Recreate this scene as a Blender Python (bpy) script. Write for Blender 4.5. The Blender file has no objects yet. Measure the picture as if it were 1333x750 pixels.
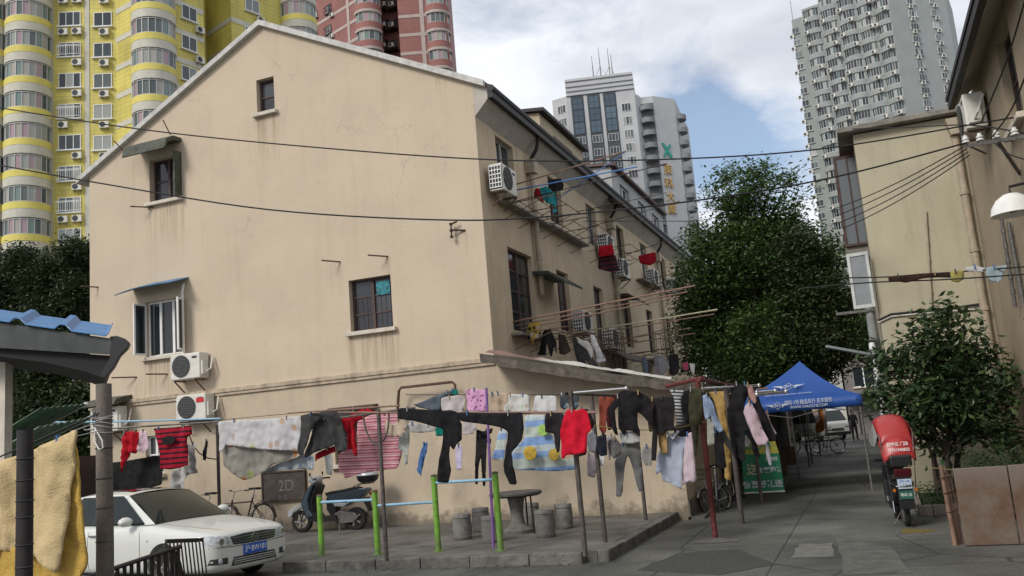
import bpy, bmesh, math, random
from mathutils import Vector, Matrix, noise, geometry
R=math.radians; V=Vector
random.seed(7)
SC=bpy.context.scene; COL=SC.collection
# ---------------- camera ----------------
FPX=1158.; CX,CY=666.5,375.; EYE=1.8
Yc=V((1128-CX,-(530-CY),-FPX)).normalized(); Zc=V((100-CX,6540+CY,-FPX)).normalized()
Zc=(Zc-Yc*Zc.dot(Yc)).normalized(); Xc=Yc.cross(Zc)
cd=bpy.data.cameras.new('camera'); cam=bpy.data.objects.new('camera',cd); COL.objects.link(cam); SC.camera=cam
cd.sensor_width=36; cd.lens=FPX/1333*36; cd.clip_start=.1; cd.clip_end=3000
cam.matrix_world=Matrix((Xc,Yc,Zc)).to_4x4()
cam.location=(0,0,EYE)
SC.render.resolution_x=1024; SC.render.resolution_y=576
# ---------------- world, sun, exposure ----------------
SUN_EL,SUN_AZ=R(38),R(205)     # azimuth measured clockwise from +Y: behind the camera, a little to the left
w=bpy.data.worlds.new('World'); SC.world=w; w.use_nodes=True
nt=w.node_tree; N=nt.nodes; L=nt.links; N.clear()
out=N.new('ShaderNodeOutputWorld'); bg=N.new('ShaderNodeBackground'); L.new(bg.outputs[0],out.inputs[0])
sky=N.new('ShaderNodeTexSky'); sky.sky_type='NISHITA'; sky.sun_disc=False; sky.sun_elevation=SUN_EL; sky.sun_rotation=SUN_AZ
sky.air_density=1.0; sky.dust_density=.7
tc=N.new('ShaderNodeTexCoord'); mp=N.new('ShaderNodeMapping'); L.new(tc.outputs['Generated'],mp.inputs[0])
mp.inputs['Scale'].default_value=(1,1,2.4); mp.inputs['Location'].default_value=(.35,.1,.0)
n1=N.new('ShaderNodeTexNoise'); n1.inputs['Scale'].default_value=2.6; n1.inputs['Detail'].default_value=9; n1.inputs['Roughness'].default_value=.55
n1.inputs['Distortion'].default_value=.25
L.new(mp.outputs[0],n1.inputs['Vector'])
cr=N.new('ShaderNodeValToRGB'); cr.color_ramp.elements[0].position=.30; cr.color_ramp.elements[1].position=.44; cr.color_ramp.elements[0].color=(.16,.16,.16,1)
L.new(n1.outputs['Fac'],cr.inputs[0])
# a clear patch low over the lane
sub=N.new('ShaderNodeVectorMath'); sub.operation='DISTANCE'; L.new(tc.outputs['Generated'],sub.inputs[0])
_d=(Xc*0+V((Xc.dot(V((930-CX,-(195-CY),-FPX))),Yc.dot(V((930-CX,-(195-CY),-FPX))),Zc.dot(V((930-CX,-(195-CY),-FPX)))))).normalized()
sub.inputs[1].default_value=_d
mr=N.new('ShaderNodeMapRange'); mr.inputs['From Min'].default_value=.02; mr.inputs['From Max'].default_value=.13; mr.inputs['To Min'].default_value=.17; mr.inputs['To Max'].default_value=0
L.new(sub.outputs['Value'],mr.inputs['Value'])
sb=N.new('ShaderNodeMath'); sb.operation='SUBTRACT'; L.new(n1.outputs['Fac'],sb.inputs[0]); L.new(mr.outputs[0],sb.inputs[1]); L.new(sb.outputs[0],cr.inputs[0])
n2=N.new('ShaderNodeTexNoise'); n2.inputs['Scale'].default_value=4.5; n2.inputs['Detail'].default_value=6; L.new(mp.outputs[0],n2.inputs['Vector'])
cr2=N.new('ShaderNodeValToRGB'); cr2.color_ramp.elements[0].position=.36; cr2.color_ramp.elements[0].color=(4.9,5.15,5.7,1)
cr2.color_ramp.elements[1].position=.66; cr2.color_ramp.elements[1].color=(7.6,7.8,8.2,1)
L.new(n2.outputs['Fac'],cr2.inputs[0])
mix=N.new('ShaderNodeMix'); mix.data_type='RGBA'; L.new(cr.outputs[0],mix.inputs['Factor'])
L.new(sky.outputs[0],mix.inputs['A']); L.new(cr2.outputs[0],mix.inputs['B'])
L.new(mix.outputs['Result'],bg.inputs[0]); bg.inputs['Strength'].default_value=.10
sd=bpy.data.lights.new('sun','SUN'); sd.energy=1.8; sd.angle=R(18); sd.color=(1,.95,.88)
so=bpy.data.objects.new('sun',sd); COL.objects.link(so)
_sd=V((math.sin(SUN_AZ)*math.cos(SUN_EL),math.cos(SUN_AZ)*math.cos(SUN_EL),math.sin(SUN_EL)))
so.rotation_euler=_sd.to_track_quat('Z','Y').to_euler(); so.location=(0,-10,30)
SC.view_settings.view_transform='Standard'; SC.view_settings.look='None'; SC.view_settings.gamma=1; SC.view_settings.exposure=.46
# ---------------- geometry helpers: points on real planes ----------------
def ray(u,v):
    c=V((u-CX,-(v-CY),-FPX)); return V((Xc.dot(c),Yc.dot(c),Zc.dot(c)))/FPX
O=V((0,0,EYE))
def oX(u,v,x): d=ray(u,v); return O+d*(x/d.x)
def oY(u,v,y): d=ray(u,v); return O+d*(y/d.y)
def oZ(u,v,z): d=ray(u,v); return O+d*((z-EYE)/d.z)
def oD(u,v,D): return O+ray(u,v)*D
def oL(u,v,a,b):   # vertical plane through ground points a,b
    d=ray(u,v); n=V((b[1]-a[1],-(b[0]-a[0]),0)); return O+d*((V((a[0],a[1],0))-V((0,0,0))).dot(n)/d.dot(n))
W={}
def tag(o,label=None,cat=None,group=None,kind=None):
    if label: o['label']=label
    if cat: o['category']=cat
    if group: o['group']=group
    if kind: o['kind']=kind
    return o
def thing(name,label,cat,loc=(0,0,0),group=None):
    o=bpy.data.objects.new(name,None); o.empty_display_size=.2; COL.objects.link(o); o.location=loc; W[o]=V(loc)
    return tag(o,label,cat,group)
class MB:
    def __init__(s): s.v=[];s.f=[];s.m=[];s.uv=[]
    def add(s,vs,fs,mi=0,uv=None):
        b=len(s.v); s.v+=[V(x) for x in vs]; s.f+=[[b+i for i in f] for f in fs]; s.m+=[mi]*len(fs)
        s.uv+=list(uv) if uv else [None]*len(vs); return s
    def box(s,x0,x1,y0,y1,z0,z1,mi=0):
        vs=[(x,y,z) for z in(z0,z1) for y in(y0,y1) for x in(x0,x1)]
        return s.add(vs,[(0,2,3,1),(4,5,7,6),(0,1,5,4),(2,6,7,3),(0,4,6,2),(1,3,7,5)],mi)
    def cbox(s,c,sz,rz=0,mi=0,M=None):
        M=M or Matrix.Rotation(rz,3,'Z'); c=V(c); h=V(sz)/2
        vs=[c+M@V((h.x*i,h.y*j,h.z*k)) for k in(-1,1) for j in(-1,1) for i in(-1,1)]
        return s.add(vs,[(0,2,3,1),(4,5,7,6),(0,1,5,4),(2,6,7,3),(0,4,6,2),(1,3,7,5)],mi)
    def bar(s,a,b,wd,ht,mi=0):
        a=V(a);b=V(b);d=(b-a);q=d.to_track_quat('X','Z').to_matrix()
        return s.cbox((a+b)/2,(d.length,wd,ht),0,mi,q)
    def tube(s,pts,r,n=8,mi=0,cap=True):
        pts=[V(p) for p in pts]; k=len(pts); rs=r if isinstance(r,(list,tuple)) else [r]*k
        vs=[];up=None
        for i,p in enumerate(pts):
            t=(pts[min(i+1,k-1)]-pts[max(i-1,0)]).normalized()
            if up is None: up=t.orthogonal().normalized()
            up=(up-t*up.dot(t)).normalized(); w_=t.cross(up)
            for j in range(n):
                a=2*math.pi*j/n; vs.append(p+(up*math.cos(a)+w_*math.sin(a))*rs[i])
        fs=[(i*n+j,i*n+(j+1)%n,(i+1)*n+(j+1)%n,(i+1)*n+j) for i in range(k-1) for j in range(n)]
        if cap: fs+= [tuple(range(n))[::-1],tuple((k-1)*n+j for j in range(n))]
        return s.add(vs,fs,mi)
    def lathe(s,prof,c=(0,0,0),n=20,mi=0,M=None,a0=0,a1=2*math.pi):
        c=V(c); vs=[]; full=abs(a1-a0-2*math.pi)<1e-4; m=n if full else n+1
        for r,z in prof:
            for j in range(m):
                a=a0+(a1-a0)*j/n; p=V((r*math.cos(a),r*math.sin(a),z)); vs.append(c+(M@p if M else p))
        fs=[(i*m+j,i*m+(j+1)%m,(i+1)*m+(j+1)%m,(i+1)*m+j) for i in range(len(prof)-1) for j in range(n)]
        return s.add(vs,fs,mi)
    def prism(s,poly,vec,mi=0):
        poly=[V(p) for p in poly]; n=len(poly); vec=V(vec)
        tr=geometry.tessellate_polygon([poly])
        fs=[tuple(t) for t in tr]+[tuple(n+i for i in t[::-1]) for t in tr]+[(i,(i+1)%n,n+(i+1)%n,n+i) for i in range(n)]
        return s.add(poly+[p+vec for p in poly],fs,mi)
    def build(s,name,mats,parent=None,smooth=False,bevel=0,local=False,solid=0,subd=0,label=None,cat=None,group=None,kind=None):
        if not isinstance(mats,(list,tuple)): mats=[mats]
        xs=[v.x for v in s.v];ys=[v.y for v in s.v];zs=[v.z for v in s.v]
        c=V(((min(xs)+max(xs))/2,(min(ys)+max(ys))/2,min(zs)))
        if local: c=V((0,0,0))
        me=bpy.data.meshes.new(name); me.from_pydata([v-c for v in s.v],[],s.f)
        for m in mats: me.materials.append(m)
        me.polygons.foreach_set('material_index',s.m)
        if smooth: me.polygons.foreach_set('use_smooth',[True]*len(s.f))
        if any(u is not None for u in s.uv):
            ul=me.uv_layers.new(name='UVMap')
            for lp in me.loops: ul.data[lp.index].uv=s.uv[lp.vertex_index] or (0,0)
        bm=bmesh.new(); bm.from_mesh(me); 
        bmesh.ops.recalc_face_normals(bm,faces=bm.faces); bm.to_mesh(me); bm.free()
        if smooth:
            try: me.set_sharp_from_angle(angle=R(40))
            except Exception: pass
        o=bpy.data.objects.new(name,me); COL.objects.link(o); W[o]=c
        if parent: o.parent=parent; o.location=c-W.get(parent,V((0,0,0)))
        else: o.location=c
        if solid: md=o.modifiers.new('thick','SOLIDIFY'); md.thickness=solid; md.offset=0
        if bevel: md=o.modifiers.new('bevel','BEVEL'); md.width=bevel; md.segments=2; md.limit_method='ANGLE'; md.angle_limit=R(35)
        if subd: md=o.modifiers.new('sub','SUBSURF'); md.levels=subd; md.render_levels=subd
        return tag(o,label,cat,group,kind)
def kids(o): return [c for c in bpy.data.objects if c.parent==o]
KIDS={}
def copy_tree(o,loc,rz=0,label=None,parent=None,scale=None):
    c=o.copy(); COL.objects.link(c)
    if parent: c.parent=parent
    else:
        c.location=loc; c.rotation_euler=(0,0,rz)
        if scale: c.scale=scale
    if label: c['label']=label
    if o not in KIDS: KIDS[o]=kids(o)
    for ch in KIDS[o]: copy_tree(ch,None,0,None,c)
    return c
def stamp(src,loc,rz=0,parent=None,label=None,scale=None):
    c=src.copy(); COL.objects.link(c); 
    if parent: c.parent=parent; c.location=V(loc)-W.get(parent,V((0,0,0)))
    else: c.location=loc
    W[c]=V(loc); c.rotation_euler=(0,0,rz)
    if scale: c.scale=scale
    if label: c['label']=label
    return c
# ---------------- materials ----------------
def newmat(name):
    m=bpy.data.materials.new(name); m.use_nodes=True; n=m.node_tree.nodes; return m,n,m.node_tree.links,n['Principled BSDF']
def mat(name,col,rough=.75,metal=0,spec=.4,nz=None,amt=.15,bump=0,bs=None,streak=0,dirt=None,rand=0,trans=0,coat=0,cracks=0,splash=0,blotch=0):
    m,n,l,b=newmat(name); b.inputs['Roughness'].default_value=rough; b.inputs['Metallic'].default_value=metal
    b.inputs['Specular IOR Level'].default_value=spec
    if coat: b.inputs['Coat Weight'].default_value=coat; b.inputs['Coat Roughness'].default_value=.06
    if len(col)==3: col=(*col,1)
    b.inputs['Base Color'].default_value=col
    src=None
    t=n.new('ShaderNodeTexCoord'); geo=n.new('ShaderNodeNewGeometry')
    if nz:
        x=n.new('ShaderNodeTexNoise'); x.inputs['Scale'].default_value=nz; x.inputs['Detail'].default_value=8; x.inputs['Roughness'].default_value=.65
        l.new(geo.outputs['Position'],x.inputs['Vector'])
        r=n.new('ShaderNodeValToRGB'); r.color_ramp.elements[0].position=.3; r.color_ramp.elements[1].position=.72
        r.color_ramp.elements[0].color=(*[c*(1-amt) for c in col[:3]],1); r.color_ramp.elements[1].color=(*[min(1,c*(1+amt)) for c in col[:3]],1)
        l.new(x.outputs['Fac'],r.inputs[0]); src=r.outputs[0]
    if streak or dirt:
        mp=n.new('ShaderNodeMapping'); mp.inputs['Scale'].default_value=(2.2,2.2,.14); l.new(geo.outputs['Position'],mp.inputs[0])
        x=n.new('ShaderNodeTexNoise'); x.inputs['Scale'].default_value=1.6; x.inputs['Detail'].default_value=7; x.inputs['Roughness'].default_value=.7; l.new(mp.outputs[0],x.inputs['Vector'])
        r=n.new('ShaderNodeMapRange'); r.inputs['From Min'].default_value=.52; r.inputs['From Max'].default_value=.8; r.inputs['To Max'].default_value=streak or .5
        l.new(x.outputs['Fac'],r.inputs['Value'])
        k=n.new('ShaderNodeMix'); k.data_type='RGBA'; l.new(r.outputs[0],k.inputs['Factor'])
        if src: l.new(src,k.inputs['A'])
        else: k.inputs['A'].default_value=col
        k.inputs['B'].default_value=(*(dirt or [c*.45 for c in col[:3]]),1); src=k.outputs['Result']
    def dark(fac,c2):
        nonlocal src
        k=n.new('ShaderNodeMix'); k.data_type='RGBA'; l.new(fac,k.inputs['Factor'])
        if src: l.new(src,k.inputs['A'])
        else: k.inputs['A'].default_value=col
        k.inputs['B'].default_value=(*c2,1); src=k.outputs['Result']
    def rng(sock,a,b2,lo,hi):
        r=n.new('ShaderNodeMapRange'); r.inputs['From Min'].default_value=a; r.inputs['From Max'].default_value=b2; r.inputs['To Min'].default_value=lo; r.inputs['To Max'].default_value=hi; l.new(sock,r.inputs['Value']); return r.outputs[0]
    def nse(sc,det=8,rg=.6,vec=None):
        x=n.new('ShaderNodeTexNoise'); x.inputs['Scale'].default_value=sc; x.inputs['Detail'].default_value=det; x.inputs['Roughness'].default_value=rg; l.new(vec or geo.outputs['Position'],x.inputs['Vector']); return x
    def mul(a,b2):
        q=n.new('ShaderNodeMath'); q.operation='MULTIPLY'; l.new(a,q.inputs[0]); l.new(b2,q.inputs[1]); return q.outputs[0]
    if cracks:
        wv=n.new('ShaderNodeVectorMath'); wv.operation='MULTIPLY_ADD'; wv.inputs[1].default_value=(.7,.7,.7); l.new(nse(1.6,8,.7).outputs['Color'],wv.inputs[0]); l.new(geo.outputs['Position'],wv.inputs[2])
        vo=n.new('ShaderNodeTexVoronoi'); vo.feature='DISTANCE_TO_EDGE'; vo.inputs['Scale'].default_value=.55; l.new(wv.outputs[0],vo.inputs['Vector'])
        dark(mul(rng(vo.outputs['Distance'],.0,.006,cracks,0),rng(nse(.8).outputs['Fac'],.5,.6,0,1)),[c*.45 for c in col[:3]])
        dark(rng(nse(.5,3,.5).outputs['Fac'],.60,.615,0,.22*cracks),[min(1,c*1.18) for c in col[:3]])
    if blotch:
        dark(rng(nse(.9,10,.7).outputs['Fac'],.55,.66,0,blotch),[c*.4 for c in col[:3]]); dark(rng(nse(7,4,.6).outputs['Fac'],.66,.70,0,blotch),[c*.35 for c in col[:3]])
    if splash:
        sp_=n.new('ShaderNodeSeparateXYZ'); l.new(geo.outputs['Position'],sp_.inputs[0])
        sm=n.new('ShaderNodeMath'); sm.operation='MULTIPLY_ADD'; sm.inputs[1].default_value=1.6; l.new(nse(2.2,9,.7).outputs['Fac'],sm.inputs[0]); zz=n.new('ShaderNodeMath'); zz.operation='MULTIPLY'; zz.inputs[1].default_value=-1.0; l.new(sp_.outputs[2],zz.inputs[0]); l.new(zz.outputs[0],sm.inputs[2])
        dark(rng(sm.outputs[0],.35,.62,0,.75*splash),(.12,.105,.08))
    if rand:
        oi=n.new('ShaderNodeObjectInfo'); mr_=n.new('ShaderNodeMapRange'); mr_.inputs['To Min'].default_value=1-rand; mr_.inputs['To Max'].default_value=1+rand
        l.new(oi.outputs['Random'],mr_.inputs['Value']); k=n.new('ShaderNodeVectorMath'); k.operation='SCALE'
        if src: l.new(src,k.inputs[0])
        else: k.inputs[0].default_value=col[:3]
        l.new(mr_.outputs[0],k.inputs['Scale']); src=k.outputs[0]
    if src: l.new(src,b.inputs['Base Color'])
    if bump:
        x=n.new('ShaderNodeTexNoise'); x.inputs['Scale'].default_value=bs or 40; x.inputs['Detail'].default_value=6; l.new(geo.outputs['Position'],x.inputs['Vector'])
        bp=n.new('ShaderNodeBump'); bp.inputs['Strength'].default_value=bump; bp.inputs['Distance'].default_value=.02; l.new(x.outputs['Fac'],bp.inputs['Height']); l.new(bp.outputs[0],b.inputs['Normal'])
    return m
def glassmat(name,c1,c2,rough=.08):
    # opaque-looking daylight window glass with what hangs behind it varying pane by pane
    m,n,l,b=newmat(name); oi=n.new('ShaderNodeObjectInfo'); g=n.new('ShaderNodeNewGeometry')
    a=n.new('ShaderNodeMath'); a.operation='ADD'; l.new(oi.outputs['Random'],a.inputs[0]); l.new(g.outputs['Random Per Island'],a.inputs[1])
    f=n.new('ShaderNodeMath'); f.operation='FRACT'; l.new(a.outputs[0],f.inputs[0])
    r=n.new('ShaderNodeValToRGB'); r.color_ramp.interpolation='CONSTANT'
    cols=c1 if isinstance(c1,list) else [c1,c2]
    r.color_ramp.elements[0].color=(*cols[0],1); r.color_ramp.elements[1].position=1/len(cols); r.color_ramp.elements[1].color=(*cols[1],1)
    for i in range(2,len(cols)): e=r.color_ramp.elements.new(i/len(cols)); e.color=(*cols[i],1)
    l.new(f.outputs[0],r.inputs[0]); l.new(r.outputs[0],b.inputs['Base Color'])
    b.inputs['Roughness'].default_value=rough; b.inputs['Specular IOR Level'].default_value=.6
    return m
def nodes_uv(n,l,sx=1,sy=1,rot=0):
    t=n.new('ShaderNodeTexCoord'); mp=n.new('ShaderNodeMapping'); mp.inputs['Scale'].default_value=(sx,sy,1); mp.inputs['Rotation'].default_value=(0,0,rot)
    l.new(t.outputs['UV'],mp.inputs[0]); s=n.new('ShaderNodeSeparateXYZ'); l.new(mp.outputs[0],s.inputs[0]); return mp,s
def stripes(name,cols,period,axis='Y',rot=0,rough=.9):
    m,n,l,b=newmat(name); mp,s=nodes_uv(n,l,1/period,1/period,rot)
    f=n.new('ShaderNodeMath'); f.operation='FRACT'; l.new(s.outputs[axis],f.inputs[0])
    r=n.new('ShaderNodeValToRGB'); r.color_ramp.interpolation='CONSTANT'; els=r.color_ramp.elements
    for i,(p,c) in enumerate(cols):
        if i<2: els[i].position=p; els[i].color=(*c,1)
        else: e=els.new(p); e.color=(*c,1)
    l.new(f.outputs[0],r.inputs[0]); l.new(r.outputs[0],b.inputs['Base Color']); b.inputs['Roughness'].default_value=rough; b.inputs['Specular IOR Level'].default_value=.15
    return m
def spots(name,base,cols,scale,thr=.25,base2=None,rough=.9):
    m,n,l,b=newmat(name); mp,s=nodes_uv(n,l,1,1)
    v=n.new('ShaderNodeTexVoronoi'); v.inputs['Scale'].default_value=scale; l.new(mp.outputs[0],v.inputs['Vector'])
    r=n.new('ShaderNodeMapRange'); r.inputs['From Min'].default_value=thr; r.inputs['From Max'].default_value=thr*.7; l.new(v.outputs['Distance'],r.inputs['Value'])
    cr_=n.new('ShaderNodeValToRGB'); cr_.color_ramp.interpolation='CONSTANT'; sx=n.new('ShaderNodeSeparateColor'); l.new(v.outputs['Color'],sx.inputs[0])
    for i,c in enumerate(cols):
        if i<2: cr_.color_ramp.elements[i].position=i/len(cols); cr_.color_ramp.elements[i].color=(*c,1)
        else: e=cr_.color_ramp.elements.new(i/len(cols)); e.color=(*c,1)
    if len(cols)==1: cr_.color_ramp.elements[1].color=(*cols[0],1)
    l.new(sx.outputs[0],cr_.inputs[0])
    k=n.new('ShaderNodeMix'); k.data_type='RGBA'; l.new(r.outputs[0],k.inputs['Factor']); k.inputs['A'].default_value=(*base,1)
    if base2:
        x=n.new('ShaderNodeTexChecker'); x.inputs['Scale'].default_value=38; x.inputs['Color1'].default_value=(*base,1); x.inputs['Color2'].default_value=(*base2,1); l.new(mp.outputs[0],x.inputs['Vector']); l.new(x.outputs[0],k.inputs['A'])
    l.new(cr_.outputs[0],k.inputs['B']); l.new(k.outputs['Result'],b.inputs['Base Color']); b.inputs['Roughness'].default_value=rough; b.inputs['Specular IOR Level'].default_value=.15
    return m
def cl(name,col,amt=.2): return mat(name,col,rough=.95,spec=.1,nz=9,amt=amt,bump=.25,bs=90)
def text(name,s,size,loc,M,m,parent,ext=.004,align='CENTER',bold=0,sx=1):
    cu=bpy.data.curves.new(name,'FONT'); cu.body=s; cu.size=size; cu.extrude=ext; cu.align_x=align; cu.align_y='CENTER'; cu.offset=bold
    to=bpy.data.objects.new(name,cu); COL.objects.link(to); bpy.context.view_layer.update()
    dg=bpy.context.evaluated_depsgraph_get(); me=bpy.data.meshes.new_from_object(to.evaluated_get(dg)); bpy.data.objects.remove(to)
    MM=(M.to_4x4() if len(M)==3 else M); loc=V(loc)
    pl=W.get(parent,V((0,0,0))) if parent else V((0,0,0))
    S=Matrix.Diagonal((sx,1,1,1)); me.transform(MM@S); me.materials.clear(); me.materials.append(m)
    o=bpy.data.objects.new(name,me); COL.objects.link(o); o.location=loc-pl; o.parent=parent; W[o]=loc
    return o
FACE=Matrix(((1,0,0),(0,0,-1),(0,1,0)))   # text upright facing -Y
# shared materials
M_={}
def setm(**k): M_.update(k)
setm(
 stucco=mat('beige_stucco',(.525,.435,.33),nz=.9,amt=.055,bump=.3,bs=25,streak=.42,dirt=(.38,.31,.22),cracks=.5,spec=.15,rough=.9),
 stucco_side=mat('beige_stucco_weathered',(.53,.435,.31),nz=1.6,amt=.12,bump=.3,bs=25,streak=.5,dirt=(.22,.18,.13),cracks=.4,spec=.15,rough=.9),
 stucco_low=mat('beige_stucco_lower',(.48,.40,.30),nz=1.3,amt=.12,bump=.3,bs=22,streak=.35,dirt=(.27,.22,.16),cracks=.6,splash=1,spec=.15,rough=.9),
 tan=mat('pale_yellow_stucco',(.43,.39,.285),nz=1.0,amt=.08,bump=.25,bs=25,streak=.5,dirt=(.24,.21,.14),cracks=.5,spec=.15,rough=.9),
 tan2=mat('brown_beige_stucco',(.34,.28,.2),nz=1.2,amt=.12,bump=.25,bs=25,streak=.5,dirt=(.16,.14,.1),spec=.15,rough=.9),
 trim=mat('pale_trim_paint',(.55,.5,.42),nz=4,amt=.2,bump=.2,streak=.4),
 soffit=mat('grey_soffit_paint',(.42,.38,.33),nz=2,amt=.2,streak=.3),
 dark=mat('black_weathered_metal',(.02,.018,.018),nz=8,amt=.4,rough=.6),
 darkwood=mat('dark_brown_wood',(.055,.035,.03),nz=12,amt=.4,rough=.7),
 tile=mat('grey_roof_tile',(.11,.075,.065),nz=6,amt=.4,bump=.5,bs=12),
 concrete=mat('stained_concrete',(.20,.18,.155),nz=3,amt=.45,bump=.5,bs=18,streak=.5),
 paving=mat('worn_pavement',(.12,.113,.10),nz=1.2,amt=.55,bump=.5,bs=24,streak=0,cracks=.8,blotch=.6),
 white=mat('white_paint',(.72,.72,.70),nz=5,amt=.1,rough=.5),
 whitep=mat('old_white_plastic',(.62,.60,.54),nz=6,amt=.12,rough=.5),
 grille=mat('dark_grille',(.035,.04,.045),rough=.6),
 steel=mat('grey_galvanised_steel',(.16,.15,.14),rough=.5,metal=.5,nz=15,amt=.4),
 chrome=mat('bright_stainless_steel',(.75,.74,.72),rough=.22,metal=1),
 rust=mat('rusty_iron',(.10,.06,.045),nz=20,amt=.5,rough=.85),
 redpaint=mat('dull_red_paint',(.115,.025,.022),nz=14,amt=.5,rough=.7,bump=.3,bs=60),
 green=mat('lime_green_paint',(.15,.33,.04),nz=14,amt=.3,rough=.5,streak=.75,dirt=(.09,.09,.05),bump=.3,bs=60,splash=.6),
 paleblue=mat('pale_blue_paint',(.24,.42,.55),nz=9,amt=.2,rough=.5),
 bamboo=mat('weathered_bamboo',(.20,.12,.085),nz=7,amt=.4,rough=.7),
 palebamboo=mat('pale_bamboo',(.38,.33,.22),nz=7,amt=.3,rough=.6),
 wood=mat('weathered_grey_wood',(.135,.115,.10),nz=6,amt=.3,rough=.85,streak=.6,dirt=(.05,.045,.04),bump=.4,bs=30),
 blackp=mat('black_plastic',(.015,.015,.017),rough=.4,nz=10,amt=.2),
 rubber=mat('tyre_rubber',(.018,.018,.018),rough=.85),
 glass=glassmat('dim_window_glass',[(.02,.024,.028),(.03,.035,.04),(.05,.055,.06),(.025,.025,.03)],None),
 moss=mat('mossy_concrete',(.065,.07,.052),nz=6,amt=.6,bump=.5,bs=20,streak=.4,dirt=(.03,.035,.025)),
 pipe=mat('cream_pipe',(.36,.30,.22),nz=5,amt=.25,rough=.6,streak=.4),
 wire=mat('black_cable',(.012,.012,.013),rough=.6),
)
# ================= generic wall / window helpers =================
ZU=V((0,0,1))
def obox(mb,o,U,Nn,u,n,z,mi=0):
    o=V(o);U=V(U);Nn=V(Nn)
    vs=[o+U*a+Nn*b_+ZU*c for c in z for b_ in n for a in u]
    mb.add(vs,[(0,2,3,1),(4,5,7,6),(0,1,5,4),(2,6,7,3),(0,4,6,2),(1,3,7,5)],mi)
def wallface(mb,o,U,Nn,outline,holes,depth=.22,mi=0,thick=.3):
    o=V(o);U=V(U);Nn=V(Nn); P=lambda a,z,n=0: o+U*a+ZU*z+Nn*n
    loops=[[V((a,z,0)) for a,z in outline]]+[[V((a0,z0,0)),V((a0,z1,0)),V((a1,z1,0)),V((a1,z0,0))] for a0,a1,z0,z1 in holes]
    tr=geometry.tessellate_polygon(loops); flat=[p for lp in loops for p in lp]
    mb.add([P(p.x,p.y) for p in flat],[tuple(t) for t in tr],mi)
    for a0,a1,z0,z1 in holes:
        q=[(a0,z0),(a0,z1),(a1,z1),(a1,z0)]
        for i in range(4):
            a,b=q[i],q[(i+1)%4]; mb.add([P(*a),P(*b),P(*b,-depth),P(*a,-depth)],[(0,1,2,3)],mi)
def window(par,o,U,Nn,a0,a1,z0,z1,fm,cols=2,rows=3,depth=.14,fw=.05,bars=False,sill=True,glass=None,label=None,silm=None):
    f=MB(); g=MB()
    n0,n1=-depth-.05,-depth
    obox(f,o,U,Nn,(a0,a0+fw),(n0,n1),(z0,z1));obox(f,o,U,Nn,(a1-fw,a1),(n0,n1),(z0,z1))
    obox(f,o,U,Nn,(a0+fw,a1-fw),(n0,n1),(z0,z0+fw));obox(f,o,U,Nn,(a0+fw,a1-fw),(n0,n1),(z1-fw,z1))
    for i in range(1,cols):
        c=a0+(a1-a0)*i/cols; obox(f,o,U,Nn,(c-fw*.7,c+fw*.7),(n0+.005,n1+.012),(z0+fw,z1-fw))
    for j in range(1,rows):
        c=z0+(z1-z0)*j/rows; obox(f,o,U,Nn,(a0+fw,a1-fw),(n0+.01,n1-.006),(c-.017,c+.017))
    if bars:
        k=int((a1-a0)/.11)
        for i in range(1,k):
            c=a0+(a1-a0)*i/k; obox(f,o,U,Nn,(c-.006,c+.006),(n1-.03,n1-.018),(z0+fw,z0+(z1-z0)*.66))
    fo=f.build('window',fm,par,label=label)
    for i in range(cols):
        for j in range(rows):
            b0=a0+(a1-a0)*i/cols; b1=a0+(a1-a0)*(i+1)/cols; c0=z0+(z1-z0)*j/rows;c1=z0+(z1-z0)*(j+1)/rows
            obox(g,o,U,Nn,(b0,b1),(n0+.015,n0+.022),(c0,c1))
    g.build('pane',glass or M_['glass'],fo)
    if sill:
        s=MB(); obox(s,o,U,Nn,(a0-.09,a1+.09),(-depth+.02,.11),(z0-.09,z0-.002)); s.build('sill',silm or M_['trim'],fo,bevel=.01)
    return fo
# ================= ground =================
gm,n,l,b=newmat('lane_concrete'); geo=n.new('ShaderNodeNewGeometry')
x=n.new('ShaderNodeTexNoise'); x.inputs['Scale'].default_value=.45; x.inputs['Detail'].default_value=10; x.inputs['Roughness'].default_value=.6; l.new(geo.outputs['Position'],x.inputs['Vector'])
r=n.new('ShaderNodeValToRGB'); r.color_ramp.elements[0].position=.32; r.color_ramp.elements[0].color=(.04,.043,.038,1); r.color_ramp.elements[1].position=.68; r.color_ramp.elements[1].color=(.165,.165,.145,1)
l.new(x.outputs['Fac'],r.inputs[0])
x2=n.new('ShaderNodeTexNoise'); x2.inputs['Scale'].default_value=26; x2.inputs['Detail'].default_value=6; l.new(geo.outputs['Position'],x2.inputs['Vector'])
k=n.new('ShaderNodeMix'); k.data_type='RGBA'; k.blend_type='MULTIPLY'; k.inputs['Factor'].default_value=.7; l.new(r.outputs[0],k.inputs['A'])
r2=n.new('ShaderNodeValToRGB'); r2.color_ramp.elements[0].position=.3; r2.color_ramp.elements[0].color=(.6,.6,.6,1); r2.color_ramp.elements[1].position=.7; r2.color_ramp.elements[1].color=(1.3,1.3,1.3,1)
l.new(x2.outputs['Fac'],r2.inputs[0]); l.new(r2.outputs[0],k.inputs['B'])
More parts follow.
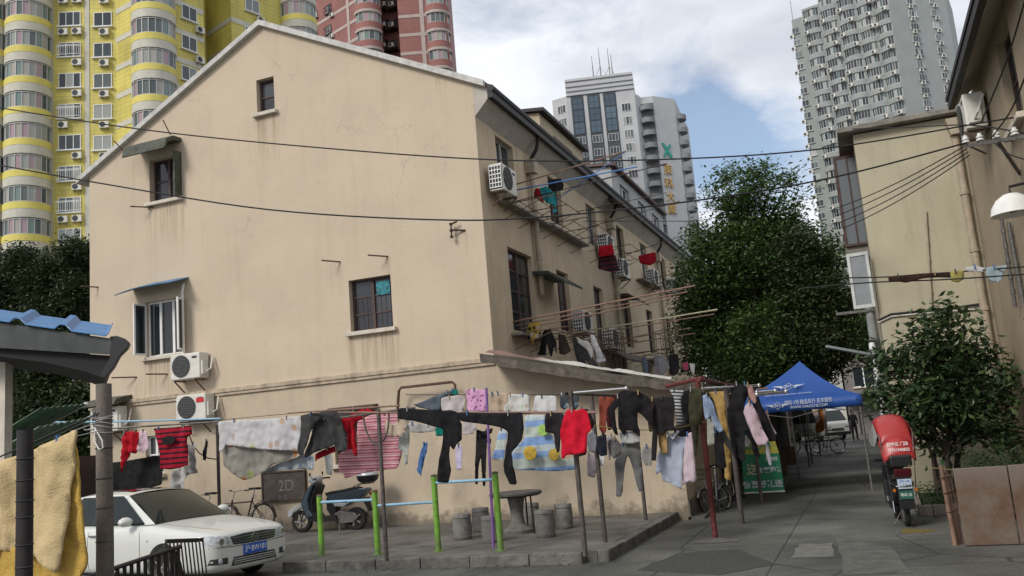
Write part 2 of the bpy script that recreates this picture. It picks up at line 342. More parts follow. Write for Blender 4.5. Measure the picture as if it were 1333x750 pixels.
# concrete slab joints and cracks
bt=n.new('ShaderNodeTexBrick'); bt.offset=0; bt.inputs['Scale'].default_value=1; bt.inputs['Brick Width'].default_value=4.1; bt.inputs['Row Height'].default_value=4.6; bt.inputs['Mortar Size'].default_value=.012
bt.inputs['Color1'].default_value=(1,1,1,1);bt.inputs['Color2'].default_value=(.82,.82,.82,1);bt.inputs['Mortar'].default_value=(.35,.35,.35,1)
mp=n.new('ShaderNodeMapping'); mp.inputs['Location'].default_value=(1.3,.4,0); xd=n.new('ShaderNodeTexNoise'); xd.inputs['Scale'].default_value=1.5
vm=n.new('ShaderNodeVectorMath'); vm.operation='MULTIPLY_ADD'; vm.inputs[1].default_value=(.05,.05,0); l.new(xd.outputs['Color'],vm.inputs[0]); l.new(geo.outputs['Position'],vm.inputs[2]); l.new(vm.outputs[0],mp.inputs[0]); l.new(mp.outputs[0],bt.inputs['Vector'])
k2=n.new('ShaderNodeMix'); k2.data_type='RGBA'; k2.blend_type='MULTIPLY'; k2.inputs['Factor'].default_value=1; l.new(k.outputs['Result'],k2.inputs['A']); l.new(bt.outputs[0],k2.inputs['B'])
vc=n.new('ShaderNodeTexVoronoi'); vc.feature='DISTANCE_TO_EDGE'; vc.inputs['Scale'].default_value=.42; vn=n.new('ShaderNodeVectorMath'); vn.operation='MULTIPLY_ADD'; vn.inputs[1].default_value=(.5,.5,0); xe=n.new('ShaderNodeTexNoise'); xe.inputs['Scale'].default_value=2.2; xe.inputs['Detail'].default_value=6
l.new(xe.outputs['Color'],vn.inputs[0]); l.new(geo.outputs['Position'],vn.inputs[2]); l.new(vn.outputs[0],vc.inputs['Vector'])
cm=n.new('ShaderNodeMapRange'); cm.inputs['From Max'].default_value=.009; cm.inputs['To Min'].default_value=.3; cm.inputs['To Max'].default_value=1; l.new(vc.outputs['Distance'],cm.inputs['Value'])
k3=n.new('ShaderNodeVectorMath'); k3.operation='SCALE'; l.new(k2.outputs['Result'],k3.inputs[0]); l.new(cm.outputs[0],k3.inputs['Scale'])
l.new(k3.outputs[0],b.inputs['Base Color']); b.inputs['Roughness'].default_value=.72; b.inputs['Specular IOR Level'].default_value=.35
bp=n.new('ShaderNodeBump'); bp.inputs['Strength'].default_value=.35; bp.inputs['Distance'].default_value=.02; l.new(x2.outputs['Fac'],bp.inputs['Height']); l.new(bp.outputs[0],b.inputs['Normal'])
g=MB(); g.add([(-700,-200,0),(700,-200,0),(700,900,0),(-700,900,0)],[(0,1,2,3)]); g.build('lane',gm,kind='structure')
# raised pavement with kerb stones
G=17.06; C=-7.03; EXT=-3.34
pv=MB(); pv.box(-8.8,-3.72,12.2,G+.05,-.05,.15); pv.box(-24,-8.8,14.4,G+.05,-.05,.15); pv.box(EXT-.02,-3.06,G,42,-.05,.05)
pv.build('pavement',M_['paving'],kind='structure')
kb=MB(); random.seed(3)
x=-8.8
while x<-3.9:
    l_=min(random.uniform(.75,.95),-3.6-x); kb.box(x+.006,x+l_-.006,12.03+random.uniform(-.01,.01),12.2,-.04,.155+random.uniform(-.006,.004)); x+=l_
y=12.2
while y<G-.1:
    l_=min(.85,G-y); kb.box(-3.72,-3.55+random.uniform(-.01,.01),y+.006,y+l_-.006,-.04,.155+random.uniform(-.006,.004)); y+=l_
kb.build('kerb',mat('dark_kerb_stone',(.125,.118,.105),nz=5,amt=.5,bump=.6,bs=25,blotch=.6),kind='structure',bevel=.015)
pt=MB(); random.seed(12)
c_=oZ(1182,692,0); pt.add([(c_.x+random.uniform(.7,1.1)*.26*math.cos(a)*(1+.6*math.cos(a)),c_.y+random.uniform(.5,1)*.35*math.sin(a),.004) for a in [i*math.pi/7 for i in range(14)]],[tuple(range(14))])
pt.build('paint_patch',mat('faded_yellow_paint',(.16,.12,.035),nz=14,amt=.5),kind='structure')
pt=MB(); pt.add([(-2.38+random.uniform(.8,1.1)*.36*math.cos(a),13.95+random.uniform(.7,1)*.30*math.sin(a),.005+.0) for a in [i*math.pi/8 for i in range(16)]]+[(-2.38,13.95,.05)],[(i,(i+1)%16,16) for i in range(16)])
pt.build('cement_patch',mat('pale_cement',(.125,.12,.108),nz=9,amt=.35,bump=.6,bs=30),kind='structure',smooth=True)
# ================= the beige gable house =================
HB=thing('apartment_house','long three-storey beige rendered house with tall gable end facing the drying yard','house',(C,G,0))
U=V((1,0,0)); Ng=V((0,-1,0)); Ns=V((1,0,0)); Us=V((0,1,0)); og=V((0,G,0)); os_=V((C,0,0))
def gw(u0,v0,u1,v1):  # opening rectangle on gable plane from its corner pixels
    a=oY(u0,(v0+v0)/2,G); b=oY(u1,v1,G); return a,b
lx,rx,px_,pz=-18.05,C,-12.49,12.2
sl=(pz-9.28)/(rx+.3-px_)
zt=lambda x: pz-abs(x-px_)*.5-.02
wins=[ (-12.72,-12.17,10.0,11.0), (-16.0,-15.08,7.42,8.62), (-9.93,-8.84,4.17,5.64), (-16.05,-14.92,3.88,5.27)]
def fit(u0,v0,u1,v1,):
    a=oY(u0,v0,G);b=oY(u1,v1,G); return (a.x,b.x,min(a.z,b.z),max(a.z,b.z))
wins=[fit(335,149,356,99),fit(195,265,234,200),fit(457,433,508,357),fit(190,466,239,386)]
lowins=[fit(190,618,212,566),fit(437,605,487,533)]
hs=[w_ for w_ in wins]
# rust and rain runs under the sills and iron brackets of the gable
def add_runs(m,runs,colr):
    n=m.node_tree.nodes; l=m.node_tree.links; b=n['Principled BSDF']; src=b.inputs['Base Color'].links[0].from_socket
    g_=n.new('ShaderNodeNewGeometry'); sp_=n.new('ShaderNodeSeparateXYZ'); l.new(g_.outputs['Position'],sp_.inputs[0])
    mp=n.new('ShaderNodeMapping'); mp.inputs['Scale'].default_value=(9,9,.5); l.new(g_.outputs['Position'],mp.inputs[0])
    x=n.new('ShaderNodeTexNoise'); x.inputs['Scale'].default_value=1.5; x.inputs['Detail'].default_value=5; l.new(mp.outputs[0],x.inputs['Vector'])
    def M2(op,a,b2):
        q=n.new('ShaderNodeMath'); q.operation=op; q.use_clamp=(op!='ABSOLUTE')
        for i,v in enumerate((a,b2)):
            if v is None: continue
            if isinstance(v,(int,float)): q.inputs[i].default_value=v
            else: l.new(v,q.inputs[i])
        return q.outputs[0]
    def rg(s_,a,b2,lo,hi):
        r=n.new('ShaderNodeMapRange'); r.inputs['From Min'].default_value=a; r.inputs['From Max'].default_value=b2; r.inputs['To Min'].default_value=lo; r.inputs['To Max'].default_value=hi; l.new(s_,r.inputs['Value']); return r.outputs[0]
    tot=None; st=rg(x.outputs['Fac'],.42,.62,.1,1)
    for x0,x1,zt_,ln in runs:
        f=M2('MULTIPLY',M2('MULTIPLY',rg(sp_.outputs[0],x0-.04,x0+.04,0,1),rg(sp_.outputs[0],x1-.04,x1+.04,1,0)),M2('MULTIPLY',rg(sp_.outputs[2],zt_-ln,zt_,0,1),rg(sp_.outputs[2],zt_,zt_+.01,1,0)))
        tot=f if tot is None else M2('MAXIMUM',tot,f)
    fac=M2('MULTIPLY',M2('MULTIPLY',tot,st),.6); k=n.new('ShaderNodeMix'); k.data_type='RGBA'; l.new(fac,k.inputs['Factor']); l.new(src,k.inputs['A']); k.inputs['B'].default_value=(*colr,1); l.new(k.outputs['Result'],b.inputs['Base Color'])
RN=[(w_[0]-.1,w_[1]+.1,w_[2]-.09,1.3) for w_ in wins]+[(w_[0]-.09,w_[0]+.0,w_[2]-.09,1.9) for w_ in wins]+[(w_[1]+.02,w_[1]+.1,w_[2]-.09,1.7) for w_ in wins]
for u_,v_ in ((606,302),(505,336),(443,343),(618,135),(570,100),(178,493)): q_=oY(u_,v_,G); RN.append((q_.x-.05,q_.x+.04,q_.z,.9 if u_!=618 else 2.2))
add_runs(M_['stucco'],RN,(.25,.19,.12))
wm=MB()
band_z=3.42
wallface(wm,og,U,Ng,[(lx,band_z),(rx,band_z),(rx,zt(rx)),(px_,zt(px_)),(lx,zt(lx))],hs)
wm.build('gable_wall',M_['stucco'],HB)
wm=MB(); wallface(wm,og,U,Ng,[(lx,0),(rx,0),(rx,band_z),(lx,band_z)],lowins); wm.build('lower_wall',M_['stucco_low'],HB)
# side wall
YE=43.
sw=[(18.15,19.25,7.2,8.6)]+[(18.3+3.46*k,19.35+3.46*k,7.3,8.55) for k in range(1,7)]
sw2=[(18.36,19.95,4.12,6.03)]+[(18.36+3.42*k,19.35+3.42*k,4.4,6.0) for k in range(1,7)]
wm=MB(); wallface(wm,os_,Us,Ns,[(G,0),(YE,0),(YE,8.72),(G,8.72)],sw+sw2,depth=.2); wm.build('side_wall',M_['stucco_side'],HB)
wm=MB(); wm.add([(lx,G,0),(lx,YE,0),(lx,YE,zt(lx)),(lx,G,zt(lx))],[(0,1,2,3)]); wm.add([(lx,YE,0),(rx,YE,0),(rx,YE,zt(rx)),(px_,YE,zt(px_)),(lx,YE,zt(lx))],[(0,1,2,3,4)]); wm.build('rear_wall',M_['stucco_side'],HB)
# band course
bd=MB(); x=lx; random.seed(5)
bd.box(lx-.02,rx+.05,G-.07,G-.002,band_z-.07,band_z+.03); bd.box(lx-.02,rx+.03,G-.045,G-.003,band_z-.14,band_z-.07)
bd.build('band_course',mat('chipped_band',(.42,.34,.25),nz=5,amt=.3,bump=.4,streak=.9,dirt=(.09,.07,.05)),HB,bevel=.012)
# roof, verge coping, eave soffit, gutter
rf=MB()
for s,xe in((1,rx+.38),(-1,lx-.32)):
    ze=pz-abs(xe-px_)*.5
    rf.add([(px_,G-.02,pz+.08),(xe,G-.02,ze+.08),(xe,YE+.2,ze+.08),(px_,YE+.2,pz+.08),(px_,G-.02,pz-.01),(xe,G-.02,ze-.01),(xe,YE+.2,ze-.01),(px_,YE+.2,pz-.01)],[(0,1,2,3),(4,5,6,7),(0,1,5,4),(1,2,6,5),(2,3,7,6)])
rf=rf.build('roof',M_['tile'],HB)
cp=MB()
for xe in(rx+.30,lx-.34):
    ze=pz-abs(xe-px_)*.5; a=V((px_,G-.07,pz-.03)); b_=V((xe,G-.07,ze-.03))
    cp.add([a+V((0,-.06,0)),b_+V((0,-.06,0)),b_+V((0,.35,.0)),a+V((0,.35,.0)),a+V((0,-.06,.14)),b_+V((0,-.06,.14)),b_+V((0,.35,.14)),a+V((0,.35,.14))],[(0,1,2,3),(4,5,6,7),(0,1,5,4),(1,2,6,5),(2,3,7,6),(3,0,4,7)])
cp.build('verge_coping',mat('weathered_white_coping',(.50,.49,.46),nz=5,amt=.25,streak=.5,bump=.3),HB)
sf=MB(); sf.add([(C+.002,G,8.70),(C+.34,G,9.05),(C+.34,YE,9.05),(C+.002,YE,8.70)],[(0,1,2,3)]); sf.add([(C+.002,G,8.70),(C+.34,G,9.05),(C+.34,G,9.35),(C,G,9.45)],[(0,1,2,3)])
sf.add([(C+.002,YE,8.70),(C+.34,YE,9.05),(C+.34,YE,9.35),(C,YE,9.45)],[(0,1,2,3)])
sf.build('eave_soffit',M_['soffit'],HB)
gt=MB(); gt.box(C+.345,C+.46,G-.05,YE,9.03,9.27); gt.tube([(C+.43,G-.06,9.24),(C+.43,YE,9.24)],.08,8)
gt.build('gutter',M_['dark'],HB)
for y in(20.15,27.6,34.6):
    d=MB(); zb=5.1 if y<21 else 3.6
    d.tube([(C+.38,y,9.05),(C+.3,y,8.75),(C+.12,y,8.5)],.05,8,1); d.cbox((C+.13,y,8.32),(.24,.3,.34)); d.tube([(C+.12,y,8.2),(C+.12,y,zb)],.07,10)
    for z in (7.2,6.0): d.tube([(C+.12,y,z-.03),(C+.12,y,z+.03)],.085,10)
    d.build('downpipe',[M_['pipe'],M_['dark']],HB,smooth=True)
old=mat('old_brown_window_frame',(.07,.045,.04),nz=10,amt=.35,rough=.7)
silver=mat('grey_window_frame',(.30,.30,.28),nz=10,amt=.2,rough=.5)
window(HB,og,U,Ng,*wins[0],old,1,2,bars=False,label='small attic window high in the gable')
wtl=window(HB,og,U,Ng,*wins[1],old,2,2,depth=.17,label='small dark window under the mossy hood')
window(HB,og,U,Ng,*wins[2],old,2,3,bars=True,label='brown barred window with a blue sticker',)
st=MB(); a,b_,c,d=wins[2]; st.box((a+b_)/2+.10,b_-.10,G+.125,G+.13,d-.40,d-.10); st.build('sticker',mat('teal_sticker',(.035,.19,.23),nz=14,amt=.8),HB)
wl=window(HB,og,U,Ng,*wins[3],M_['white'],3,1,depth=.1,label='white casement window standing open')
for s,(xa,ang) in enumerate(((wins[3][0]+.03,-100),(wins[3][1]-.03,-70))):
    zz0,zz1=wins[3][2]+.05,wins[3][3]-.06
    M=Matrix.Rotation(R(ang),3,'Z'); o_=V((xa,G-.02,0)); f=MB(); Ux=M@V((1,0,0)); Nx=M@V((0,1,0))
    w_=.36
    for (p0,p1,q0,q1) in((0,.045,zz0,zz1),(w_-.045,w_,zz0,zz1),(.045,w_-.045,zz0,zz0+.045),(.045,w_-.045,zz1-.045,zz1)): obox(f,o_,Ux,Nx,(p0,p1),(0,.04),(q0,q1))
    co=f.build('casement',M_['white'],HB); f=MB(); obox(f,o_,Ux,Nx,(.04,w_-.04),(.016,.022),(zz0+.04,zz1-.04)); f.build('pane',M_['glass'],co)
for i,w_ in enumerate(lowins): window(HB,og,U,Ng,*w_,M_['white'] if i==0 else old,2,2,depth=.1)
# mossy concrete hood with side panel
h=MB(); a,b_,c,d=wins[1]; 
prof=[(0,.42),(-.35,.40),(-.62,.25),(-.72,0),(-.66,0),(-.55,.2),(-.32,.30),(0,.32)]
vs=[]; 
h.prism([(a-.30,G+p[0]*.85,d-.02+p[1]) for p in prof],(b_-a+.36,0,0))
h.build('window_hood',M_['moss'],HB,label='mossy concrete window hood')
h=MB(); h.box(b_+.0,b_+.05,G-.25,G-.002,c-.02,d+.03); h.build('side_panel',M_['moss'],HB)
# blue tin awning
a,b_,c,d=wins[3]; h=MB(); n_=14; vs=[]
for i in range(n_+1):
    t=i/n_; xx=a-.38+(b_-a+.55)*t; bow=.10*math.sin(math.pi*t)+.22*max(0,t-.6)
    vs+=[(xx,G-.005,d+.38+bow*.8),(xx,G-.62,d+.16+bow)]
h.add(vs,[(2*i,2*i+1,2*i+3,2*i+2) for i in range(n_)]); h.build('tin_awning',mat('faded_blue_tin',(.06,.16,.30),nz=6,amt=.5,rough=.5,streak=.6,dirt=(.2,.22,.22)),HB,solid=.02,label='bent blue tin awning')
h=MB(); h.tube([(b_+.05,G-.05,d+.3),(b_+.07,G-.12,d+.1),(b_+.07,G-.12,c-.1)],.035,8); h.build('vent_pipe',M_['whitep'],HB,smooth=True)
# dark hood over low window
a,b_,c,d=lowins[1]; h=MB(); h.prism([(a-.1,G,d+.12),(a-.1,G-.45,d+.02),(a-.1,G-.45,d-.02),(a-.1,G,d+.06)],(b_-a+.2,0,0)); h.build('window_hood',M_['darkwood'],HB)
# small rods, brackets, insulator on the gable
h=MB()
for u,v,du,dv in ((158,491,36,0),(205,487,28,-2),(170,240,18,12)):pass
for u,v,le in ((178,491,.6),(218,487,.45),(128,374,.3),(200,270,.55),(505,334,.4),(443,341,.35)):
    p=oY(u,v,G); h=MB(); h.tube([p,p+V((-le*.75,-.35,.02))],.018,6); h.build('wall_rod',M_['rust'],HB)
for q in([oY(160,196,G-.3),oY(148,183,G-.5)],[oY(222,176,G-.3),oY(212,156,G-.5)]): h=MB(); h.tube(q,.014,6); h.build('wall_rod',M_['rust'],HB)
h=MB(); p=oY(606,300,G); h.tube([p+V((0,0,0)),p+V((-.28,-.12,.03))],.02,6,0); h.tube([p+V((-.28,-.12,-.1)),p+V((-.28,-.12,.16))],.018,6,0)
for dz in(-.12,.02,.16): h.lathe([(.0,.03),(.045,.02),(.03,0),(.045,-.02),(0,-.03)],p+V((-.28,-.12,dz)),8,0)
h.tube([p+V((-.28,-.12,.16)),p+V((-.14,-.1,.2))],.02,6,0)
h.build('insulator_bracket',mat('brown_insulator',(.06,.03,.025),rough=.4),HB)
# rusty rectangular pipe frame on the low wall, chalk board
a=oY(517,540,G-.25);b_=oY(519,505,G-.25);c=oY(592,497,G-.25);d=oY(594,530,G-.25)
h=MB(); h.tube([a+V((0,.24,0)),a,b_-V((0,0,.06)),b_+V((.06,0,0)),c-V((.06,0,0)),c-V((0,0,.06)),d,d+V((0,.24,0))],.03,8)
h.build('pipe_frame',M_['rust'],label='bent rusty pipe frame fixed to the beige wall above the clothes',cat='pipe frame',smooth=True)
bb=thing('chalkboard','grey chalkboard with faint chalk marks on the beige wall beside the scooter','chalkboard',oY(370,652,G-.05))
a=oY(345,652,G);b_=oY(397,613,G); h=MB(); h.box(a.x,b_.x,G-.05,G-.003,a.z,b_.z); h.build('board',mat('dusty_slate',(.075,.062,.055),nz=5,amt=.35,rough=.9),bb)
h=MB(); fw=.035
h.box(a.x-fw,a.x,G-.07,G-.003,a.z-fw,b_.z+fw);h.box(b_.x,b_.x+fw,G-.07,G-.003,a.z-fw,b_.z+fw);h.box(a.x,b_.x,G-.07,G-.003,b_.z,b_.z+fw);h.box(a.x,b_.x,G-.07,G-.003,a.z-fw,a.z); h.build('frame',M_['darkwood'],bb)
chalk=mat('chalk_smear',(.17,.16,.15),nz=30,amt=.6)
text('chalk_writing','2D',.34,(a.x+.62,G-.055,b_.z-.3),FACE,chalk,bb,.001)
text('chalk_writing','上-5',.16,(a.x+.5,G-.055,b_.z-.56),FACE,chalk,bb,.001)
# side windows
for i,w_ in enumerate(sw): window(HB,os_,Us,Ns,*w_,old if i%2 else silver,2,2,sill=False,depth=.12)
for i,w_ in enumerate(sw2): window(HB,os_,Us,Ns,*w_,old,2,4 if i==0 else 2,sill=False,depth=.12)
for y0,y1,z in ((18.0,20.9,7.0),(20.9,24.3,7.05),(31,34,7.0),(18.15,20.4,4.03),(31.2,33.6,4.1)):
    h=MB(); h.box(C+.003,C+.27,y0,y1,z-.06,z); h.build('ledge',M_['concrete'],HB,bevel=.01)
# mossy green concrete awning on second floor; others
for y0,y1,z,m in ((19.9,21.5,5.35,'moss'),(26.9,28.2,8.75,'darkwood'),(27.8,29.2,5.75,'darkwood'),(25.5,28.4,3.75,'tile'),(30.9,32.2,3.75,'moss')):
    h=MB(); h.prism([(C,y0,z+.32),(C+.4,y0,z+.28),(C+.75,y0,z+.02),(C+.75,y0,z-.04),(C+.4,y0,z+.2),(C,y0,z+.24)],(0,y1-y0,0)); h.build('awning',M_[m],HB)
# dormers
dw=mat('dormer_render',(.42,.35,.24),nz=2,amt=.15,streak=.4,dirt=(.2,.17,.12)); dw2=mat('grey_dormer_render',(.36,.37,.37),nz=2,amt=.15,streak=.5,dirt=(.15,.15,.15))
for y0,y1,zt_,m,xf in ((24.2,28.6,11.25,dw,-7.9),(31.6,40.8,11.45,dw2,-7.7)):
    d=thing('x','x','x'); bpy.data.objects.remove(d)
    h=MB(); hz=(zt_-1.25,zt_-.35)
    yw=[(y0+1.2,y0+3.2)] if y1-y0<5 else [(y0+1.2,y0+2.6),(y0+4.2,y0+5.6),(y0+6.8,y0+8.2)]
    wallface(h,(xf,0,0),Us,Ns,[(y0,9.2),(y1,9.2),(y1,zt_),(y0,zt_)],[(p,q,*hz) for p,q in yw])
    for yy in(y0,y1): h.add([(xf,yy,9.2),(xf-4,yy,9.2),(xf-4,yy,zt_+.5),(xf,yy,zt_)],[(0,1,2,3)])
    do=h.build('dormer',m,HB)
    h=MB(); h.prism([(xf+.2,y0-.15,zt_),(xf-4,y0-.15,zt_+.5),(xf-4,y0-.15,zt_+.6),(xf+.2,y0-.15,zt_+.10)],(0,y1-y0+.3,0)); h.build('dormer_roof',M_['tile'] if m==dw2 else M_['dark'],do)
    for p,q in yw: window(do,V((xf,0,0)),Us,Ns,p,q,*hz,M_['white'],2,1,sill=False,depth=.1)
# ---- lean-to along the lane
LT=thing('lean_to_annex','low beige annex with sagging dirty concrete roof edge along the lane','annex',(EXT,G,0))
h=MB()
zl=2.48; zr=3.30
wallface(h,og,U,Ng,[(C+.002,0),(EXT,0),(EXT,zl),(C+.002,zr)],[]); 
wallface(h,(EXT,0,0),Us,Ns,[(G,0),(42,0),(42,zl),(G,zl)],[(23.5,24.5,0,2.0),(27.5,29,1.0,2.0),(33,34,0,2.0)])
h.build('wall',M_['stucco_low'],LT)
h=MB(); dmp=mat('black_mildew_plinth',(.13,.115,.095),nz=5,amt=.7,bump=.4,streak=.8,dirt=(.05,.045,.04)); 
h.box(EXT,EXT+.03,G+.0,42,0,.35); h.build('plinth',dmp,LT)
for q in((23.5,24.5,0,2.0,'door'),(33,34,0,2.0,'door'),(27.5,29,1,2,'shutter')): h=MB(); h.box(EXT-.2,EXT-.15,*q[:4]); h.build(q[4],M_['darkwood'],LT)
# the sagging front slab: rough edge
h=MB(); random.seed(9); n_=26; tp=[];bt_=[];ed=mat('crumbling_grey_concrete',(.12,.10,.083),nz=6,amt=.5,bump=.7,bs=14,streak=.7,dirt=(.05,.045,.04))
vs=[]
for i in range(n_+1):
    t=i/n_; x=C+.05+t*(EXT+.62-C); z=3.47-t*1.02-.06*math.sin(t*math.pi); th=.17+random.uniform(-.015,.02)
    y=G-.85+random.uniform(-.015,.015); 
    vs+=[(x,y,z),(x,y+.02,z-th),(x,G+3,z-th),(x,G+3,z)]
h.add(vs,[(4*i+a_,4*i+4+a_,4*i+4+(a_+1)%4,4*i+(a_+1)%4) for i in range(n_) for a_ in range(4)]+[(0,1,2,3),(4*n_,4*n_+1,4*n_+2,4*n_+3)])
h.build('roof_slab',ed,LT)
h=MB(); h.add([(C+.01,G+3.02,3.42),(EXT+.55,G+3.02,2.42),(EXT+.55,42,2.42),(C+.01,42,3.42),(C+.01,G+3.02,3.36),(EXT+.55,G+3.02,2.34),(EXT+.55,42,2.34),(C+.01,42,3.36)],[(0,1,2,3),(4,5,6,7),(0,1,5,4),(1,2,6,5)])
h.build('roof_sheet',mat('pale_roof_sheet',(.30,.28,.26),nz=4,amt=.3,streak=.5),LT)
# scraps of sheeting lying on the slab
h=MB(); random.seed(4); vs=[]; n_=60
for i in range(n_+1):
    t=i/n_; x=C+.2+t*3.6; z=3.50-(x-C)*.247
    j=.0+.07*noise.noise((t*7,0,0))+.03*noise.noise((t*31,3,0))
    vs+=[(x,G-.9+random.uniform(-.03,.03),z+.02),(x,G-.75,z+j+.07),(x,G-.35,z+.03+random.uniform(0,.04))]
h.add(vs,[(3*i+a_,3*i+3+a_,3*i+4+a_,3*i+1+a_) for i in range(n_) for a_ in range(2)])
m,n,l,b=newmat('torn_white_and_pink_sheeting'); g_=n.new('ShaderNodeNewGeometry'); s_=n.new('ShaderNodeSeparateXYZ'); l.new(g_.outputs['Position'],s_.inputs[0]); mr_=n.new('ShaderNodeMapRange'); mr_.inputs['From Min'].default_value=C+1.2; mr_.inputs['From Max'].default_value=C+1.5; l.new(s_.outputs[0],mr_.inputs['Value']); k=n.new('ShaderNodeMix'); k.data_type='RGBA'; k.inputs['A'].default_value=(.20,.12,.105,1); k.inputs['B'].default_value=(.45,.43,.39,1); l.new(mr_.outputs[0],k.inputs['Factor']); l.new(k.outputs['Result'],b.inputs['Base Color'])
h.build('plastic_sheeting',m,label='torn pink and white sheeting lying along the sloping annex roof edge',cat='sheeting')
# ================= towers in the distance =================
def XY(u,v,D): p=oD(u,v,D); return V((p.x,p.y,0))
def zat(u,v,D): return oD(u,v,D).z
def tilemat(name,c1,c2,mortar,sc=(.9,.45),amt=.1):
    m,n,l,b=newmat(name); mp,s=nodes_uv(n,l,1,1); t=n.new('ShaderNodeTexBrick'); l.new(mp.outputs[0],t.inputs['Vector'])
    t.inputs['Scale'].default_value=1; t.inputs['Brick Width'].default_value=sc[0]; t.inputs['Row Height'].default_value=sc[1]; t.inputs['Mortar Size'].default_value=.03; t.offset=0
    for k_,c in zip(('Color1','Color2','Mortar'),(c1,c2,mortar)): t.inputs[k_].default_value=(*c,1)
    g_=n.new('ShaderNodeNewGeometry'); x=n.new('ShaderNodeTexNoise'); x.inputs['Scale'].default_value=.35; x.inputs['Detail'].default_value=8; l.new(g_.outputs['Position'],x.inputs['Vector'])
    r=n.new('ShaderNodeMapRange'); r.inputs['From Min'].default_value=.3; r.inputs['From Max'].default_value=.7; r.inputs['To Min'].default_value=1-amt*1.5; r.inputs['To Max'].default_value=1+amt; l.new(x.outputs['Fac'],r.inputs['Value'])
    k=n.new('ShaderNodeVectorMath'); k.operation='SCALE'; l.new(t.outputs[0],k.inputs[0]); l.new(r.outputs[0],k.inputs['Scale']); l.new(k.outputs[0],b.inputs['Base Color']); b.inputs['Roughness'].default_value=.6; b.inputs['Specular IOR Level'].default_value=.3
    return m
class Tower:
    def __init__(s,name,label,base,wallmats):
        s.root=thing(name,label,'tower block',base); s.wm=wallmats; s.s={}
    def wall(s,pts,z0,z1,mi=0,name='wall',cap=None):
        mb=MB(); acc=0
        for a,b_ in zip(pts,pts[1:]):
            a=V(a);b_=V(b_);Ln=(b_-a).length
            mb.add([a+ZU*z0,b_+ZU*z0,b_+ZU*z1,a+ZU*z1],[(0,1,2,3)],0,[(acc,z0),(acc+Ln,z0),(acc+Ln,z1),(acc,z1)]); acc+=Ln
        if cap: 
            q=[V(p)+ZU*z1 for p in pts]+[V(c)+ZU*z1 for c in cap]; mb.add(q,[tuple(range(len(q)))],0,[(0,0)]*len(q))
        return mb.build(name,s.wm[mi],s.root)
def ang(a,b_): d=V(b_)-V(a); return math.atan2(d.y,d.x)
def proto_win(w_,h_,fm,cols,gl,cage=False,name='window',sill=True,top=0):
    # local: x along wall centred, z up from sill, -y outward
    f=MB(); g_=MB(); t=.07
    f.box(-w_/2,-w_/2+t,-.06,.05,0,h_); f.box(w_/2-t,w_/2,-.06,.05,0,h_); f.box(-w_/2+t,w_/2-t,-.06,.05,0,t); f.box(-w_/2+t,w_/2-t,-.06,.05,h_-t,h_)
    if top: f.box(-w_/2+t,w_/2-t,-.05,.04,h_*top-.03,h_*top+.03)
    for i in range(1,cols): x=-w_/2+w_*i/cols; f.box(x-.035,x+.035,-.055,.05,t,h_-t)
    if sill: f.box(-w_/2-.15,w_/2+.15,-.25,.05,-.12,-.005)
    if cage:
        for z in(0.05,.9,1.0): f.box(-w_/2-.05,w_/2+.05,-.55,-.52,z,z+.04)
        for i in range(11): x=-w_/2+w_*i/10; f.box(x-.012,x+.012,-.54,-.52,.05,1.0)
        for x in(-w_/2,w_/2): f.box(x-.02,x+.02,-.52,-.06,.9,.94); f.box(x-.02,x+.02,-.52,-.06,.05,.09)
    for i in range(cols): x=-w_/2+w_*(i+.5)/cols; g_.box(x-w_/cols/2+.01,x+w_/cols/2-.01,-.02,-.01,t/2,h_-t/2)
    o=f.build(name,fm,local=True); p=g_.build('pane',gl,o,local=True); p.parent=o; p.location=(0,0,0); return o
def proto_bay(r,h_,fm,gl,n_=10,a0=R(185),a1=R(355),name='bay_window'):
    f=MB(); g_=MB(); 
    for i in range(n_+1):
        a=a0+(a1-a0)*i/n_; x,y=r*math.cos(a),r*math.sin(a); f.cbox((x,y,h_/2),(.07,.07,h_),a)
    P=lambda rr,z:[(rr*math.cos(a0+(a1-a0)*i/n_),rr*math.sin(a0+(a1-a0)*i/n_),z) for i in range(n_+1)]
    for z0,z1 in((0,.07),(h_-.07,h_)):
        A=P(r+.05,z0);B=P(r+.05,z1); f.add(A+B,[(i,i+1,n_+2+i,n_+1+i) for i in range(n_)])
    for i in range(n_):
        A=P(r-.03,0.02);B=P(r-.03,h_-.02); g_.add([A[i],A[i+1],B[i+1],B[i]],[(0,1,2,3)])
    o=f.build(name,fm,local=True); p=g_.build('pane',gl,o,local=True); p.parent=o; p.location=(0,0,0); return o
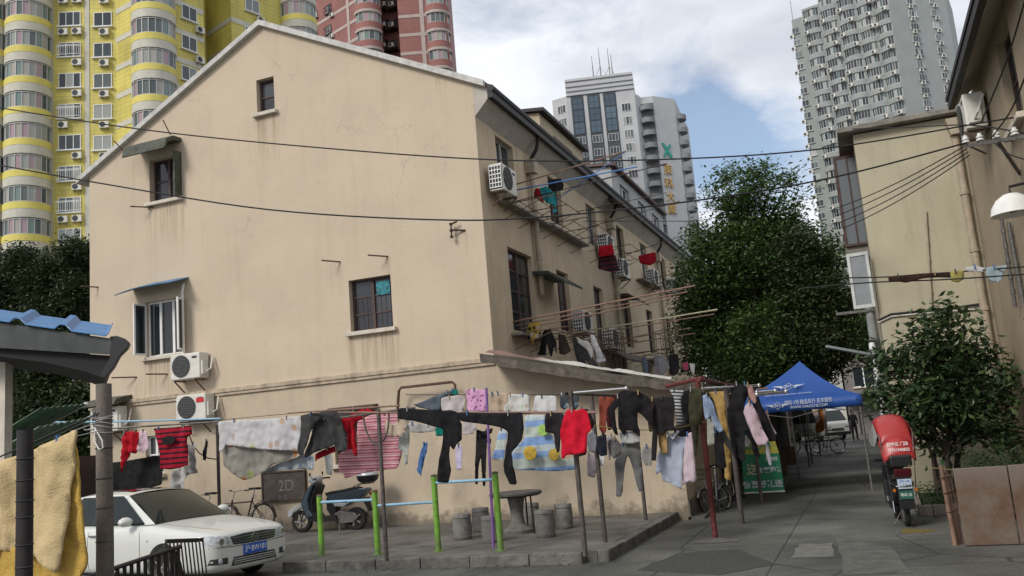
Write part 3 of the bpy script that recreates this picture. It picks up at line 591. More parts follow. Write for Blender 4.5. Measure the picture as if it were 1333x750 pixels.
def ac_unit(label,group,sc=1,simple=False,mt=None,cat='air conditioner',brk=True):
    t=thing('air_conditioner',label,cat,(0,0,0),group)
    b_=MB(); b_.box(-.42*sc,.42*sc,-.32*sc,0,0,.6*sc); b_.build('casing',mt or M_['whitep'],t,bevel=0 if simple else .02,local=True)
    f=MB(); f.lathe([(.0,0),(.25*sc,0),(.26*sc,.015),(.0,.016)],(-.12*sc,-.325*sc,.31*sc),16 if simple else 28,0,Matrix.Rotation(R(90),3,'X')); f.build('fan_disc',M_['grille'],t,local=True)
    if not simple:
        f=MB()
        for i in range(8): z=.31+(-.21+.06*i); hw=math.sqrt(max(0,.25**2-(z-.31)**2)); f.box(-.12-hw,-.12+hw,-.352,-.345,z-.004,z+.004)
        for i in range(7): x=-.12-.18+.06*i; hw=math.sqrt(max(0,.25**2-(x+.12)**2)); f.box(x-.004,x+.004,-.349,-.343,.31-hw,.31+hw)
        f.build('grille',M_['steel'],t,local=True)
        f=MB(); f.box(.2,.34,-.328,-.321,.47,.52); f.build('maker_plate',M_['grille'],t,local=True)
        f=MB(); f.box(.421,.47,-.28,-.08,.08,.4); f.tube([(.46,-.2,.12),(.6,-.15,.2),(.55,-.02,.5)],.02,6); f.build('valve_cover',M_['whitep'],t,local=True)
    if brk:
        f=MB(); 
        for x in(-.3*sc,.3*sc): f.bar((x,0,-.03),(x,-.36*sc,-.03),.03,.03); f.bar((x,-.34*sc,-.04),(x,0,-.3*sc),.025,.025)
        f.build('bracket',M_['rust'],t,local=True)
    return t
def kill(o):
    for c in kids(o): kill(c)
    bpy.data.objects.remove(o)
HAZ=1
tg=glassmat('tower_glass',[(.035,.045,.05),(.10,.12,.12),(.05,.065,.075),(.30,.31,.29),(.03,.035,.04),(.17,.19,.18)],None,.12)
tgp=glassmat('curtained_glass',[(.10,.12,.11),(.34,.24,.26),(.06,.075,.08),(.28,.29,.26),(.16,.22,.2),(.34,.32,.28)],None,.15)
gframe=mat('pale_aluminium',(.42,.43,.42),rough=.4)
# ---------- yellow tower ----------
YM=[tilemat('yellow_tile',(.62,.53,.13),(.57,.49,.12),(.44,.38,.14),amt=.16),mat('cream_tile_band',(.52,.50,.42),nz=1,amt=.12,streak=.4,dirt=(.3,.28,.22)),mat('yellow_gloss_tile',(.64,.55,.14),nz=.8,amt=.12,streak=.3,dirt=(.3,.26,.05))]
D=85
a0=XY(-75,150,85.5); a1=XY(152,150,86.5)
b1=XY(202,150,83.0); c1=XY(268,150,88.0); d0=XY(272,150,93); d1=XY(302,60,91.0); e1=XY(372,40,97); e2=XY(376,30,104)
YT=Tower('yellow_tower','tall yellow tiled tower block with rounded bay windows behind the gable','x' and XY(100,150,90),YM)
ztop=62
YT.wall([XY(-75,150,100),a0,a1,b1,c1,d0,d1,e1,XY(401,20,98),XY(407,20,112)],0,ztop,cap=[XY(300,20,125),XY(-60,150,125)])
bays=[(XY(37,150,85.6),2.0,263,42.1,37,308,ang(a0,a1)),(XY(202,150,84.4),1.95,76,42,202,76,R(20)),(XY(-14,150,85.6),1.6,263,42.1,-14,308,ang(a0,a1)),(XY(388,20,98),1.9,20,37,388,20,R(12))]
fl=3.08
PB={}
for bi,(c,r_,_,_,uu,vv,rz) in enumerate(bays):
    Dd=85.6 if bi in(0,2) else (84 if bi==1 else 98)
    zc=zat(uu,vv,Dd)-r_*0-.72     # sill height of one strip
    k0=int((zc-14)/fl); 
    pr=proto_bay(r_,1.5,gframe,tgp,11,R(170) if bi else R(178),R(370) if bi else R(362)); pr.location=c+ZU*(-50)
    zs=[zc+fl*(i-k0) for i in range(0,16) if zc+fl*(i-k0)<ztop-3]
    PS=None; n_=20
    for z in zs:
        # yellow parapet under the window, cream band below and above
        if PS is None:
            mb=MB();mb.lathe([(0,-.66),(r_+.12,-.66),(r_+.12,-.02),(0,-.02)],(0,0,0),n_); PS=mb.build('bay_parapet',YM[2],YT.root,smooth=True,local=True)
            mb=MB();mb.lathe([(0,-1.5),(r_+.10,-1.5),(r_+.10,-.665),(0,-.665)],(0,0,0),n_); PW=mb.build('bay_band',YM[1],PS,smooth=True,local=True); PW.location=(0,0,0); PS.location=c+ZU*z-W[YT.root]
        else:
            q=stamp(PS,c+ZU*z,0,YT.root); q2=PW.copy(); COL.objects.link(q2); q2.parent=q
        s_=stamp(pr,c+ZU*z,rz,YT.root); pn=kids(pr)[0].copy(); COL.objects.link(pn); pn.parent=s_
    kill(pr)
pA=proto_win(2.1,1.5,M_['white'],3,tg); pB=proto_win(1.75,1.5,M_['white'],2,tg); pC=proto_win(2.1,1.5,M_['white'],3,tg,cage=True)
def put(pr,pos,rz,root):
    s_=stamp(pr,pos,rz,root)
    for k_ in kids(pr): q=k_.copy(); COL.objects.link(q); q.parent=s_
    return s_
acY=ac_unit('small pale air conditioner on the yellow tower, one of many alike','air conditioners on the yellow tower',1.05,True)
def put_ac(pr,pos,rz,label=None): return copy_tree(pr,pos,rz,label)
def onseg(u,v,a,b_): return oL(u,v,(a.x,a.y),(b_.x,b_.y))
# correct oL for a line not through the origin
def oSeg(u,v,a,b_):
    d=ray(u,v); n_=V((b_.y-a.y,-(b_.x-a.x),0)); return O+d*((V((a.x,a.y,EYE))-O).dot(n_)/d.dot(n_))
def outw(a,b_):
    n_=V((b_.y-a.y,-(b_.x-a.x),0)).normalized(); 
    return n_ if n_.dot(V((0,0,0))-V((a.x,a.y,0)))>0 else -n_
random.seed(21)
def column(a,b_,u,vs,pr_list,root,acp=None,acs=(.0,),fl_=3.08,pz=None):
    rz=ang(a,b_); n_=outw(a,b_); al=(b_-a).normalized()
    for j,v in enumerate(vs):
        p=oSeg(u,v,a,b_); pr=random.choice(pr_list)
        put(pr,p+n_*.03-ZU*.75,rz,root)
        if acp:
            for s_ in acs:
                if random.random()<.75: put_ac(acp,p+n_*.05+al*s_-ZU*1.75,rz)
va=[-16,25,65,105,145,185.5,226,267,308,349]
column(a0,a1,91,va,[pA,pA,pA,pC],YT.root,acY,(-.55,.75))
column(a0,a1,134,[v+.5 for v in va],[pB],YT.root,acY,(.2,))
column(b1,c1,246,[-23,18,57,97,137,177,217],[pB],YT.root,acY,(1.1,))
column(d1,e1,328,[8,46,-30,84,122],[pB],YT.root,acY,(.9,))
# cream bands round the flat faces
wb=MB()
for v in [5,46,86,126,167,208,249,290,331]:
    z=zat(152,v,86.5)-.2
    for a,b_ in((a1,b1),(b1,c1),(d0,d1),(d1,e1)):
        n_=outw(a,b_)*.04; wb.add([a+n_+ZU*z,b_+n_+ZU*z,b_+n_+ZU*(z+.55),a+n_+ZU*(z+.55)],[(0,1,2,3)])
for a,b_,t in((a0,a1,.62),(a0,a1,.83),(a1,b1,.45)):
    n_=outw(a,b_)*.05; p=a+(b_-a)*t; al=(b_-a).normalized()*.22; wb.add([p-al+n_,p+al+n_,p+al+n_+ZU*ztop,p-al+n_+ZU*ztop],[(0,1,2,3)])
wb.build('cream_band',YM[1],YT.root)
for p_ in (pA,pB,pC): kill(p_)
# ---------- red tower ----------
RM=[tilemat('brick_red_tile',(.27,.115,.10),(.25,.105,.09),(.2,.1,.09),amt=.1),mat('pink_grey_band',(.40,.33,.30),nz=1,amt=.12)]
D=135
r0=XY(396,40,146);r1=XY(466,40,136);r2=XY(497,40,138);r3=XY(500,40,142);r4=XY(519,40,141);r5=XY(521,60,136);r6=XY(585,60,136);r7=XY(592,60,150)
RT=Tower('red_tower','brick red tower block with rounded corner bays rising behind the roof ridge',XY(500,40,142),RM)
rtop=92
RT.wall([XY(398,40,165),r0,r1,r2,r3,r4,r5,r6,r7],0,rtop,cap=[XY(520,40,170)])
for (c,r_,vv,Dd,rz,span) in ((XY(480,40,137.2),1.95,27,137,R(25),(R(160),R(370))),(XY(571,60,137.2),1.85,26,137,R(5),(R(170),R(375)))):
    zc=zat(480 if c.x<XY(520,50,137).x else 571,vv,Dd)-.7; f_=3.03
    pr=proto_bay(r_,1.5,gframe,tgp,9,*span); rp=mat('brick_red_parapet',(.28,.12,.105),nz=1,amt=.1)
    for i in range(-6,5):
        z=zc+f_*i
        for lo,hi,rr,mm,nm in((z-1.0,z-.02,r_+.12,rp,'bay_parapet'),(z+1.5,z+1.95,r_+.2,RM[1],'bay_band')): mb=MB(); mb.lathe([(0,lo),(rr,lo),(rr,hi),(0,hi)],c,20); mb.build(nm,mm,RT.root,smooth=True)
        s_=stamp(pr,c+ZU*z,rz,RT.root); pn=kids(pr)[0].copy(); COL.objects.link(pn); pn.parent=s_
    kill(pr)
wb=MB()
for v in [-8,18.5,45,71,97]:
    z=zat(526,v,136)-.25
    for a,b_ in((r0,r1),(r5,r6)):
        n_=outw(a,b_)*.05; wb.add([a+n_+ZU*z,b_+n_+ZU*z,b_+n_+ZU*(z+.5),a+n_+ZU*(z+.5)],[(0,1,2,3)])
for a,b_,u in((r0,r1,455),(r5,r6,551)):
    n_=outw(a,b_)*.07; p=oSeg(u,50,a,b_); p.z=0; al=(b_-a).normalized()*.3; wb.add([p-al+n_,p+al+n_,p+al+n_+ZU*rtop,p-al+n_+ZU*rtop],[(0,1,2,3)])
wb.build('pale_band',RM[1],RT.root)
pw=proto_win(1.4,1.5,M_['darkwood'],2,tg,cage=True); pv_=proto_win(1.1,1.3,M_['darkwood'],2,tg)
acR=ac_unit('small grey air conditioner on the red tower, one of many alike','air conditioners on the red tower',1.0,True)
column(r0,r1,428,[-14,12,39],[pw],RT.root,acR,(.9,)); column(r0,r1,411,[-10,19,44],[pv_],RT.root)
# balconies in the recess
for v in (-12,14.5,41,67.5,94):
    for u,Dd in((503,141),(514,140.5)):
        p=oSeg(u,v,r3,r4); f=MB(); f.box(p.x-.9,p.x+.9,p.y-1.5,p.y,p.z-.1,p.z+.08)
        for i in range(10): x=p.x-.88+i*.195; f.box(x-.015,x+.015,p.y-1.48,p.y-1.45,p.z+.08,p.z+1.0)
        f.box(p.x-.9,p.x+.9,p.y-1.5,p.y-1.44,p.z+.95,p.z+1.02)
        bo=f.build('balcony',M_['darkwood'],RT.root); put(pv_,V((p.x,p.y-.03,p.z+.7)),ang(r3,r4),RT.root)
        put_ac(acR,V((p.x+.3,p.y-1.5,p.z+.1)),ang(r3,r4))
kill(pw);kill(pv_);
# ---------- white tower with gold characters ----------
WM=[mat('white_tower_tile',(.46,.47,.48),nz=.3,amt=.08,streak=.25,dirt=(.3,.31,.33)),mat('slate_panel',(.075,.085,.095),nz=1,amt=.15)]
D=190
w0=XY(719,135,192);w1=XY(736,115,190.5);w2=XY(824,105,189);w3=XY(833,130,190);w4=XY(850,133,189.5);w5=XY(878,133,192.5);w6=XY(892,133,214)
WT=Tower('white_tower','pale grey white tower with gold characters and roof antennas beyond the eaves',XY(800,130,200),WM)
zA=zat(719,131,192);zB=zat(780,101,190);zC=zat(829,125,190); zD=zat(850,130,192)
WT.wall([XY(722,135,215),w0,w1],0,zA,cap=[XY(740,115,215)]); WT.wall([XY(740,105,210),w1,w2,XY(826,105,210)],0,zB); WT.wall([w2,w3,XY(836,125,210)],0,zC,cap=[XY(820,125,210)])
WT.wall([w3,w4,w5,w6],0,zD,cap=[XY(860,133,236)])
f=MB()
for z in (zB-.4,zB-1.6,zB-2.8):
    f.box(*(sorted((w1.x,w2.x))),min(w1.y,w2.y)-.0,max(w1.y,w2.y),z,z+.25)
kz=f; f=MB()
n_=outw(w1,w2)
for z in(zB-.2,zB-1.4,zB-2.4,zB-3.4): f.add([w1+n_*.3+ZU*z,w2+n_*.3+ZU*z,w2+n_*.3+ZU*(z+.5),w1+n_*.3+ZU*(z+.5),w1+ZU*z,w2+ZU*z,w2+ZU*(z+.5),w1+ZU*(z+.5)],[(0,1,2,3),(0,1,5,4),(3,2,6,7)])
f.build('louvre_band',WM[0],WT.root)
pg=proto_win(1.9,1.75,M_['white'],3,tg,sill=False); pd=proto_win(2.0,1.6,M_['white'],3,glassmat('slate_glass',[(.03,.04,.05),(.05,.06,.075),(.10,.12,.14)],None),sill=False); 
blue=glassmat('blue_curtain_glass',[(.07,.11,.15),(.09,.14,.18),(.05,.08,.11)],None)
pbk=proto_win(2.2,2.7,mat('slate_frame',(.05,.055,.06)),2,blue,sill=False,top=.5)
slope=lambda v:(v-130)*.1
vs=[128+17.3*i for i in range(0,19)]
for s_,u in enumerate((751,772.5,793.5)):
    n_=outw(w1,w2); al=(w2-w1).normalized(); p=oSeg(u,128,w1,w2); p.z=0
    q=p+n_*.06; f=MB(); f.add([q-al*1.35,q+al*1.35,q+al*1.35+ZU*(zB-3.5),q-al*1.35+ZU*(zB-3.5)],[(0,1,2,3)]); f.build('slate_strip',WM[1],WT.root)
    zt0=zB-3.9
    for i in range(3): put(pbk,p+n_*.12+ZU*(zt0-2.75*(i+1)),ang(w1,w2),WT.root)
    z=zt0-8.25-2.2
    while z>10: put(pd,p+n_*.12+ZU*z,ang(w1,w2),WT.root); z-=2.93
    if s_==0: pass
for u,a,b_,zz in((730,w0,w1,zA-3.5),(814,w1,w2,zB-8.2)):
    p=oSeg(u,128,a,b_); p.z=0; n_=outw(a,b_); z=zz
    while z>22: put(pg,p+n_*.05+ZU*z,ang(a,b_),WT.root); z-=2.93
for p_ in(pg,pd,pbk): kill(p_)
# rounded balconies
def balc(c,r_,rz,root,m1):
    f=MB(); f.lathe([(0,0),(r_,0),(r_,1.05),(r_-.12,1.05),(r_-.12,.15),(0,.15)],c,12,0,None,R(180)+rz,R(360)+rz); return f.build('balcony',m1,root,smooth=True)
bm_=mat('grey_balcony_render',(.22,.23,.24),nz=.8,amt=.2,streak=.4)
z=zD-3.2
cc=oSeg(841,140,w3,w4); cc.z=0; ce=w5+(w6-w5)*.25; 
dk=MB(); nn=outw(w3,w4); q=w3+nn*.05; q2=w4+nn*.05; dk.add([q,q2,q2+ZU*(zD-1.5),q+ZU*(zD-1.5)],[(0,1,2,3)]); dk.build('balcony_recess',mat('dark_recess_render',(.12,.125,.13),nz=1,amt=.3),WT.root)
while z>16: balc(cc+ZU*z,1.5,ang(w3,w4),WT.root,bm_); z-=2.8
z=zD-4.5
while z>16: balc(w5+outw(w5,w6)*.2+(w6-w5).normalized()*1.6+ZU*z,1.7,ang(w5,w6),WT.root,bm_); z-=2.93
gold=mat('gold_letters',(.50,.33,.12),rough=.5); teal=mat('teal_emblem',(.03,.28,.22),rough=.5)
al=(w5-w4).normalized(); nn=outw(w4,w5)
def rotface(al,nn): return Matrix((al,ZU,nn)).transposed()
Mf=rotface(al,nn)
for ch,v,u_ in zip('東科大厦',(222,240,257,273),(869,870.5,872.5,874.3)):
    p=oSeg(u_,v,w4,w5)+nn*.15; text('gold_character',ch,2.5,p,Mf,gold,WT.root,.1,bold=.03,sx=.95)
p=oSeg(867.8,196.5,w4,w5)+nn*.15
f=MB()
def loc2(pts): return [p+al*a*.8+ZU*b_*.75 for a,b_ in pts]
f.prism(loc2([(-1.6,2.1),(-.9,2.2),(0,.9),(1.3,2.2),(1.5,1.5),(.5,.2),(1.5,-1.2),(1.4,-2.1),(.6,-1.9),(-.1,-.6),(-.9,-2.1),(-1.5,-1.9),(-.6,0)]),nn*.1); f.build('emblem',teal,WT.root)
f=None
for u,v,Dd in((770,71,198),(779,58,197),(791,60,196),(795,68,196)):
    f=MB(); b0=oD(u+ (98-v)*.06+1,100,Dd); zt_=zat(u,v,Dd); f.tube([(b0.x,b0.y,b0.z-1),(b0.x,b0.y,zt_)],[.16,.05],6); 
    if u in(779,791): 
        for s_ in(-1,1): f.bar((b0.x+s_*1.6,b0.y,b0.z-.5),(b0.x,b0.y,b0.z+2.4),.08,.08)
    f.build('antenna',M_['steel'],WT.root)
# ---------- grey tower ----------
GM=[mat('grey_green_render',(.255,.275,.26),nz=.25,amt=.1,streak=.35,dirt=(.17,.18,.175)),mat('grey_bay_render',(.30,.315,.305),nz=.5,amt=.14,streak=.45,dirt=(.17,.18,.175)),mat('light_grey_render',(.315,.335,.325),nz=.3,amt=.08,streak=.2,dirt=(.22,.24,.23))]
def gp(u,D): return XY(u,32,D)
us=[1031,1046,1069,1092,1117,1140,1162]; Ds=[204.5,203,200.5,198,195.4,192.8,190]
P=[gp(u,d) for u,d in zip(us,Ds)]; gR=gp(1236,196.5); gR2=gp(1243,215)
GT=Tower('grey_tower','tall grey green tower block crowded with stacked bay windows on the right',gp(1120,205),GM)
ztl=zat(1037,24,204); ztops=[zat(1050,8,202),zat(1080,-8,200),zat(1100,-25,197),zat(1130,-35,194),zat(1155,-45,191)]
GT.wall([gp(1034,220),P[0],P[1],gp(1050,222)],0,ztl,cap=[])
for i in range(5): GT.wall([P[i+1],P[i+2]],0,ztops[i]); 
GT.wall([P[6],gR,gR2],0,ztops[4],mi=2); 
mb=MB(); 
for i in range(5):
    q=[P[i+1]+ZU*ztops[i],P[i+2]+ZU*ztops[i],P[i+2]+ZU*ztops[i]+V((6,18,0)),P[i+1]+ZU*ztops[i]+V((6,18,0))]; mb.add(q,[(0,1,2,3)]); mb.add([P[i+1],P[i+1]+V((6,18,0)),P[i+1]+V((6,18,ztops[i])),P[i+1]+ZU*ztops[i]],[(0,1,2,3)])
mb.build('roof_step',GM[0],GT.root)
f_=2.92
random.seed(31)
acG=ac_unit('tiny grey air conditioner on the grey tower, one of many alike','air conditioners on the grey tower',1.15,True)
bf=glassmat('bay_glass',[(.025,.03,.035),(.12,.14,.14),(.04,.05,.055),(.34,.35,.33),(.02,.025,.025),(.08,.12,.13),(.05,.055,.06)],None,.15)
wf=mat('window_white_frame',(.5,.51,.5),rough=.5,rand=.3)
nbay=0;nac=0
for i in range(5):
    a,b_=P[i+1],P[i+2]; c=(a+b_)/2; nn=outw(a,b_); rz=ang(a,b_); half=(b_-a).length/2
    if nn.dot(V((math.sin(rz),-math.cos(rz),0)))<0: rz+=math.pi
    r_=2.6; cc=c-nn*(math.sqrt(r_**2-min(half*.86,2.5)**2)); aa=math.asin(min(.99,half*.86/r_)); mid=R(270)
    pr=proto_bay(r_,1.75,wf,bf,6,mid-aa,mid+aa); z=ztops[i]-2.6; SS=None; zmin=(10,22,42,48,50)[i]
    while z>zmin:
        pn0=None
        if SS is None:
            mb=MB(); mb.lathe([(r_-.5,-1.07),(r_+.1,-1.07),(r_+.15,-.02),(r_-.4,-.02)],(0,0,0),10,0,None,mid-aa*1.04,mid+aa*1.04)
            SS=mb.build('bay_shell',GM[1],GT.root,smooth=True,local=True); SS.location=cc+ZU*z-W[GT.root]; SS.rotation_euler=(0,0,rz); mb=MB(); mb.lathe([(r_+.2,1.76),(r_+.2,1.84),(r_-.3,1.84)],(0,0,0),10,0,None,mid-aa*1.1,mid+aa*1.1); SH=mb.build('bay_hood',GM[1],SS,smooth=True,local=True); SH.location=(0,0,0)
        else:
            q=stamp(SS,cc+ZU*z,rz,GT.root); q2=SH.copy(); COL.objects.link(q2); q2.parent=q
        if nbay<105 and zat(us[i+1],(345,320,225,195,180)[i],Ds[i+1])<z<zat(us[i+1],-20,Ds[i+1]):
            s_=stamp(pr,cc+ZU*z,rz,GT.root); pn=kids(pr)[0].copy(); COL.objects.link(pn); pn.parent=s_; nbay+=1
            al=(b_-a).normalized()
            if random.random()<.8 and nac<150:
                put_ac(acG,c+nn*1.0+al*random.choice((-1.2,1.25,.9))+ZU*(z-1.15),rz); nac+=1
        z-=f_
    kill(pr)
pw=proto_win(2.3,1.4,wf,3,bf); pn_=proto_win(1.5,1.4,wf,2,bf)
def col2(a,b_,u,z,zmin,pr,acs):
    rz=ang(a,b_); nn=outw(a,b_); p=oSeg(u,60,a,b_); p.z=0; al=(b_-a).normalized()
    if nn.dot(V((math.sin(rz),-math.cos(rz),0)))<0: rz+=math.pi
    while z>zmin:
        put(pr,p+nn*.05+ZU*z,rz,GT.root)
        if random.random()<.85: put_ac(acG,p+nn*.05+al*acs+ZU*(z-.95),rz)
        z-=f_
col2(P[6],gR,1195,zat(1190,5,193),54,pw,-.4); col2(P[6],gR,1223,zat(1222,2,195),54,pn_,.5); col2(P[0],P[1],1038.5,ztl-3.5,14,pn_,-.9)
for p_ in(pw,pn_): kill(p_)
f=MB(); p=gp(1033,204); f.tube([(p.x,p.y,ztl),(p.x,p.y,ztl+4.5)],.06,5); 
f.build('antenna',M_['steel'],GT.root)
kill(acG);kill(acR);kill(acY)
# ================= buildings on the right of the lane =================
XR=2.54; YR=19.5
TB=thing('corner_house','pale yellow rendered house wall with flat concrete parapet beyond the magnolia shrub','house',(XR,YR,0))
h=MB(); wallface(h,(0,YR,0),U,Ng,[(.5,0),(9,0),(9,7.45),(.5,7.45)],[])
wallface(h,(.5,0,0),Us,V((-1,0,0)),[(YR,0),(34,0),(34,7.45),(YR,7.45)],[(22,23.2,4.2,5.6),(26,27.2,4.2,5.6),(26,27.2,1.2,2.6)]); h.add([(9,YR,0),(9,34,0),(9,34,7.45),(9,YR,7.45)],[(0,1,2,3)]);h.add([(.5,34,0),(9,34,0),(9,34,7.45),(.5,34,7.45)],[(0,1,2,3)])
h.build('wall',M_['tan'],TB)
h=MB(); h.box(.2,9.2,YR-.22,34.2,7.48,7.60); h.build('parapet',M_['concrete'],TB,bevel=.02)
for y0,z0 in((22,4.2),(26,4.2),(26,1.2)): window(TB,(.5,0,0),Us,V((-1,0,0)),y0,y0+1.2,z0,z0+1.4,M_['white'],2,1,sill=False,depth=.12)
h=MB(); 
for z in(.02,1.0,1.95): h.box(.05,.5-.003,20.4,23.6,5.25+z,5.33+z)
for y in(20.4,21.4,22.5,23.55):
    h.box(.05,.09,y,y+.05,5.33,7.2)
h.box(.05,.497,20.35,20.4,5.25,5.3);h.box(.05,.1,20.35,20.4,5.3,7.25);h.box(.3,.33,20.35,20.4,5.3,7.25); 
bx=h.build('enclosed_balcony',mat('rusty_brown_frame',(.07,.04,.035),nz=10,amt=.4),TB)
h=MB(); h.box(.1,.495,20.37,20.38,5.3,7.2); h.box(.07,.075,20.4,23.55,5.35,7.2); h.build('pane',mat('dull_grey_glass',(.12,.13,.14),rough=.2),bx)
h=MB(); h.box(.05,.497,20.42,23.6,5.0,5.24); h.build('slab',M_['concrete'],TB)
# white framed sash hinged out over the lane
h=MB(); M=Matrix.Rotation(R(-8),3,'Z'); o_=V((.03,YR-.15,0)); Ux=M@V((1,0,0)); Nx=M@V((0,1,0))
z0,z1=3.78,4.93
for q in((0,.06,z0,z1),(.36,.42,z0,z1),(.06,.36,z0,z0+.07),(.06,.36,z1-.07,z1)): obox(h,o_,Ux,Nx,q[:2],(0,.05),q[2:])
sw_=h.build('open_sash',mat('pale_sash_paint',(.50,.52,.50),nz=8,amt=.15),TB,bevel=.006); h=MB(); obox(h,o_,Ux,Nx,(.055,.365),(.02,.028),(z0+.06,z1-.06)); h.build('pane',mat('frosted_grey_pane',(.22,.235,.245),rough=.3,nz=3,amt=.15),sw_)
# drain pipes and cables on that wall
def pipe(pts,r,m,par,name='drain_pipe'):
    h=MB(); h.tube(pts,r,10); 
    for i in range(1,6):
        p=V(pts[0]).lerp(V(pts[-1]),i/6)
        if len(pts)==2: h.tube([p-ZU*.04,p+ZU*.04],r*1.25,10)
    return h.build(name,m,par,smooth=True)
pipe([(XR-.16,YR-.12,7.0),(XR-.16,YR-.12,0)],.075,M_['pipe'],TB)
h=MB(); h.prism([(XR-.3,YR-.28,7.35),(XR-.02,YR-.28,7.35),(XR-.08,YR-.28,7.02),(XR-.24,YR-.28,7.02)],(0,.24,0)); h.build('rain_hopper',M_['pipe'],TB)
pipe([oY(1205,275,YR-.04),oY(1213,400,YR-.04)],.022,M_['pipe'],TB,'conduit')
pts=[oY(u,v,YR-.03) for u,v in((1143,420),(1160,412),(1200,408),(1240,405),(1275,402))]; pipe(pts,.018,M_['whitep'],TB,'cable')
pts=[oY(u,v-3,YR-.05) for u,v in((1143,420),(1160,412),(1200,408),(1240,404),(1275,399))]; pipe(pts,.022,M_['wire'],TB,'cable')
# ---- near wing on the right
RB=thing('brown_house','brownish beige house with dark overhanging eave at the right edge','house',(XR,17.5,0))
h=MB(); wallface(h,(XR,0,0),Us,V((-1,0,0)),[(3,0),(YR-.002,0),(YR-.002,7.3),(3,7.3)],[(13.5,14.6,5.6,7.0),(9,10.2,5.6,7.0),(15.2,16.4,1.5,3.0)])
h.add([(XR,3,0),(10,3,0),(10,3,7.3),(XR,3,7.3)],[(0,1,2,3)])
h.build('wall',M_['tan2'],RB)
for y0 in(13.5,9): window(RB,(XR,0,0),Us,V((-1,0,0)),y0,y0+1.1,5.6,7.0,old,2,2,depth=.12)
window(RB,(XR,0,0),Us,V((-1,0,0)),15.2,16.4,1.5,3.0,old,2,2,depth=.12)
h=MB(); h.add([(XR+.05,3,7.34),(2.2,3,7.02),(2.2,17.3,7.02),(XR+.05,17.3,7.34),(XR+.05,3,7.30),(2.2,3,6.98),(2.2,17.3,6.98),(XR+.05,17.3,7.30)],[(0,1,2,3),(4,5,6,7),(2,3,7,6)]); h.build('eave_soffit',M_['soffit'],RB)
h=MB(); h.box(2.1,2.2,3,17.35,6.96,7.16); h.add([(2.08,3,7.12),(6.5,3,9.6),(6.5,17.4,9.6),(2.08,17.4,7.12),(2.08,3,7.2),(6.5,3,9.7),(6.5,17.4,9.7),(2.08,17.4,7.2)],[(0,1,2,3),(4,5,6,7),(2,3,7,6),(0,3,7,4)]); h.add([(XR,17.3,7.3),(9,17.3,7.3),(6.5,17.3,9.6)],[(0,1,2)]); h.build('roof',M_['dark'],RB)
pipe([oX(1303,280,XR-.08),oX(1322,400,XR-.08)],.03,M_['steel'],RB,'conduit')
pipe([oX(1313,290,XR-.05),oX(1333,400,XR-.05)],.03,M_['steel'],RB,'conduit')
# shuttered air conditioner up under the eave
ac0=ac_unit('x','air conditioners on the beige and brown houses')
# grid on the end that faces the camera when mounted on a side wall
f=MB()
for i in range(6): z=.06+.095*i; f.box(-.445,-.421,-.30,-.02,z,z+.02)
for i in range(5): y=-.30+.068*i; f.box(-.45,-.4215,y,y+.012,.05,.56)
f.build('end_louvre',M_['white'],ac0,local=True)
f=MB(); f.box(-.4208,-.4195,-.31,-.01,.03,.57); f.build('end_panel',M_['grille'],ac0,local=True)
ac0.location=oX(1283,172,XR-.05); ac0.rotation_euler=(0,0,R(-90)); ac0['label']='air conditioner in a dark bracket under the eave of the brown house'
def AC(p,rz,label): return copy_tree(ac0,p,rz,label)
p=oY(254.5,494,G-.02); AC(V((p.x,G-.04,p.z)),0,'air conditioner below the white casement window on the gable')
p=oY(262,547,G-.02); o=AC(V((p.x,G-.04,p.z)),0,'air conditioner with a red badge just above the clothes line')
f=MB(); f.box(.16,.38,-.334,-.325,.40,.50); f.build('red_badge',mat('red_badge',(.5,.02,.03)),o,local=True)
p=oY(150,562,G-.02); AC(V((p.x,G-.04,p.z)),0,'air conditioner under the small mossy hood at the far left of the gable')
h=MB(); a=oY(132,532,G-.0);b_=oY(172,520,G); h.prism([(a.x,G,b_.z+.12),(a.x,G-.5,b_.z+.02),(a.x,G-.6,a.z+.02),(a.x,G-.55,a.z+.0),(a.x,G,b_.z+.02)],(b_.x-a.x,0,0)); h.build('window_hood',M_['moss'],HB)
for y,z,lb in ((17.75,7.05,'air conditioner highest on the lane wall nearest the gable corner'),(26.2,7.05,'air conditioner right of the third downpipe bracket under the eave'),(27.9,6.55,'lower air conditioner beside the hanging red cloth'),(22.9,4.35,'air conditioner below the mossy green awning on the lane wall'),(25.7,4.1,'air conditioner with pale front under the bamboo poles'),(32.6,6.9,'air conditioner on the lane wall left of the treetop'),(36.3,7.05,'air conditioner at the far end of the lane wall beside the tree')):
    AC(V((C+.1,y,z)),R(90),lb)
# insulator cross arm with the white insulators
ia=thing('insulator_arm','white insulators on a steel cross arm at the brown house corner','insulator arm',oY(1258,188,14.2))
a=oY(1256,190,14.2); b_=oY(1345,176,13.2); h=MB(); h.bar(a,b_,.05,.05); h.bar(a+(b_-a)*.5,V((XR,14.5,(a.z+b_.z)/2-.35)),.04,.04); h.build('arm',M_['steel'],ia)
INS=[a+(b_-a)*t+ZU*.03 for t in(.03,.25,.5,.76)]
for p in INS: h=MB(); h.lathe([(0,.12),(.028,.12),(.03,.09),(.05,.075),(.05,.06),(.025,.05),(.055,.03),(.055,.012),(.02,0),(0,0)],p,14); h.build('insulator',M_['white'],ia,smooth=True)
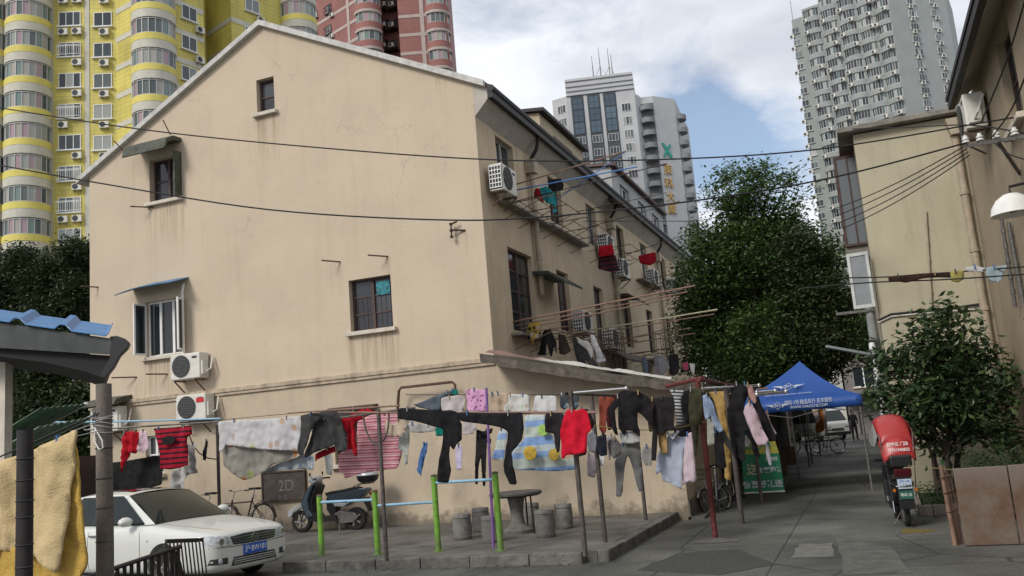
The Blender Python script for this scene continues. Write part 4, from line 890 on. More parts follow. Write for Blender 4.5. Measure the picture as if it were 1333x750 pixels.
# dome lamp
lp=thing('wall_lamp','white enamel dome lamp hanging at the right edge of the brown house','lamp',oX(1319,262,1.95))
p=oX(1320,279,1.95); h=MB(); h.lathe([(.03,.26),(.09,.245),(.17,.19),(.23,.10),(.255,.0),(.235,.0),(.21,.09),(.15,.17),(.03,.22)],p,28); h.build('shade',M_['white'],lp,smooth=True)
h=MB(); h.lathe([(0,.02),(.05,.03),(.06,.08),(.03,.16),(0,.16)],p,14); h.build('bulb',mat('dull_bulb',(.12,.12,.11),rough=.2),lp,smooth=True)
h=MB(); h.tube([p+ZU*.24,p+ZU*.34,V((XR,p.y+.1,p.z+.42))],.018,8); h.build('bracket',M_['dark'],lp)
# twig nest like climber above the lamp
# ================= lane end =================
EB=thing('end_house','distant pale grey house closing the lane behind the tree','house',(-6,70,0))
h=MB(); wallface(h,(0,70,0),U,Ng,[(-26,0),(-1.4,0),(-1.4,8.6),(-26,8.6)],[(-4.6+3.2*i-6.4,-3.2+3.2*i-6.4,z,z+1.5) for i in range(3) for z in(1.4,4.5,6.6)]); h.box(-26,-1.4,70.35,84,0,8.6); h.build('wall',mat('pale_grey_render',(.5,.5,.46),nz=1,amt=.1,streak=.5),EB)
for i in range(3):
    for z in(1.4,4.5,6.6): window(EB,(0,70,0),U,Ng,-11+3.2*i,-9.6+3.2*i,z,z+1.5,M_['white'],2,1,sill=False)
h=MB(); h.box(-26.3,-1.1,69.6,84.3,8.6,8.9); h.build('roof',M_['concrete'],EB)
EB2=thing('low_house','low dark shopfront house across the end of the lane behind the van','house',(3,66,0))
h=MB(); wallface(h,(0,66,0),U,Ng,[(-1.2,0),(14,0),(14,5.6),(-1.2,5.6)],[(-.6,.8,0,2.3),(1.4,3.4,.8,2.4),(-.6,.8,3.2,4.6)]); h.box(-1.2,14,66.35,80,0,5.6); h.build('wall',mat('grey_brown_render',(.17,.15,.14),nz=1,amt=.25,streak=.5),EB2)
window(EB2,(0,66,0),U,Ng,1.4,3.4,.8,2.4,old,3,1); window(EB2,(0,66,0),U,Ng,-.6,.8,3.2,4.6,M_['white'],2,1)
h=MB(); h.box(-1.5,14,64.6,66,2.6,2.75); h.build('canopy',M_['tile'],EB2)
# grey shed and dark fence between (left side of the lane far on)
FB=thing('far_row_house','dark low row house continuing along the left side of the lane','house',(-5,43.4,0))
h=MB(); wallface(h,(-4.4,0,0),Us,Ns,[(43.4,0),(62,0),(62,3.4),(43.4,3.4)],[(45,46,0,2),(48,49.4,1,2.2),(52,53,0,2),(56,57.4,1,2.2)]); h.add([(-4.4,43.4,0),(-9,43.4,0),(-9,43.4,3.4),(-4.4,43.4,3.4)],[(0,1,2,3)]); h.add([(-4.4,62,0),(-9,62,0),(-9,62,3.4),(-4.4,62,3.4)],[(0,1,2,3)]); h.box(-9,-4.1,43.2,62.2,3.4,3.55); h.build('wall',mat('dark_brown_render',(.11,.085,.07),nz=1,amt=.3,streak=.5),FB)
h=MB(); h.box(-4.65,-4.6,43.6,61.8,0,2.9); h.build('door',M_['darkwood'],FB)
RW=thing('lane_wall','grey brown wall running along the right side of the lane beyond the tent','wall',(.6,34.2,0))
h=MB(); h.box(.6,.85,34.05,58,0,2.6); h.build('wall',mat('grey_lane_render',(.15,.14,.12),nz=1,amt=.25,streak=.5),RW); h=MB(); h.box(.52,.93,34.05,58,2.602,2.72); h.build('coping',M_['concrete'],RW)
# utility pole, cctv mast with lamp arm
up=thing('utility_pole','stout grey concrete utility pole under the open white sash','pole',oY(1142,560,22.5)*1)
p=oY(1133,410,22.5); up.location=(p.x,22.5,0); W[up]=V((p.x,22.5,0))
h=MB(); h.tube([(p.x,22.5,0),(p.x,22.5,p.z+.25)],[.13,.10],14); h.build('shaft',mat('pale_concrete_pole',(.24,.25,.25),nz=4,amt=.25),up,smooth=True)
h=MB(); h.bar((p.x-.75,22.4,p.z+.1),(p.x+.4,22.4,p.z+.1),.06,.06); h.build('cross_arm',M_['steel'],up)
h=MB(); h.box(p.x-.14,p.x+.14,22.3,22.42,p.z-1.1,p.z-.6); h.build('junction_box',M_['dark'],up)
cm_=thing('camera_mast','slim white mast with a security camera and long grey arm beside the shrub','camera mast',oY(1152,560,18.6))
p=oY(1152,560,18.6); t_=oY(1139,458,18.6); cm_.location=(p.x,18.6,0); W[cm_]=V((p.x,18.6,0))
h=MB(); h.tube([(p.x,18.6,0),(p.x,18.6,t_.z+.05)],[.035,.028],10); h.build('pole',M_['white'],cm_,smooth=True)
h=MB(); a=oY(1141,463,18.55); b_=oY(1075,451,18.3); h.bar(a,b_,.10,.05); h.build('lamp_arm',mat('grey_lamp_arm',(.25,.27,.27),rough=.4),cm_,bevel=.01)
h=MB(); c=oY(1136,455,18.5); h.lathe([(0,.14),(.05,.13),(.06,.06),(.055,0),(0,0)],c,14); h.build('camera_housing',M_['white'],cm_,smooth=True)
# ================= planter, board, hedge =================
pa=oZ(1189,641,0); pb=oZ(1198,672,0); pc=oZ(1244,678,0)
h=MB(); h.add([pa+ZU*.06,pb+ZU*.06,V((XR,pb.y,.06)),V((XR,YR,.06)),V((pa.x,YR,.06))],[(0,1,2,3,4)]); h.build('planter_soil',mat('dark_soil',(.028,.03,.018),nz=14,amt=.6,bump=.8,bs=40),kind='structure')
pe=thing('planter_edging','row of pale upright paving blocks edging the flowerbed beside the electric scooter','planter edging',pb)
def blocks(a,b_,n_,inward):
    for i in range(n_):
        p=a+(b_-a)*((i+.5)/n_); d_=(b_-a)/n_; h=MB(); h.cbox((p.x,p.y,.085+.006*math.sin(i*3.1)),(d_.length*.94,.10,.17),math.atan2(d_.y,d_.x)+.02*math.sin(i*5)); h.build('block',blk,pe,bevel=.008)
blk=mat('pinkish_paving_block',(.27,.235,.20),nz=9,amt=.25,bump=.3,rand=.15)
blocks(pb,V((pb.x+1.6,pb.y,0)),8,0); blocks(V((pa.x,pa.y,0)),pb,14,0)
bd_=thing('stained_board','large rust stained board standing on edge at the bottom right corner','board',(.85,12.62,0))
m,n,l,b=newmat('rust_stained_board'); geo=n.new('ShaderNodeNewGeometry'); x=n.new('ShaderNodeTexNoise'); x.inputs['Scale'].default_value=2.3; x.inputs['Detail'].default_value=10; x.inputs['Roughness'].default_value=.68; l.new(geo.outputs['Position'],x.inputs['Vector'])
r=n.new('ShaderNodeValToRGB'); e=r.color_ramp.elements; e[0].position=.36; e[0].color=(.15,.125,.10,1); e[1].position=.66; e[1].color=(.10,.042,.025,1); q=e.new(.5); q.color=(.135,.09,.065,1); l.new(x.outputs['Fac'],r.inputs[0])
s_=n.new('ShaderNodeSeparateXYZ'); l.new(geo.outputs['Position'],s_.inputs[0]); mr_=n.new('ShaderNodeMapRange'); mr_.inputs['From Min'].default_value=.68; mr_.inputs['From Max'].default_value=.95; l.new(s_.outputs[2],mr_.inputs['Value']); k=n.new('ShaderNodeMix'); k.data_type='RGBA'; l.new(mr_.outputs[0],k.inputs['Factor']); l.new(r.outputs[0],k.inputs['A']); k.inputs['B'].default_value=(.17,.14,.12,1); l.new(k.outputs['Result'],b.inputs['Base Color']); b.inputs['Roughness'].default_value=.9
h=MB(); h.box(.90,1.50,12.62,12.67,.01,.95); h.box(1.515,2.3,12.622,12.672,.01,.955); h.build('panel',m,bd_,bevel=.008)
h=MB(); h.box(.93,2.3,12.69,12.74,.3,.36); h.box(.93,2.3,12.69,12.74,.7,.76); h.build('rear_batten',M_['wood'],bd_)
random.seed(8)
for i,lb in enumerate(('thickest weathered bamboo stake by the stained board','thin leaning bamboo stake by the stained board','short bamboo stake behind the stained board edge')):
    h=MB(); x=.80+.045*i; h.tube([(x+.0,12.75+.1*i,0),(x-.01+.01*i,12.8+.1*i,.5),(x-.02+.01*i,12.8+.1*i,.98-.08*i)],[.03-.006*i,.028-.006*i,.024-.006*i],8); 
    for z in(.2,.42,.66,.85): h.tube([(x-.02*z,12.77+.1*i,z-.008),(x-.02*z,12.77+.1*i,z+.008)],.033-.006*i,8)
    h.build('bamboo_stake',M_['bamboo'],label=lb,cat='stake',group='stakes by the board')
# ================= foliage =================
def leafmat(name,cols,rough=.45,trans=.25):
    m,n,l,b=newmat(name); g_=n.new('ShaderNodeNewGeometry'); r=n.new('ShaderNodeValToRGB'); e=r.color_ramp.elements
    e[0].color=(*cols[0],1); e[1].color=(*cols[-1],1)
    for i,c in enumerate(cols[1:-1]): q=e.new((i+1)/(len(cols)-1)); q.color=(*c,1)
    l.new(g_.outputs['Random Per Island'],r.inputs[0]); l.new(r.outputs[0],b.inputs['Base Color']); b.inputs['Roughness'].default_value=rough; b.inputs['Specular IOR Level'].default_value=.35
    tr=n.new('ShaderNodeBsdfTranslucent'); l.new(r.outputs[0],tr.inputs[0]); mx=n.new('ShaderNodeMixShader'); mx.inputs[0].default_value=trans; l.new(b.outputs[0],mx.inputs[1]); l.new(tr.outputs[0],mx.inputs[2]); l.new(mx.outputs[0],n['Material Output'].inputs[0]); return m
def crown(blobs,nleaf,size,droop=.2,clump=.32,per=26,seed=1,asp=.42):
    rnd=random.Random(seed); mb=MB(); vs=[];fs=[]; tot=sum(b_[1]**2 for b_ in blobs); pts=[]
    for c,r_ in blobs:
        k=max(1,int(nleaf*r_*r_/tot/per))
        for _ in range(k):
            d=V((rnd.gauss(0,1),rnd.gauss(0,1),rnd.gauss(0,1))).normalized(); q=c+d*r_*(rnd.random()**.4)
            pts.append(q); 
            for _ in range(per):
                p=q+V((rnd.gauss(0,clump),rnd.gauss(0,clump),rnd.gauss(0,clump*.7))); a=rnd.uniform(0,6.28); el=rnd.gauss(-droop,.45); s=size*rnd.uniform(.6,1.3)
                dx=V((math.cos(a)*math.cos(el),math.sin(a)*math.cos(el),math.sin(el))); w_=dx.cross(V((rnd.gauss(0,.5),rnd.gauss(0,.5),1))).normalized()
                up=w_.cross(dx); i=len(vs); m_=p+dx*s*.5-up*s*.06
                vs+=[p,m_+w_*s*asp*.5,p+dx*s,m_-w_*s*asp*.5]; fs.append((i,i+1,i+2,i+3))
    me=bpy.data.meshes.new('crown'); me.from_pydata(vs,[],fs); return me,pts
def tree(name,label,cat,base,blobs,nleaf,size,lm,tr_r=.16,group=None,seed=1,limbs=40,top=None,kw={}):
    t=thing(name,label,cat,base,group); me,pts=crown(blobs,nleaf,size,seed=seed,**kw); me.materials.append(lm)
    o=bpy.data.objects.new('crown',me); COL.objects.link(o); o.parent=t; o.location=-V(base)
    rnd=random.Random(seed); base=V(base); top=top or sum((b_[0] for b_ in blobs),V((0,0,0)))/len(blobs)
    h=MB(); k=6; sp=[base.lerp(top,i/k)+V((rnd.uniform(-.08,.08),rnd.uniform(-.08,.08),0))*(i>0)*min(1,tr_r*6) for i in range(k+1)]; h.tube(sp,[tr_r*(1.15-.75*i/k) for i in range(k+1)],10)
    for q in rnd.sample(pts,min(limbs,len(pts))):
        s=sp[rnd.randint(k//3,k)]; mid=s.lerp(q,.55)+V((rnd.uniform(-.15,.15),rnd.uniform(-.15,.15),rnd.uniform(-.05,.2)))*min(1,tr_r*7); h.tube([s,mid,q],[tr_r*.35,tr_r*.2,tr_r*.06],5)
    h.build('trunk',bark,t,smooth=True); return t
bark=mat('dark_bark',(.05,.038,.03),nz=8,amt=.4,bump=.6,bs=20)
lmC=leafmat('tree_leaf',[(.04,.07,.022),(.065,.12,.03),(.05,.09,.03),(.12,.18,.045)])
lmD=leafmat('purplish_leaf',[(.036,.05,.022),(.06,.07,.03),(.05,.095,.03)])
YT_=27
def bl(lst,Y,dy=.8): return [(oY(u,v,Y+random.uniform(-dy,dy)),r_/1158*Y*1.0) for u,v,r_ in lst]
random.seed(14)
main=[(988,213,5),(1000,222,9),(970,226,9),(945,232,14),(935,262,10),(985,245,24),(1025,238,12),(1038,262,9),(960,268,22),(965,295,34),(1012,285,28),(1032,305,24),(925,320,30),(960,335,50),(1010,335,52),(1055,345,42),(915,370,36),(960,385,55),(1010,390,58),(1060,395,45),(915,420,36),(955,440,52),(1005,445,55),(1050,440,45),(1085,420,26),(920,465,28),(965,480,36),(1010,480,34),(1045,480,28),(1080,455,26),(1085,400,14),(905,400,22),(895,350,10),(890,440,12),(1052,248,5),(930,245,7),(905,300,9),(1075,320,8),(1100,455,8),(955,215,5),(1030,222,5),(896,470,12)]
tree('broadleaf_tree','tall dense dark green tree standing over the lane behind the blue tent','tree',(-2.75,27,0),bl(main,27,1.2),100000,.145,lmC,.2,seed=3,limbs=90,top=oY(990,300,27),kw=dict(clump=.22,per=26))
side=[(1035,350,20),(1040,400,22),(1030,440,20),(1055,420,22),(1050,470,20),(1040,318,14),(1055,345,18),(1066,378,20),(1078,408,20),(1080,440,20),(1068,470,20)]
tree('purple_leaf_tree','darker purplish tree at the right flank of the tall lane tree','tree',(-2.9,28.2,0),bl(side,26.2,.8),42000,.13,lmD,.10,seed=5,limbs=40,top=V((-2.5,27.6,4.5)),kw=dict(clump=.26,per=22))
lmL=leafmat('dark_leaf',[(.02,.032,.014),(.035,.055,.02),(.055,.08,.028)])
for i,(b_,lb,bs_) in enumerate(([[(100,330,26),(80,350,30),(105,380,30),(70,390,34),(100,420,32),(112,345,20)],'dark tree top just left of the gable corner',(95,27)],[[(30,345,34),(10,370,36),(50,370,34),(20,410,38),(60,420,34)],'rounder dark tree at the left edge behind the blue roof',(25,28)],[[(20,470,44),(70,470,42),(100,470,34),(15,530,44),(60,530,44),(105,525,34),(0,500,30),(40,575,40),(95,575,34)],'dark low bushes below the blue shed roof',(55,26)])):
    Y=30 if i<2 else 24
    p=oY(bs_[0],560,Y); tree('garden_tree',lb,'tree',(p.x,Y,0),bl(b_,Y,1),26000 if i<2 else 42000,.2,lmL,.14,'trees left of the gable',seed=20+i,limbs=20,kw=dict(clump=.3,per=22))
# magnolia like shrub
lmS=leafmat('large_shrub_leaf',[(.025,.045,.022),(.04,.075,.03),(.05,.09,.035),(.09,.13,.045)],.35)
random.seed(2)
sb_=[(1215,415,16),(1232,408,14),(1255,425,14),(1205,445,24),(1240,450,26),(1275,455,20),(1175,475,26),(1215,480,32),(1255,485,30),(1295,485,20),(1165,510,26),(1205,520,34),(1250,525,34),(1290,525,26),(1180,550,24),(1220,560,30),(1265,560,24),(1305,560,22),(1150,470,12),(1146,520,12),(1313,500,12),(1190,425,10),(1225,398,8)]
tree('leafy_shrub','large leafed dark shrub tree growing in the flowerbed before the pale wall','shrub',(1.15,17.6,.06),[(c_,r_*.86) for c_,r_ in bl(sb_,17.4,.45)],6900,.165,lmS,.045,seed=9,limbs=70,kw=dict(clump=.16,per=11,droop=.35,asp=.45))
h=MB()
rnd=random.Random(5)
for i in range(4):
    a=V((.95+.12*i,17.7+.1*i,.05)); e=oY(1195+22*i,545+6*(i%2),17.6); h.tube([a,a.lerp(e,.5)+V((.08*(-1)**i,0,.05)),e],[.04,.03,.02],7)
h.build('bare_stem',bark,bpy.data.objects['leafy_shrub'],smooth=True)
# hedge and low greens
lmH=leafmat('hedge_leaf',[(.018,.04,.012),(.03,.065,.016),(.04,.085,.02)])
hb=[(V((1.35+.3*i,15.0+.25*(i%2),z)),.24) for i in range(8) for z in(.25,.55,.82)]
tree('clipped_hedge','low clipped green hedge behind the rust stained board','hedge',(2.2,15.1,.06),hb,12000,.045,lmH,.03,seed=6,limbs=20,kw=dict(clump=.08,per=20,asp=.5))
gb=[(V((rnd.uniform(.85,2.3),rnd.uniform(16.4,19),.12)),.18) for i in range(26)]
me,_=crown(gb,5000,.07,seed=4,clump=.12,per=14); me.materials.append(lmH); o=bpy.data.objects.new('ground_cover',me); COL.objects.link(o); tag(o,'dark low ground cover growing in the flowerbed','ground cover',kind='stuff')
# creeper hanging by the lamp
cb=[(oY(u,v,15),.12) for u,v in((1328,300),(1330,320),(1325,335),(1322,345))]
# dark tarpaulin lean-tos added to darken the lane's left side beyond the tent
tarp=mat('added_dark_tarpaulin',(.03,.03,.035),nz=3,amt=.4,rough=.8)
for i,(y0,y1,m_c,lb) in enumerate(((26.5,31.5,tarp,'dark tarpaulin awning added to shade the lane wall just beyond the tent'),(33,39,mat('added_brown_tarpaulin',(.06,.035,.025),nz=3,amt=.4),'brownish tarpaulin awning added for shade farther down the lane wall'))):
    t=thing('awning',lb,'awning',(EXT,y0,0),'tarpaulin awnings added to shade the lane'); h=MB(); n_=12
    vs=[]; 
    for j in range(n_+1):
        y=y0+(y1-y0)*j/n_; sg=.06*math.sin(j*2.3); vs+=[(EXT+.04,y,2.42),(EXT+.7,y,2.3-sg*.5),(EXT+1.35,y,2.12+sg),(EXT+1.38,y,1.75+sg*.8)]
    h.add(vs,[(4*j+q,4*j+4+q,4*j+5+q,4*j+1+q) for j in range(n_) for q in range(3)]); h.build('sheet',m_c,t,smooth=True,solid=.01)
    for y in(y0+.1,y1-.1): h=MB(); h.tube([(EXT+1.33,y,0),(EXT+1.33,y,2.1)],.025,8); h.build('post',M_['steel'],t)
# stored goods under the awnings
random.seed(77)
cb_=mat('brown_cardboard',(.16,.10,.06),nz=5,amt=.3)
for i,(x,y,s,lb) in enumerate(((EXT+.45,27.3,.55,'cardboard carton nearest the tent under the dark awning'),(EXT+.5,28.3,.7,'large cardboard carton under the dark awning'),(EXT+.4,34,.6,'cardboard carton under the brownish awning'))):
    h=MB(); h.cbox((x,y,s/2),(s,s,s),R(8*i),0); h.cbox((x,y,s+.006),(s*1.02,s*.5,.01),R(8*i)); tag(h.build('carton',cb_,bevel=.01),lb,'carton',group='cartons under the awnings')
# orange and white clothes hanging under the far side of the tent

bfn=thing('shade_board_fence','tall board fence, nearly black in place of tree shade, along the left of the lane behind the tent','fence',(-3.2,21.5,0))  # boards put along the wall; the tree's deep shade is in their colour
fbm=mat('shade_dark_board',(.022,.018,.016),nz=4,amt=.5,rough=.85,streak=.6)
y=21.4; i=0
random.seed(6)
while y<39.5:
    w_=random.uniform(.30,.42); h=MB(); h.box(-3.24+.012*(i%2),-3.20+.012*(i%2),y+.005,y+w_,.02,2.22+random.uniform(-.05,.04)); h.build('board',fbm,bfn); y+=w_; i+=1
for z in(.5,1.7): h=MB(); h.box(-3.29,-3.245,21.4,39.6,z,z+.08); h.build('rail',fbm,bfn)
for i,(bx_,by_,pts_,lb) in enumerate(((-4.9,44.5,[(-4.2,44,5.2,1.7),(-2.6,44.5,5.6,1.8),(-1.2,45,5.4,1.5),(-3.4,46.5,6.6,1.7),(-5.6,45,5.6,1.6),(-2.2,47.5,6.2,1.6)],'broad tree added to shade the lane beyond the tall tree'),(1.3,38.5,[(1.2,38,4.6,1.3),(.2,39,5.0,1.3),(-.6,38,5.0,1.0),(1.8,40,5.6,1.4),(.6,41,5.8,1.3)],'added shade tree behind the low wall on the right of the lane'))):  # trees added, mostly hidden behind the front crown, to darken the lane
    tree('added_shade_tree',lb,'tree',(bx_,by_,0),[(V(p[:3]),p[3]) for p in pts_],16000,.2,lmC,.14,'added shade trees down the lane',seed=40+i,limbs=30,kw=dict(clump=.32,per=22))
# repair patches and litter on the ground
def gpatch(name,px,m,z):
    P=[oZ(u,v,z) for u,v in px]; D=[]
    for i,p in enumerate(P):
        q=P[(i+1)%len(P)]; D+=[p.lerp(q,j/5)+V((random.uniform(-.03,.03),random.uniform(-.03,.03),0)) for j in range(5)]
    h=MB(); h.prism(D,(0,0,-.003)); h.build(name,m,kind='structure')
gpatch('concrete_patch',[(1030,726),(1084,724),(1083,707),(1040,708)],mat('pale_patch_concrete',(.145,.145,.13),nz=6,amt=.3,bump=.3,blotch=.5),.006)
gpatch('asphalt_patch',[(830,742),(940,748),(1010,735),(960,715),(880,720)],mat('dark_asphalt_patch',(.05,.052,.048),nz=20,amt=.4,bump=.6,bs=60),.005)
gpatch('concrete_patch',[(1090,700),(1160,712),(1190,745),(1100,748)],mat('worn_patch_concrete',(.10,.102,.09),nz=4,amt=.4,bump=.3,blotch=.6),.0065)
rnd=random.Random(91); vs=[];fs=[]
for i in range(420):
    k=rnd.random()
    if k<.35: p=V((rnd.uniform(-8.8,-3.5),12.0-abs(rnd.gauss(0,.12)),.012))
    elif k<.6: p=V((rnd.uniform(-8.7,-3.8),16.95-abs(rnd.gauss(0,.25)),.165))
    elif k<.8: p=V((-3.05+abs(rnd.gauss(0,.2)),rnd.uniform(17,34),.012))
    else: p=V((rnd.uniform(-3,.8),rnd.uniform(11,30),.012))
    a=rnd.uniform(0,6.28); s=rnd.uniform(.02,.055); d=V((math.cos(a),math.sin(a),rnd.uniform(0,.3)))*s; w_=V((-math.sin(a),math.cos(a),rnd.uniform(-.2,.2)))*s*.35; j=len(vs); vs+=[p,p+d*.5+w_,p+d,p+d*.5-w_]; fs.append((j,j+1,j+2,j+3))
me=bpy.data.meshes.new('fallen_leaves'); me.from_pydata(vs,[],fs); me.materials.append(leafmat('dry_leaf',[(.10,.07,.03),(.18,.15,.09),(.05,.06,.02),(.3,.28,.24)],.8)); o=bpy.data.objects.new('fallen_leaves',me); COL.objects.link(o); tag(o,'dry fallen leaves and scraps along the kerb and lane','litter',kind='stuff')
# ================= clothes racks =================
def post(name,pts,r,m,label,cat,group=None,extra=None):
    h=MB(); h.tube(pts,r,10); 
    if extra: extra(h)
    return h.build(name,m,label=label,cat=cat,group=group,smooth=True)
PG='posts of the clothes racks'
A0=V((-3.74,11.73,.15)); ZP=2.3
pole_m=mat('grey_brown_iron_post',(.095,.08,.075),nz=12,amt=.45,rough=.6,metal=.2)
def arm(c,zz,up=.55,le=.75,dirx=1):
    def f(h):
        pts=[(c.x,c.y,zz-up)]+[(c.x+dirx*le*math.sin(t)*.9,c.y,zz-up+up*(1-math.cos(t))) for t in [R(a) for a in(20,40,60,80,90)]]; h.tube(pts,.014,6)
    return f
def vpost(p,z1,r,label,m=None,**k): return post('rack_post',[p,(p[0],p[1],z1)],r,m or pole_m,label,'post',PG,**k)
p495=(-6.93,12.03,.15)
vpost(p495,2.36,.032,'grey brown iron post in front of the pink striped blanket',extra=lambda h:(h.tube([(-7.6,12.03,2.3),(-6.3,12.03,2.34)],.018,8),arm(V(p495),2.32,.5,.3,-1)(h),arm(V(p495),2.32,.45,.2,1)(h)))
vpost(A0,2.35,.036,'grey post behind the red sweater nearest the kerb corner')
vpost((-3.84,13.07,.15),2.35,.034,'grey post just right of the red sweater')
vpost((-3.89,15.9,.15),2.3,.034,'slim post behind the grey leggings')
lp_=oY(285,662,15.6); vpost((oY(284,600,15.6).x,15.6,.15),2.55,.035,'dark iron post with curved brackets behind the white car bonnet',m=mat('dark_iron_post',(.05,.042,.04),nz=12,amt=.4),extra=lambda h:arm(V((oY(284,600,15.6).x,15.6,0)),2.52,.7,.85,-1)(h))
vpost((-2.38,13.98,0),2.42,.042,'dull red steel post set in a cement patch in the lane',m=M_['redpaint'])
vpost((-2.25,16.05,0),2.40,.045,'brown post second back from the red post in the lane')
vpost((-2.28,19.48,0),2.4,.036,'thin grey post in front of the green banner')
pp=oY(633,505,13.0); pq=oY(637,640,13.0); post('purple_pole',[pp,V((pq.x,13.0,.15))],.022,mat('purple_paint',(.20,.10,.30),nz=10,amt=.2),'bright purple clothes pole standing behind the black trousers','pole')
# rails
def rail(a,b_,r,m,label,sag=0,group='rails and lines of the drying yard',knob=False,name='clothes_rail',cat='rail'):
    a=V(a);b_=V(b_); k=14 if sag else 1; h=MB(); pts=[a.lerp(b_,i/k)-ZU*sag*4*(i/k)*(1-i/k) for i in range(k+1)]; h.tube(pts,r,8)
    if knob:
        for q in(a,b_): h.lathe([(0,-.035),(.03,-.02),(.035,0),(.03,.02),(0,.035)],q,10)
    return h.build(name,m,label=label,cat=cat,group=group,smooth=True)
rail(oY(440,537,12.05),oY(690,538,11.85),.016,M_['bamboo'],'thin bamboo rail carrying the long black trousers')
rail(oY(640,537,11.8),oY(776,537,11.75),.018,mat('pinkish_wood_rail',(.25,.15,.13),nz=8),'pinkish wooden rail ending beside the red sweater')
rail(oY(733,513,11.9),oY(815,506,12.6),.022,M_['chrome'],'bright stainless rail under the annex roof edge',knob=True)
rail(oY(914,506,14.02),oY(988,502,14.6),.022,M_['chrome'],'bright stainless rail right of the red post',knob=True)
rail(oY(985,511,14.4),oY(1009,509,14.7),.02,M_['chrome'],'upper short stainless rail before the blue tent',knob=True)
rail(oY(985,514,14.0),oY(1023,510,14.3),.02,M_['chrome'],'lower short stainless rail before the blue tent',knob=True)
rail((-3.8,11.6,2.32),(-3.8,16.6,2.32),.025,pole_m,'long grey rail running back along the kerb posts')
rail((-2.33,13.8,2.42),(-2.25,19.6,2.40),.03,M_['redpaint'],'red rail running back over the lane posts')
rail(oY(868,503,15.2),(-2.3,14.0,2.45),.035,M_['redpaint'],'red cross beam from the annex to the red post')
rail(oY(770,553,12.9),oY(918,549,13.9),.006,mat('yellow_rope',(.36,.28,.06),rough=.8),'yellow rope sagging between the kerb post and red post',sag=.10,name='rope',cat='rope')
rail(oY(28,550,14.2),oY(287,545,15.5),.02,M_['paleblue'],'pale blue pipe carrying the red clothes',sag=.02)
rail(oY(110,560,14.6),oY(287,549,15.7),.018,M_['steel'],'grey pipe just under the pale blue pipe')
rail(oY(284,547,15.5),oY(440,533,15.1),.006,M_['wire'],'wire carrying the white dotted bedsheets')
rail(oY(375,538,12.9),oY(520,528,12.05),.014,M_['bamboo'],'bamboo rail carrying the dark grey trousers')
rail(oY(528,514,15.6),oY(745,514,15.4),.007,M_['wire'],'wire carrying the pale tops behind',sag=.0)
rail(oY(905,520,16.5),oY(1000,505,16.9),.016,M_['bamboo'],'bamboo rail above the tan cloth')
rail(oY(1180,606,14.6),oY(1244,612,12.8),.004,mat('thin_yellow_line',(.3,.25,.1)),'thin line from the electric scooter to the board',name='line',cat='line')
